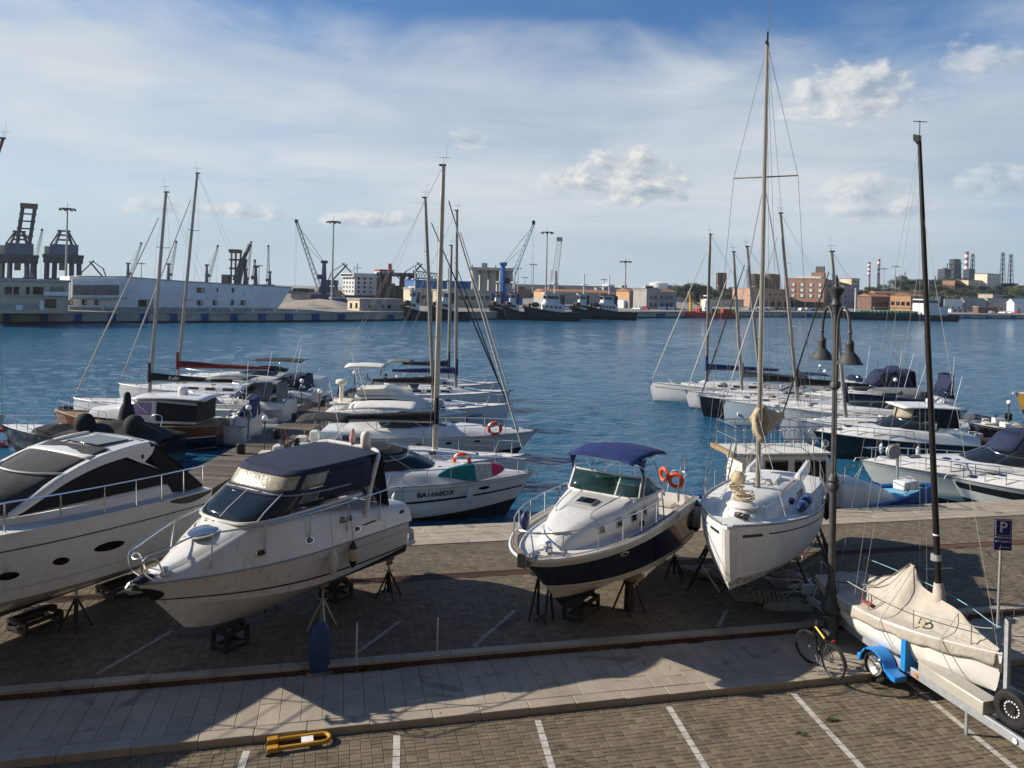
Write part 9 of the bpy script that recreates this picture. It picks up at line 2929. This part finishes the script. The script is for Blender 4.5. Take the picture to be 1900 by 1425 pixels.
# ---- orange work vessel and coastal tanker
def far_vessel(name, label, px0, px1, py_wl, col_m, hdeg, hullh, parts):
	a = G(px0, py_wl, WATER)
	d = Vector((math.cos(math.radians(hdeg)), math.sin(math.radians(hdeg))))
	q, s_ = px_line(px1, Vector((a.x, a.y)), d)
	L = abs(s_)
	h = Hull(L, L * .2, hullh, hullh * 1.35, -1, .2, L * .05, sag=.4, tb=.6, pb=2.6, ws=.8, round_=True, rn=.35, rm=.8, tk=.5, zk0=-.5)
	t = thing(name, label, 'ship', (q.x, q.y, WATER), math.radians(hdeg) + math.pi)
	h.band('hull', 0, 1, col_m, t, nv=5)
	h.deck('deck', parts.get('deck', M_RUST), t, dz=-.3, camber=.05)
	return t, h, L
RED = pm('workboat_red', (.45, .06, .03), .5, var=.15, scale=.4)
t, h, L = far_vessel('work_vessel', 'orange red work vessel with yellow crane at the far quay', 1266, 1372, 589, RED, 8, 2.0, {})
MB().box(L * .52, L * .62, -2.2, 2.2, 1.8, 6.5).flat('deckhouse', M_SHIPW, t)
MB().box(L * .53, L * .61, -1.8, 1.8, 6.52, 8.6).flat('wheelhouse', M_SHIPW, t)
MB().box(L * .525, L * .615, -1.85, 1.85, 7.3, 8.2).flat('wheelhouse_window', DARKGLASS, t)
for x in (.12, .22, .38, .45, .7): MB().box(L * x, L * (x + .05), -2.4, 2.4, 1.8, 3.6).build('deck_gear', pm('gear_yellow', (.55, .33, .04), .6, var=.2) if x in (.38, .12) else RED, t, smooth=False)
bar('mast', (L * .57, 0, 8.6), (L * .57, 0, 12), .15, M_SHIPW, t, 5)
mb = MB().tube([(L * .86, 0, 2), (L * .86, 0, 7)], .5, 6)
mb.build('crane_post', MATS['gear_yellow'], t)
bar('crane_arm', (L * .86, 0, 7), (L * .70, 0, 4.5), .4, MATS['gear_yellow'], t, 5)
bar('crane_arm', (L * .86, 0, 6), (L * .90, 0, 10), .5, MATS['gear_yellow'], t, 5)
t, h, L = far_vessel('coastal_tanker', 'dark green coastal tanker with white aft bridge and yellowed deck pipes', 1556, 1766, 592, pm('tanker_black', (.012, .016, .016), .5, var=.2, scale=.3), 14, 2.6, {'deck': pm('tanker_deck', (.03, .06, .045), .7, var=.2, scale=.4)})
TG = pm('pipe_green', (.05, .13, .09), .6, var=.3, scale=.5)
MB().box(L * .10, L * .30, -4, 4, 2.4, 6.0).flat('accommodation', M_SHIPW, t)
MB().box(L * .18, L * .30, -3.6, 3.6, 6.02, 9.2).flat('bridge', M_SHIPW, t)
MB().box(L * .175, L * .305, -3.65, 3.65, 7.6, 8.7).flat('bridge_windows', DARKGLASS, t)
MB().box(L * .10, L * .13, -1.6, 1.6, 6.02, 10.5).flat('funnel', MS_D, t)
for x in np.linspace(L * .11, L * .29, 6): MB().box(x, x + .6, -4.06, -3.9, 4.0, 4.7).flat('port_light', DARKGLASS, t)
bar('mast', (L * .22, 0, 9.2), (L * .22, 0, 17), .35, M_SHIPW, t, 6)
bar('foremast', (L * .86, 0, 3), (L * .86, 0, 13), .3, M_SHIPW, t, 6)
for y in (-1.6, -.5, .5, 1.6): bar('deck_pipe', (L * .32, y, 3.2), (L * .84, y, 3.3), .18, TG, t, 5)
for x in np.linspace(L * .34, L * .84, 16): MB().box(x, x + .35, -2.2, 2.2, 2.4, 3.9).flat('pipe_rack', TG, t)
MB().box(L * .36, L * .70, -.4, .4, 5.0, 5.3).flat('gangway', MS_G, t)
for x in (.36, .52, .70): bar('gangway_post', (L * x, 0, 2.5), (L * x, 0, 5), .2, MS_G, t, 4)
for x in np.linspace(L * .2, L * .9, 7): MB().torus((x, -L * .1 * 1.0 + .35, 1.7), .7, .25, 12, 6, Matrix.Rotation(math.radians(90), 4, 'X')).build('tyre', LETTER_W if int(x) % 2 else RUBBER, t)
# ---- parked cars on the far quay
CARCOL = [pm('car_white', (.70, .70, .70), .3, coat=.5), pm('car_dark', (.03, .03, .035), .3, coat=.5), pm('car_silver', (.40, .41, .42), .3, .5, coat=.5), pm('car_red', (.32, .03, .03), .3, coat=.5), pm('car_blue', (.04, .08, .2), .3, coat=.5)]
CARLAB = ['white car parked on the far quay by the hotel', 'dark car parked on the far quay by the hotel', 'silver car parked on the far quay by the hotel', 'red car parked on the far quay by the hotel', 'blue car parked on the far quay by the hotel']
def car_mesh(mat):
	prof = [(-2.1, .35), (2.1, .35), (2.1, .75), (1.25, .9), (.55, 1.42), (-1.1, 1.45), (-1.9, .95), (-2.1, .9)]
	return MB().prism([(x, -.85, z) for x, z in prof], (0, 1.7, 0)).mesh('body', mat, smooth=False)
car_body = [car_mesh(m) for m in CARCOL]
car_win = MB().box(-1.0, .6, -.87, .87, .95, 1.35).mesh('window', DARKGLASS, smooth=False)
car_whl = MB().lathe([(.32, -.1), (.32, .1)], n=10, M=Matrix.Rotation(math.radians(90), 4, 'X')).mesh('wheel', RUBBER)
rr = random.Random(3)
carpx = [1392, 1400, 1409, 1418, 1428, 1440, 1452, 1466, 1476, 1488, 1498, 1508, 1520, 1532, 1545, 1556, 1568, 1182, 1196, 1230, 1246, 1840, 1860, 1872, 1888, 1050, 1130]
for i, px in enumerate(carpx):
	c, d, nn = shore_at(px, 16 + rr.uniform(-4, 6))
	ci = rr.choice([0, 0, 1, 1, 2, 3, 4])
	lab = CARLAB[ci]
	if px < 1300: lab = lab.replace('by the hotel', 'before the harbour office')
	if px > 1700: lab = lab.replace('by the hotel', 'before the warehouses')
	t = thing('parked_car', lab, 'car', (c.x, c.y, LZ), math.atan2(d.y, d.x) + rr.choice([0, 1.5, .1]), 'cars parked on the far quay')
	for me, nm, locs in ((car_body[ci], 'body', [(0, 0, 0)]), (car_win, 'window', [(0, 0, 0)]), (car_whl, 'wheel', [(-1.3, -.78, .32), (1.3, -.78, .32), (-1.3, .78, .32), (1.3, .78, .32)])):
		for l in locs:
			o = bpy.data.objects.new(nm, me)
			col.objects.link(o)
			o.parent = t
			o.location = l
# ---- wooded hill on the right and the works behind it
hill = MB()
rows = []
for i in range(41):
	px = 1560 + i * 14
	a = px
	row = []
	for j in range(9):
		Y = 520 + j * 55
		base = AT(a, 560, Y)
		crest = {0: 0, 1: .25, 2: .55, 3: .8, 4: .95, 5: 1, 6: 1, 7: .95, 8: .9}[j]
		hh = lerp(5, 20, clamp((px - 1575) / 120)) * crest * (1 + .15 * mnoise.noise(Vector((px * .012, j * .4, 0))))
		row.append(Vector((base.x, Y, LZ - .1 + hh)))
	rows.append(row)
HILLM = stone('hill_scrub', (.14, .12, .06), .95, .35, .08, (.22, .17, .10), .5, .04, bscale=1)
struct('hill', hill.grid(rows), HILLM)
def leaf_crown(seed, n=900, sq=.8):
	r = random.Random(seed)
	lobes = [(Vector((r.uniform(-.5, .5), r.uniform(-.5, .5), r.uniform(-.25, .45))), r.uniform(.35, .6)) for _ in range(8)]
	mb = MB()
	for _ in range(n):
		c, R_ = r.choice(lobes)
		v = Vector((r.gauss(0, 1), r.gauss(0, 1), r.gauss(0, 1))).normalized() * R_ * r.uniform(.55, 1.05)
		p = c + v
		p.z *= sq
		s_ = r.uniform(.035, .085)
		a = Vector((r.gauss(0, 1), r.gauss(0, 1), r.gauss(0, 1))).normalized() * s_
		b = a.orthogonal().normalized() * s_ * r.uniform(.6, 1)
		mb.add([p - a, p + b, p + a * .8, p - b], [(0, 1, 2, 3)])
	return mb
LEAF = [pm('foliage_dark', (.030, .045, .020), .85, var=.45, scale=2.0), pm('foliage_olive', (.055, .062, .025), .85, var=.4, scale=2.0), pm('foliage_green', (.06, .085, .028), .85, var=.4, scale=2.0)]
crowns = [leaf_crown(k, 900, (.8, .7, .95)[k]).mesh('crown', LEAF[k], smooth=False, merge=False) for k in range(3)]
BARK = pm('bark', (.07, .05, .035), .9, var=.3)
trk = MB().tube([(0, 0, 0), (.03, 0, .5), (.0, .02, 1.0)], [.10, .07, .04], 7)
for a in (0.4, 2.2, 4.4): trk.tube([(.0, 0, .75), (.3 * math.cos(a), .3 * math.sin(a), 1.15)], [.045, .02], 5)
trunk_me = trk.mesh('trunk', BARK)
TREELAB = ['dark round tree growing %s', 'olive bushy tree growing %s', 'bright green tall tree growing %s']
def tree(px, py_top, py_base, Y, k, where, group, zb=None):
	b = AT(px, py_base, Y)
	tp = AT(px, py_top, Y)
	z0 = b.z if zb is None else zb
	H = max(tp.z - z0, 2.5)
	t = thing('tree', TREELAB[k] % where, 'tree', (b.x, Y, z0), rr.uniform(0, 6), group)
	o = bpy.data.objects.new('trunk', trunk_me)
	col.objects.link(o)
	o.parent = t
	o.scale = (H * .25, H * .25, H * .42)
	c = bpy.data.objects.new('crown', crowns[k])
	col.objects.link(c)
	c.parent = t
	w = H * rr.uniform(.50, .68)
	c.scale = (w, w, H * .40)
	c.location = (0, 0, H * .60)
	return t
for (px, top, base, k) in ((1252, 536, 562, 1), (1264, 526, 562, 0), (1276, 521, 564, 0), (1288, 518, 565, 0), (1299, 522, 565, 1), (1270, 540, 566, 1), (1284, 545, 566, 2), (1306, 524, 562, 0), (1320, 531, 562, 2), (1333, 536, 562, 0), (1346, 538, 562, 1), (1358, 540, 562, 0), (1370, 541, 560, 0), (1381, 543, 560, 2)):
	tree(px, top, base, 520 + rr.uniform(-30, 30), k, 'in the wood between the harbour office and the pink building', 'trees of the waterfront wood', zb=LZ)
for i in range(80):
	px = 1584 + i * 4.2 + rr.uniform(-3, 3)
	Y = 560 + rr.uniform(0, 150)
	crest = clamp((px - 1575) / 120)
	q = (Y - 520) / 55
	base_z = LZ + lerp(5, 20, crest) * min(1, q * .28)
	pxx = AT(px, 560, Y)
	H = rr.uniform(7, 13)
	b = pxx
	k = rr.choice([0, 0, 1, 1, 2])
	wh = 'behind the low brown building' if px < 1630 else 'by the pair of floodlight masts' if px < 1675 else 'below the dark works gallery' if px < 1750 else 'below the cream hill houses' if px < 1825 else 'on the hill behind the grey warehouses'
	t = thing('tree', TREELAB[k] % wh, 'tree', (b.x, Y, base_z - .3), rr.uniform(0, 6), 'trees on the hill')
	for me, nm, scl, lz in ((trunk_me, 'trunk', (H * .25, H * .25, H * .42), 0), (crowns[k], 'crown', (H * .66, H * .66, H * .42), H * .58)):
		o = bpy.data.objects.new(nm, me)
		col.objects.link(o)
		o.parent = t
		o.scale = scl
		o.location = (0, 0, lz)
scm = MB()
for i in range(1500):
	px = 1575 + rr.random() * 345
	Y = 535 + rr.random() ** 1.5 * 180
	crest = clamp((px - 1575) / 120)
	b = AT(px, 560, Y)
	z = LZ + 20 * crest * min(1, (Y - 520) / 55 * .27)
	s_ = rr.uniform(.6, 1.8)
	for _ in range(3):
		c = Vector((b.x + rr.gauss(0, 1), Y, z + abs(rr.gauss(0, .7))))
		a = Vector((rr.gauss(0, 1), rr.gauss(0, .3), rr.gauss(0, 1))).normalized() * s_
		bb = a.orthogonal().normalized() * s_ * .6
		scm.add([c - a, c + bb, c + a, c - bb], [(0, 1, 2, 3)])
tag(scm.build('hillside_scrub', LEAF[1], None, smooth=False, merge=False), 'low scrub covering the hillside behind the warehouses', 'scrub', kind='stuff')
for (a, b_, c, yt, Y, lab, m) in ((1577, 1580, 1594, 517, 640, 'small cream house left of the hill trees', M_CREAM), (1793, 1797, 1828, 520, 640, 'cream two storey house on the hill', M_CREAM), (1826, 1832, 1856, 508, 650, 'taller pale cream house on the hill', wallm('render_pale', (.66, .60, .48))), (1768, 1772, 1786, 521, 640, 'small terracotta house on the hill', M_TERRA), (1836, 1842, 1900, 546, 560, 'tan retaining building on the hill slope', M_BEIGE)):
	f = FarBox('house', lab, 'house', a, b_, c, Y, yt, m, M_ROOF, ang=35, zb=14 if yt < 540 else 6, depth=10)
	f.grid(3, 2 if yt < 530 else 1, .2, .8, .3, .7, 1.3, 1.5)
def chimney(px, py_top, Y, r, label, bands=7, zb=15):
	tp = AT(px, py_top, Y)
	t = thing('chimney', label, 'chimney', (tp.x, Y, zb), 0, 'red and white works chimneys')
	h = tp.z - zb
	hb = h * .55
	MB().lathe([(r * 1.1, 0), (r * 1.05, hb)], n=12).build('lower_shaft', M_GREY, t)
	for i in range(bands):
		z0, z1 = lerp(hb, h, i / bands), lerp(hb, h, (i + 1) / bands)
		MB().lathe([(r, z0), (r * .98, z1)], n=12).build('band', pm('chimney_red', (.28, .08, .07), .7) if i % 2 == (bands - 1) % 2 else M_WHITE, t)
chimney(1613, 486, 1300, 2.3, 'red and white chimney over the hotel, left of a close pair')
chimney(1631, 481, 1300, 2.3, 'red and white chimney over the hotel, right of a close pair')
chimney(1794, 467, 1300, 3.1, 'red and white chimney beside the black blast furnace tower')
Y = 1200
p = AT(1772, 481, Y)
t = thing('blast_furnace', 'black blast furnace tower on the skyline', 'tower', (p.x, Y, 15), 0)
k = Y / FPX
h = p.z - 15
for z0, z1, w in ((0, .45, 9), (.46, .74, 7.5), (.75, 1.0, 6.5)):
	MB().box(-w * k, w * k, -6, 6, h * z0, h * z1).flat('stage', MS_D, t)
for z in (.2, .45, .6, .74, .88): MB().box(-10 * k, 9.5 * k, -7, 7, h * z - .8, h * z + .2).flat('platform', M_RUST, t)
for x in (-9, 8): bar('gas_main', (x * k, -7, 0), (x * k * .6, -7, h * .95), 1.3, MS_D, t, 5)
MB().box(-16 * k, -9.5 * k, -5, 5, 0, h * .45).flat('stove', MS_D, t)
for (px, top, Y, lab) in ((1805, 471, 1200, 'lattice flare mast next to the red and white chimney'), (1861, 469, 1200, 'lattice mast on the skyline, left of two'), (1876, 472, 1200, 'lattice mast on the skyline, right of two')):
	p = AT(px, top, Y)
	t = thing('lattice_mast', lab, 'mast', (p.x, Y, 15), 0, 'lattice masts of the steelworks')
	mb = MB()
	lattice(mb, (0, 0, 0), (0, 0, p.z - 15), 7, 3, 9, .45)
	o = mb.flat('tower', MS_D, t)
	bar('flare_pipe', (0, 0, 0), (0, 0, p.z - 14), .5, MS_D, t, 5)
for (a, b_, yt, lab, m) in ((1672, 1684, 513, 'dark works building on the skyline, left one', MS_D), (1753, 1762, 499, 'dark works building on the skyline beside the furnace', MS_D), (1801, 1809, 500, 'dark works hoist house on the skyline', MS_D), (1690, 1750, 520, 'long dark works gallery on the skyline', M_ROOF)):
	p, q = AT(a, yt, 1200), AT(b_, yt, 1200)
	t = thing('works_building', lab, 'building', (p.x, 1200, 10), 0, 'steelworks on the skyline')
	W_ = q.x - p.x
	MB().box(0, W_, 0, 20, 0, p.z - 10).flat('wall', m, t)
	MB().box(W_ * .2, W_ * .5, 2, 10, p.z - 9.98, p.z - 10 + 2).flat('roof_house', M_RUST, t)
	bar('vent_pipe', (W_ * .8, 4, p.z - 10), (W_ * .8, 4, p.z - 2), .8, MS_D, t, 5)
for (a, b_, yt, Y, lab, m) in ((-60, 130, 518, 600, 'long distant shed behind the container cranes', M_GREY), (360, 520, 531, 600, 'long distant shed behind the terminal prow', M_ROOF), (515, 660, 541, 560, 'dark distant works shed behind the coal heaps', M_ROOF), (690, 880, 540, 520, 'distant sheds behind the bulk unloader', M_GREY), (945, 1150, 536, 620, 'distant sheds behind the tugs', M_REDBR), (1120, 1300, 533, 640, 'distant sheds behind the harbour office', M_GREY), (1290, 1400, 537, 640, 'distant sheds behind the water tower', M_ROOF)):
	p, q = AT(a, yt, Y), AT(b_, yt, Y)
	t = thing('distant_shed', lab, 'building', (p.x, Y, LZ), 0, 'distant port sheds')
	W_ = q.x - p.x
	MB().box(0, W_, 0, 30, 0, p.z - LZ).flat('wall', m, t)
	rq = random.Random(a)
	for k in range(5):
		x = rq.uniform(.05, .85) * W_
		MB().box(x, x + W_ * rq.uniform(.03, .12), 3, 20, p.z - LZ + .02, p.z - LZ + rq.uniform(.8, 3)).flat('roof_house', M_GREY if k % 2 else M_RUST, t)
# ---- building the view is taken from, unseen, made tall to cut sky light
def own_building():
	t = thing('sky_block_building', 'unseen ochre waterfront building, made tall and dark to block sky light', 'building', (0, 0, ST_Z), QA)
	m = wallm('own_render', (.24, .20, .15))  # dark tone chosen to cut light bounced towards the yard
	MB().box(-34, 36, -16, -.9, 0, 24).flat('wall', m, t)
	MB().box(-34.4, 36.4, -16.4, -.6, 24.02, 24.6).flat('cornice', m, t)
	for i in range(16):
		for k in range(6):
			x, z = -31 + i * 4.2, 1.2 + k * 3.7
			if abs(x) < 3 and k == 1: continue
			MB().box(x - .6, x + .6, -1.0, -.82, z, z + 2.0).flat('window', DARKGLASS, t)
own_building()
# ------------------------------------------------------------------ thin sea haze
hz_m = bpy.data.materials.new('sea_haze')
hz_m.use_nodes = True
nt = hz_m.node_tree
nt.nodes.remove(nt.nodes['Principled BSDF'])
pv = nt.nodes.new('ShaderNodeVolumePrincipled')
pv.inputs['Color'].default_value = (.70, .84, 1.0, 1)
pv.inputs['Density'].default_value = .00009
pv.inputs['Anisotropy'].default_value = .2
nt.links.new(pv.outputs[0], nt.nodes['Material Output'].inputs['Volume'])
hz = MB().box(-2600, 2600, -60, 2600, -4.6, 96).build('haze', hz_m, None, smooth=False)
tag(hz, 'thin pale sea haze over the harbour', 'haze', kind='stuff')
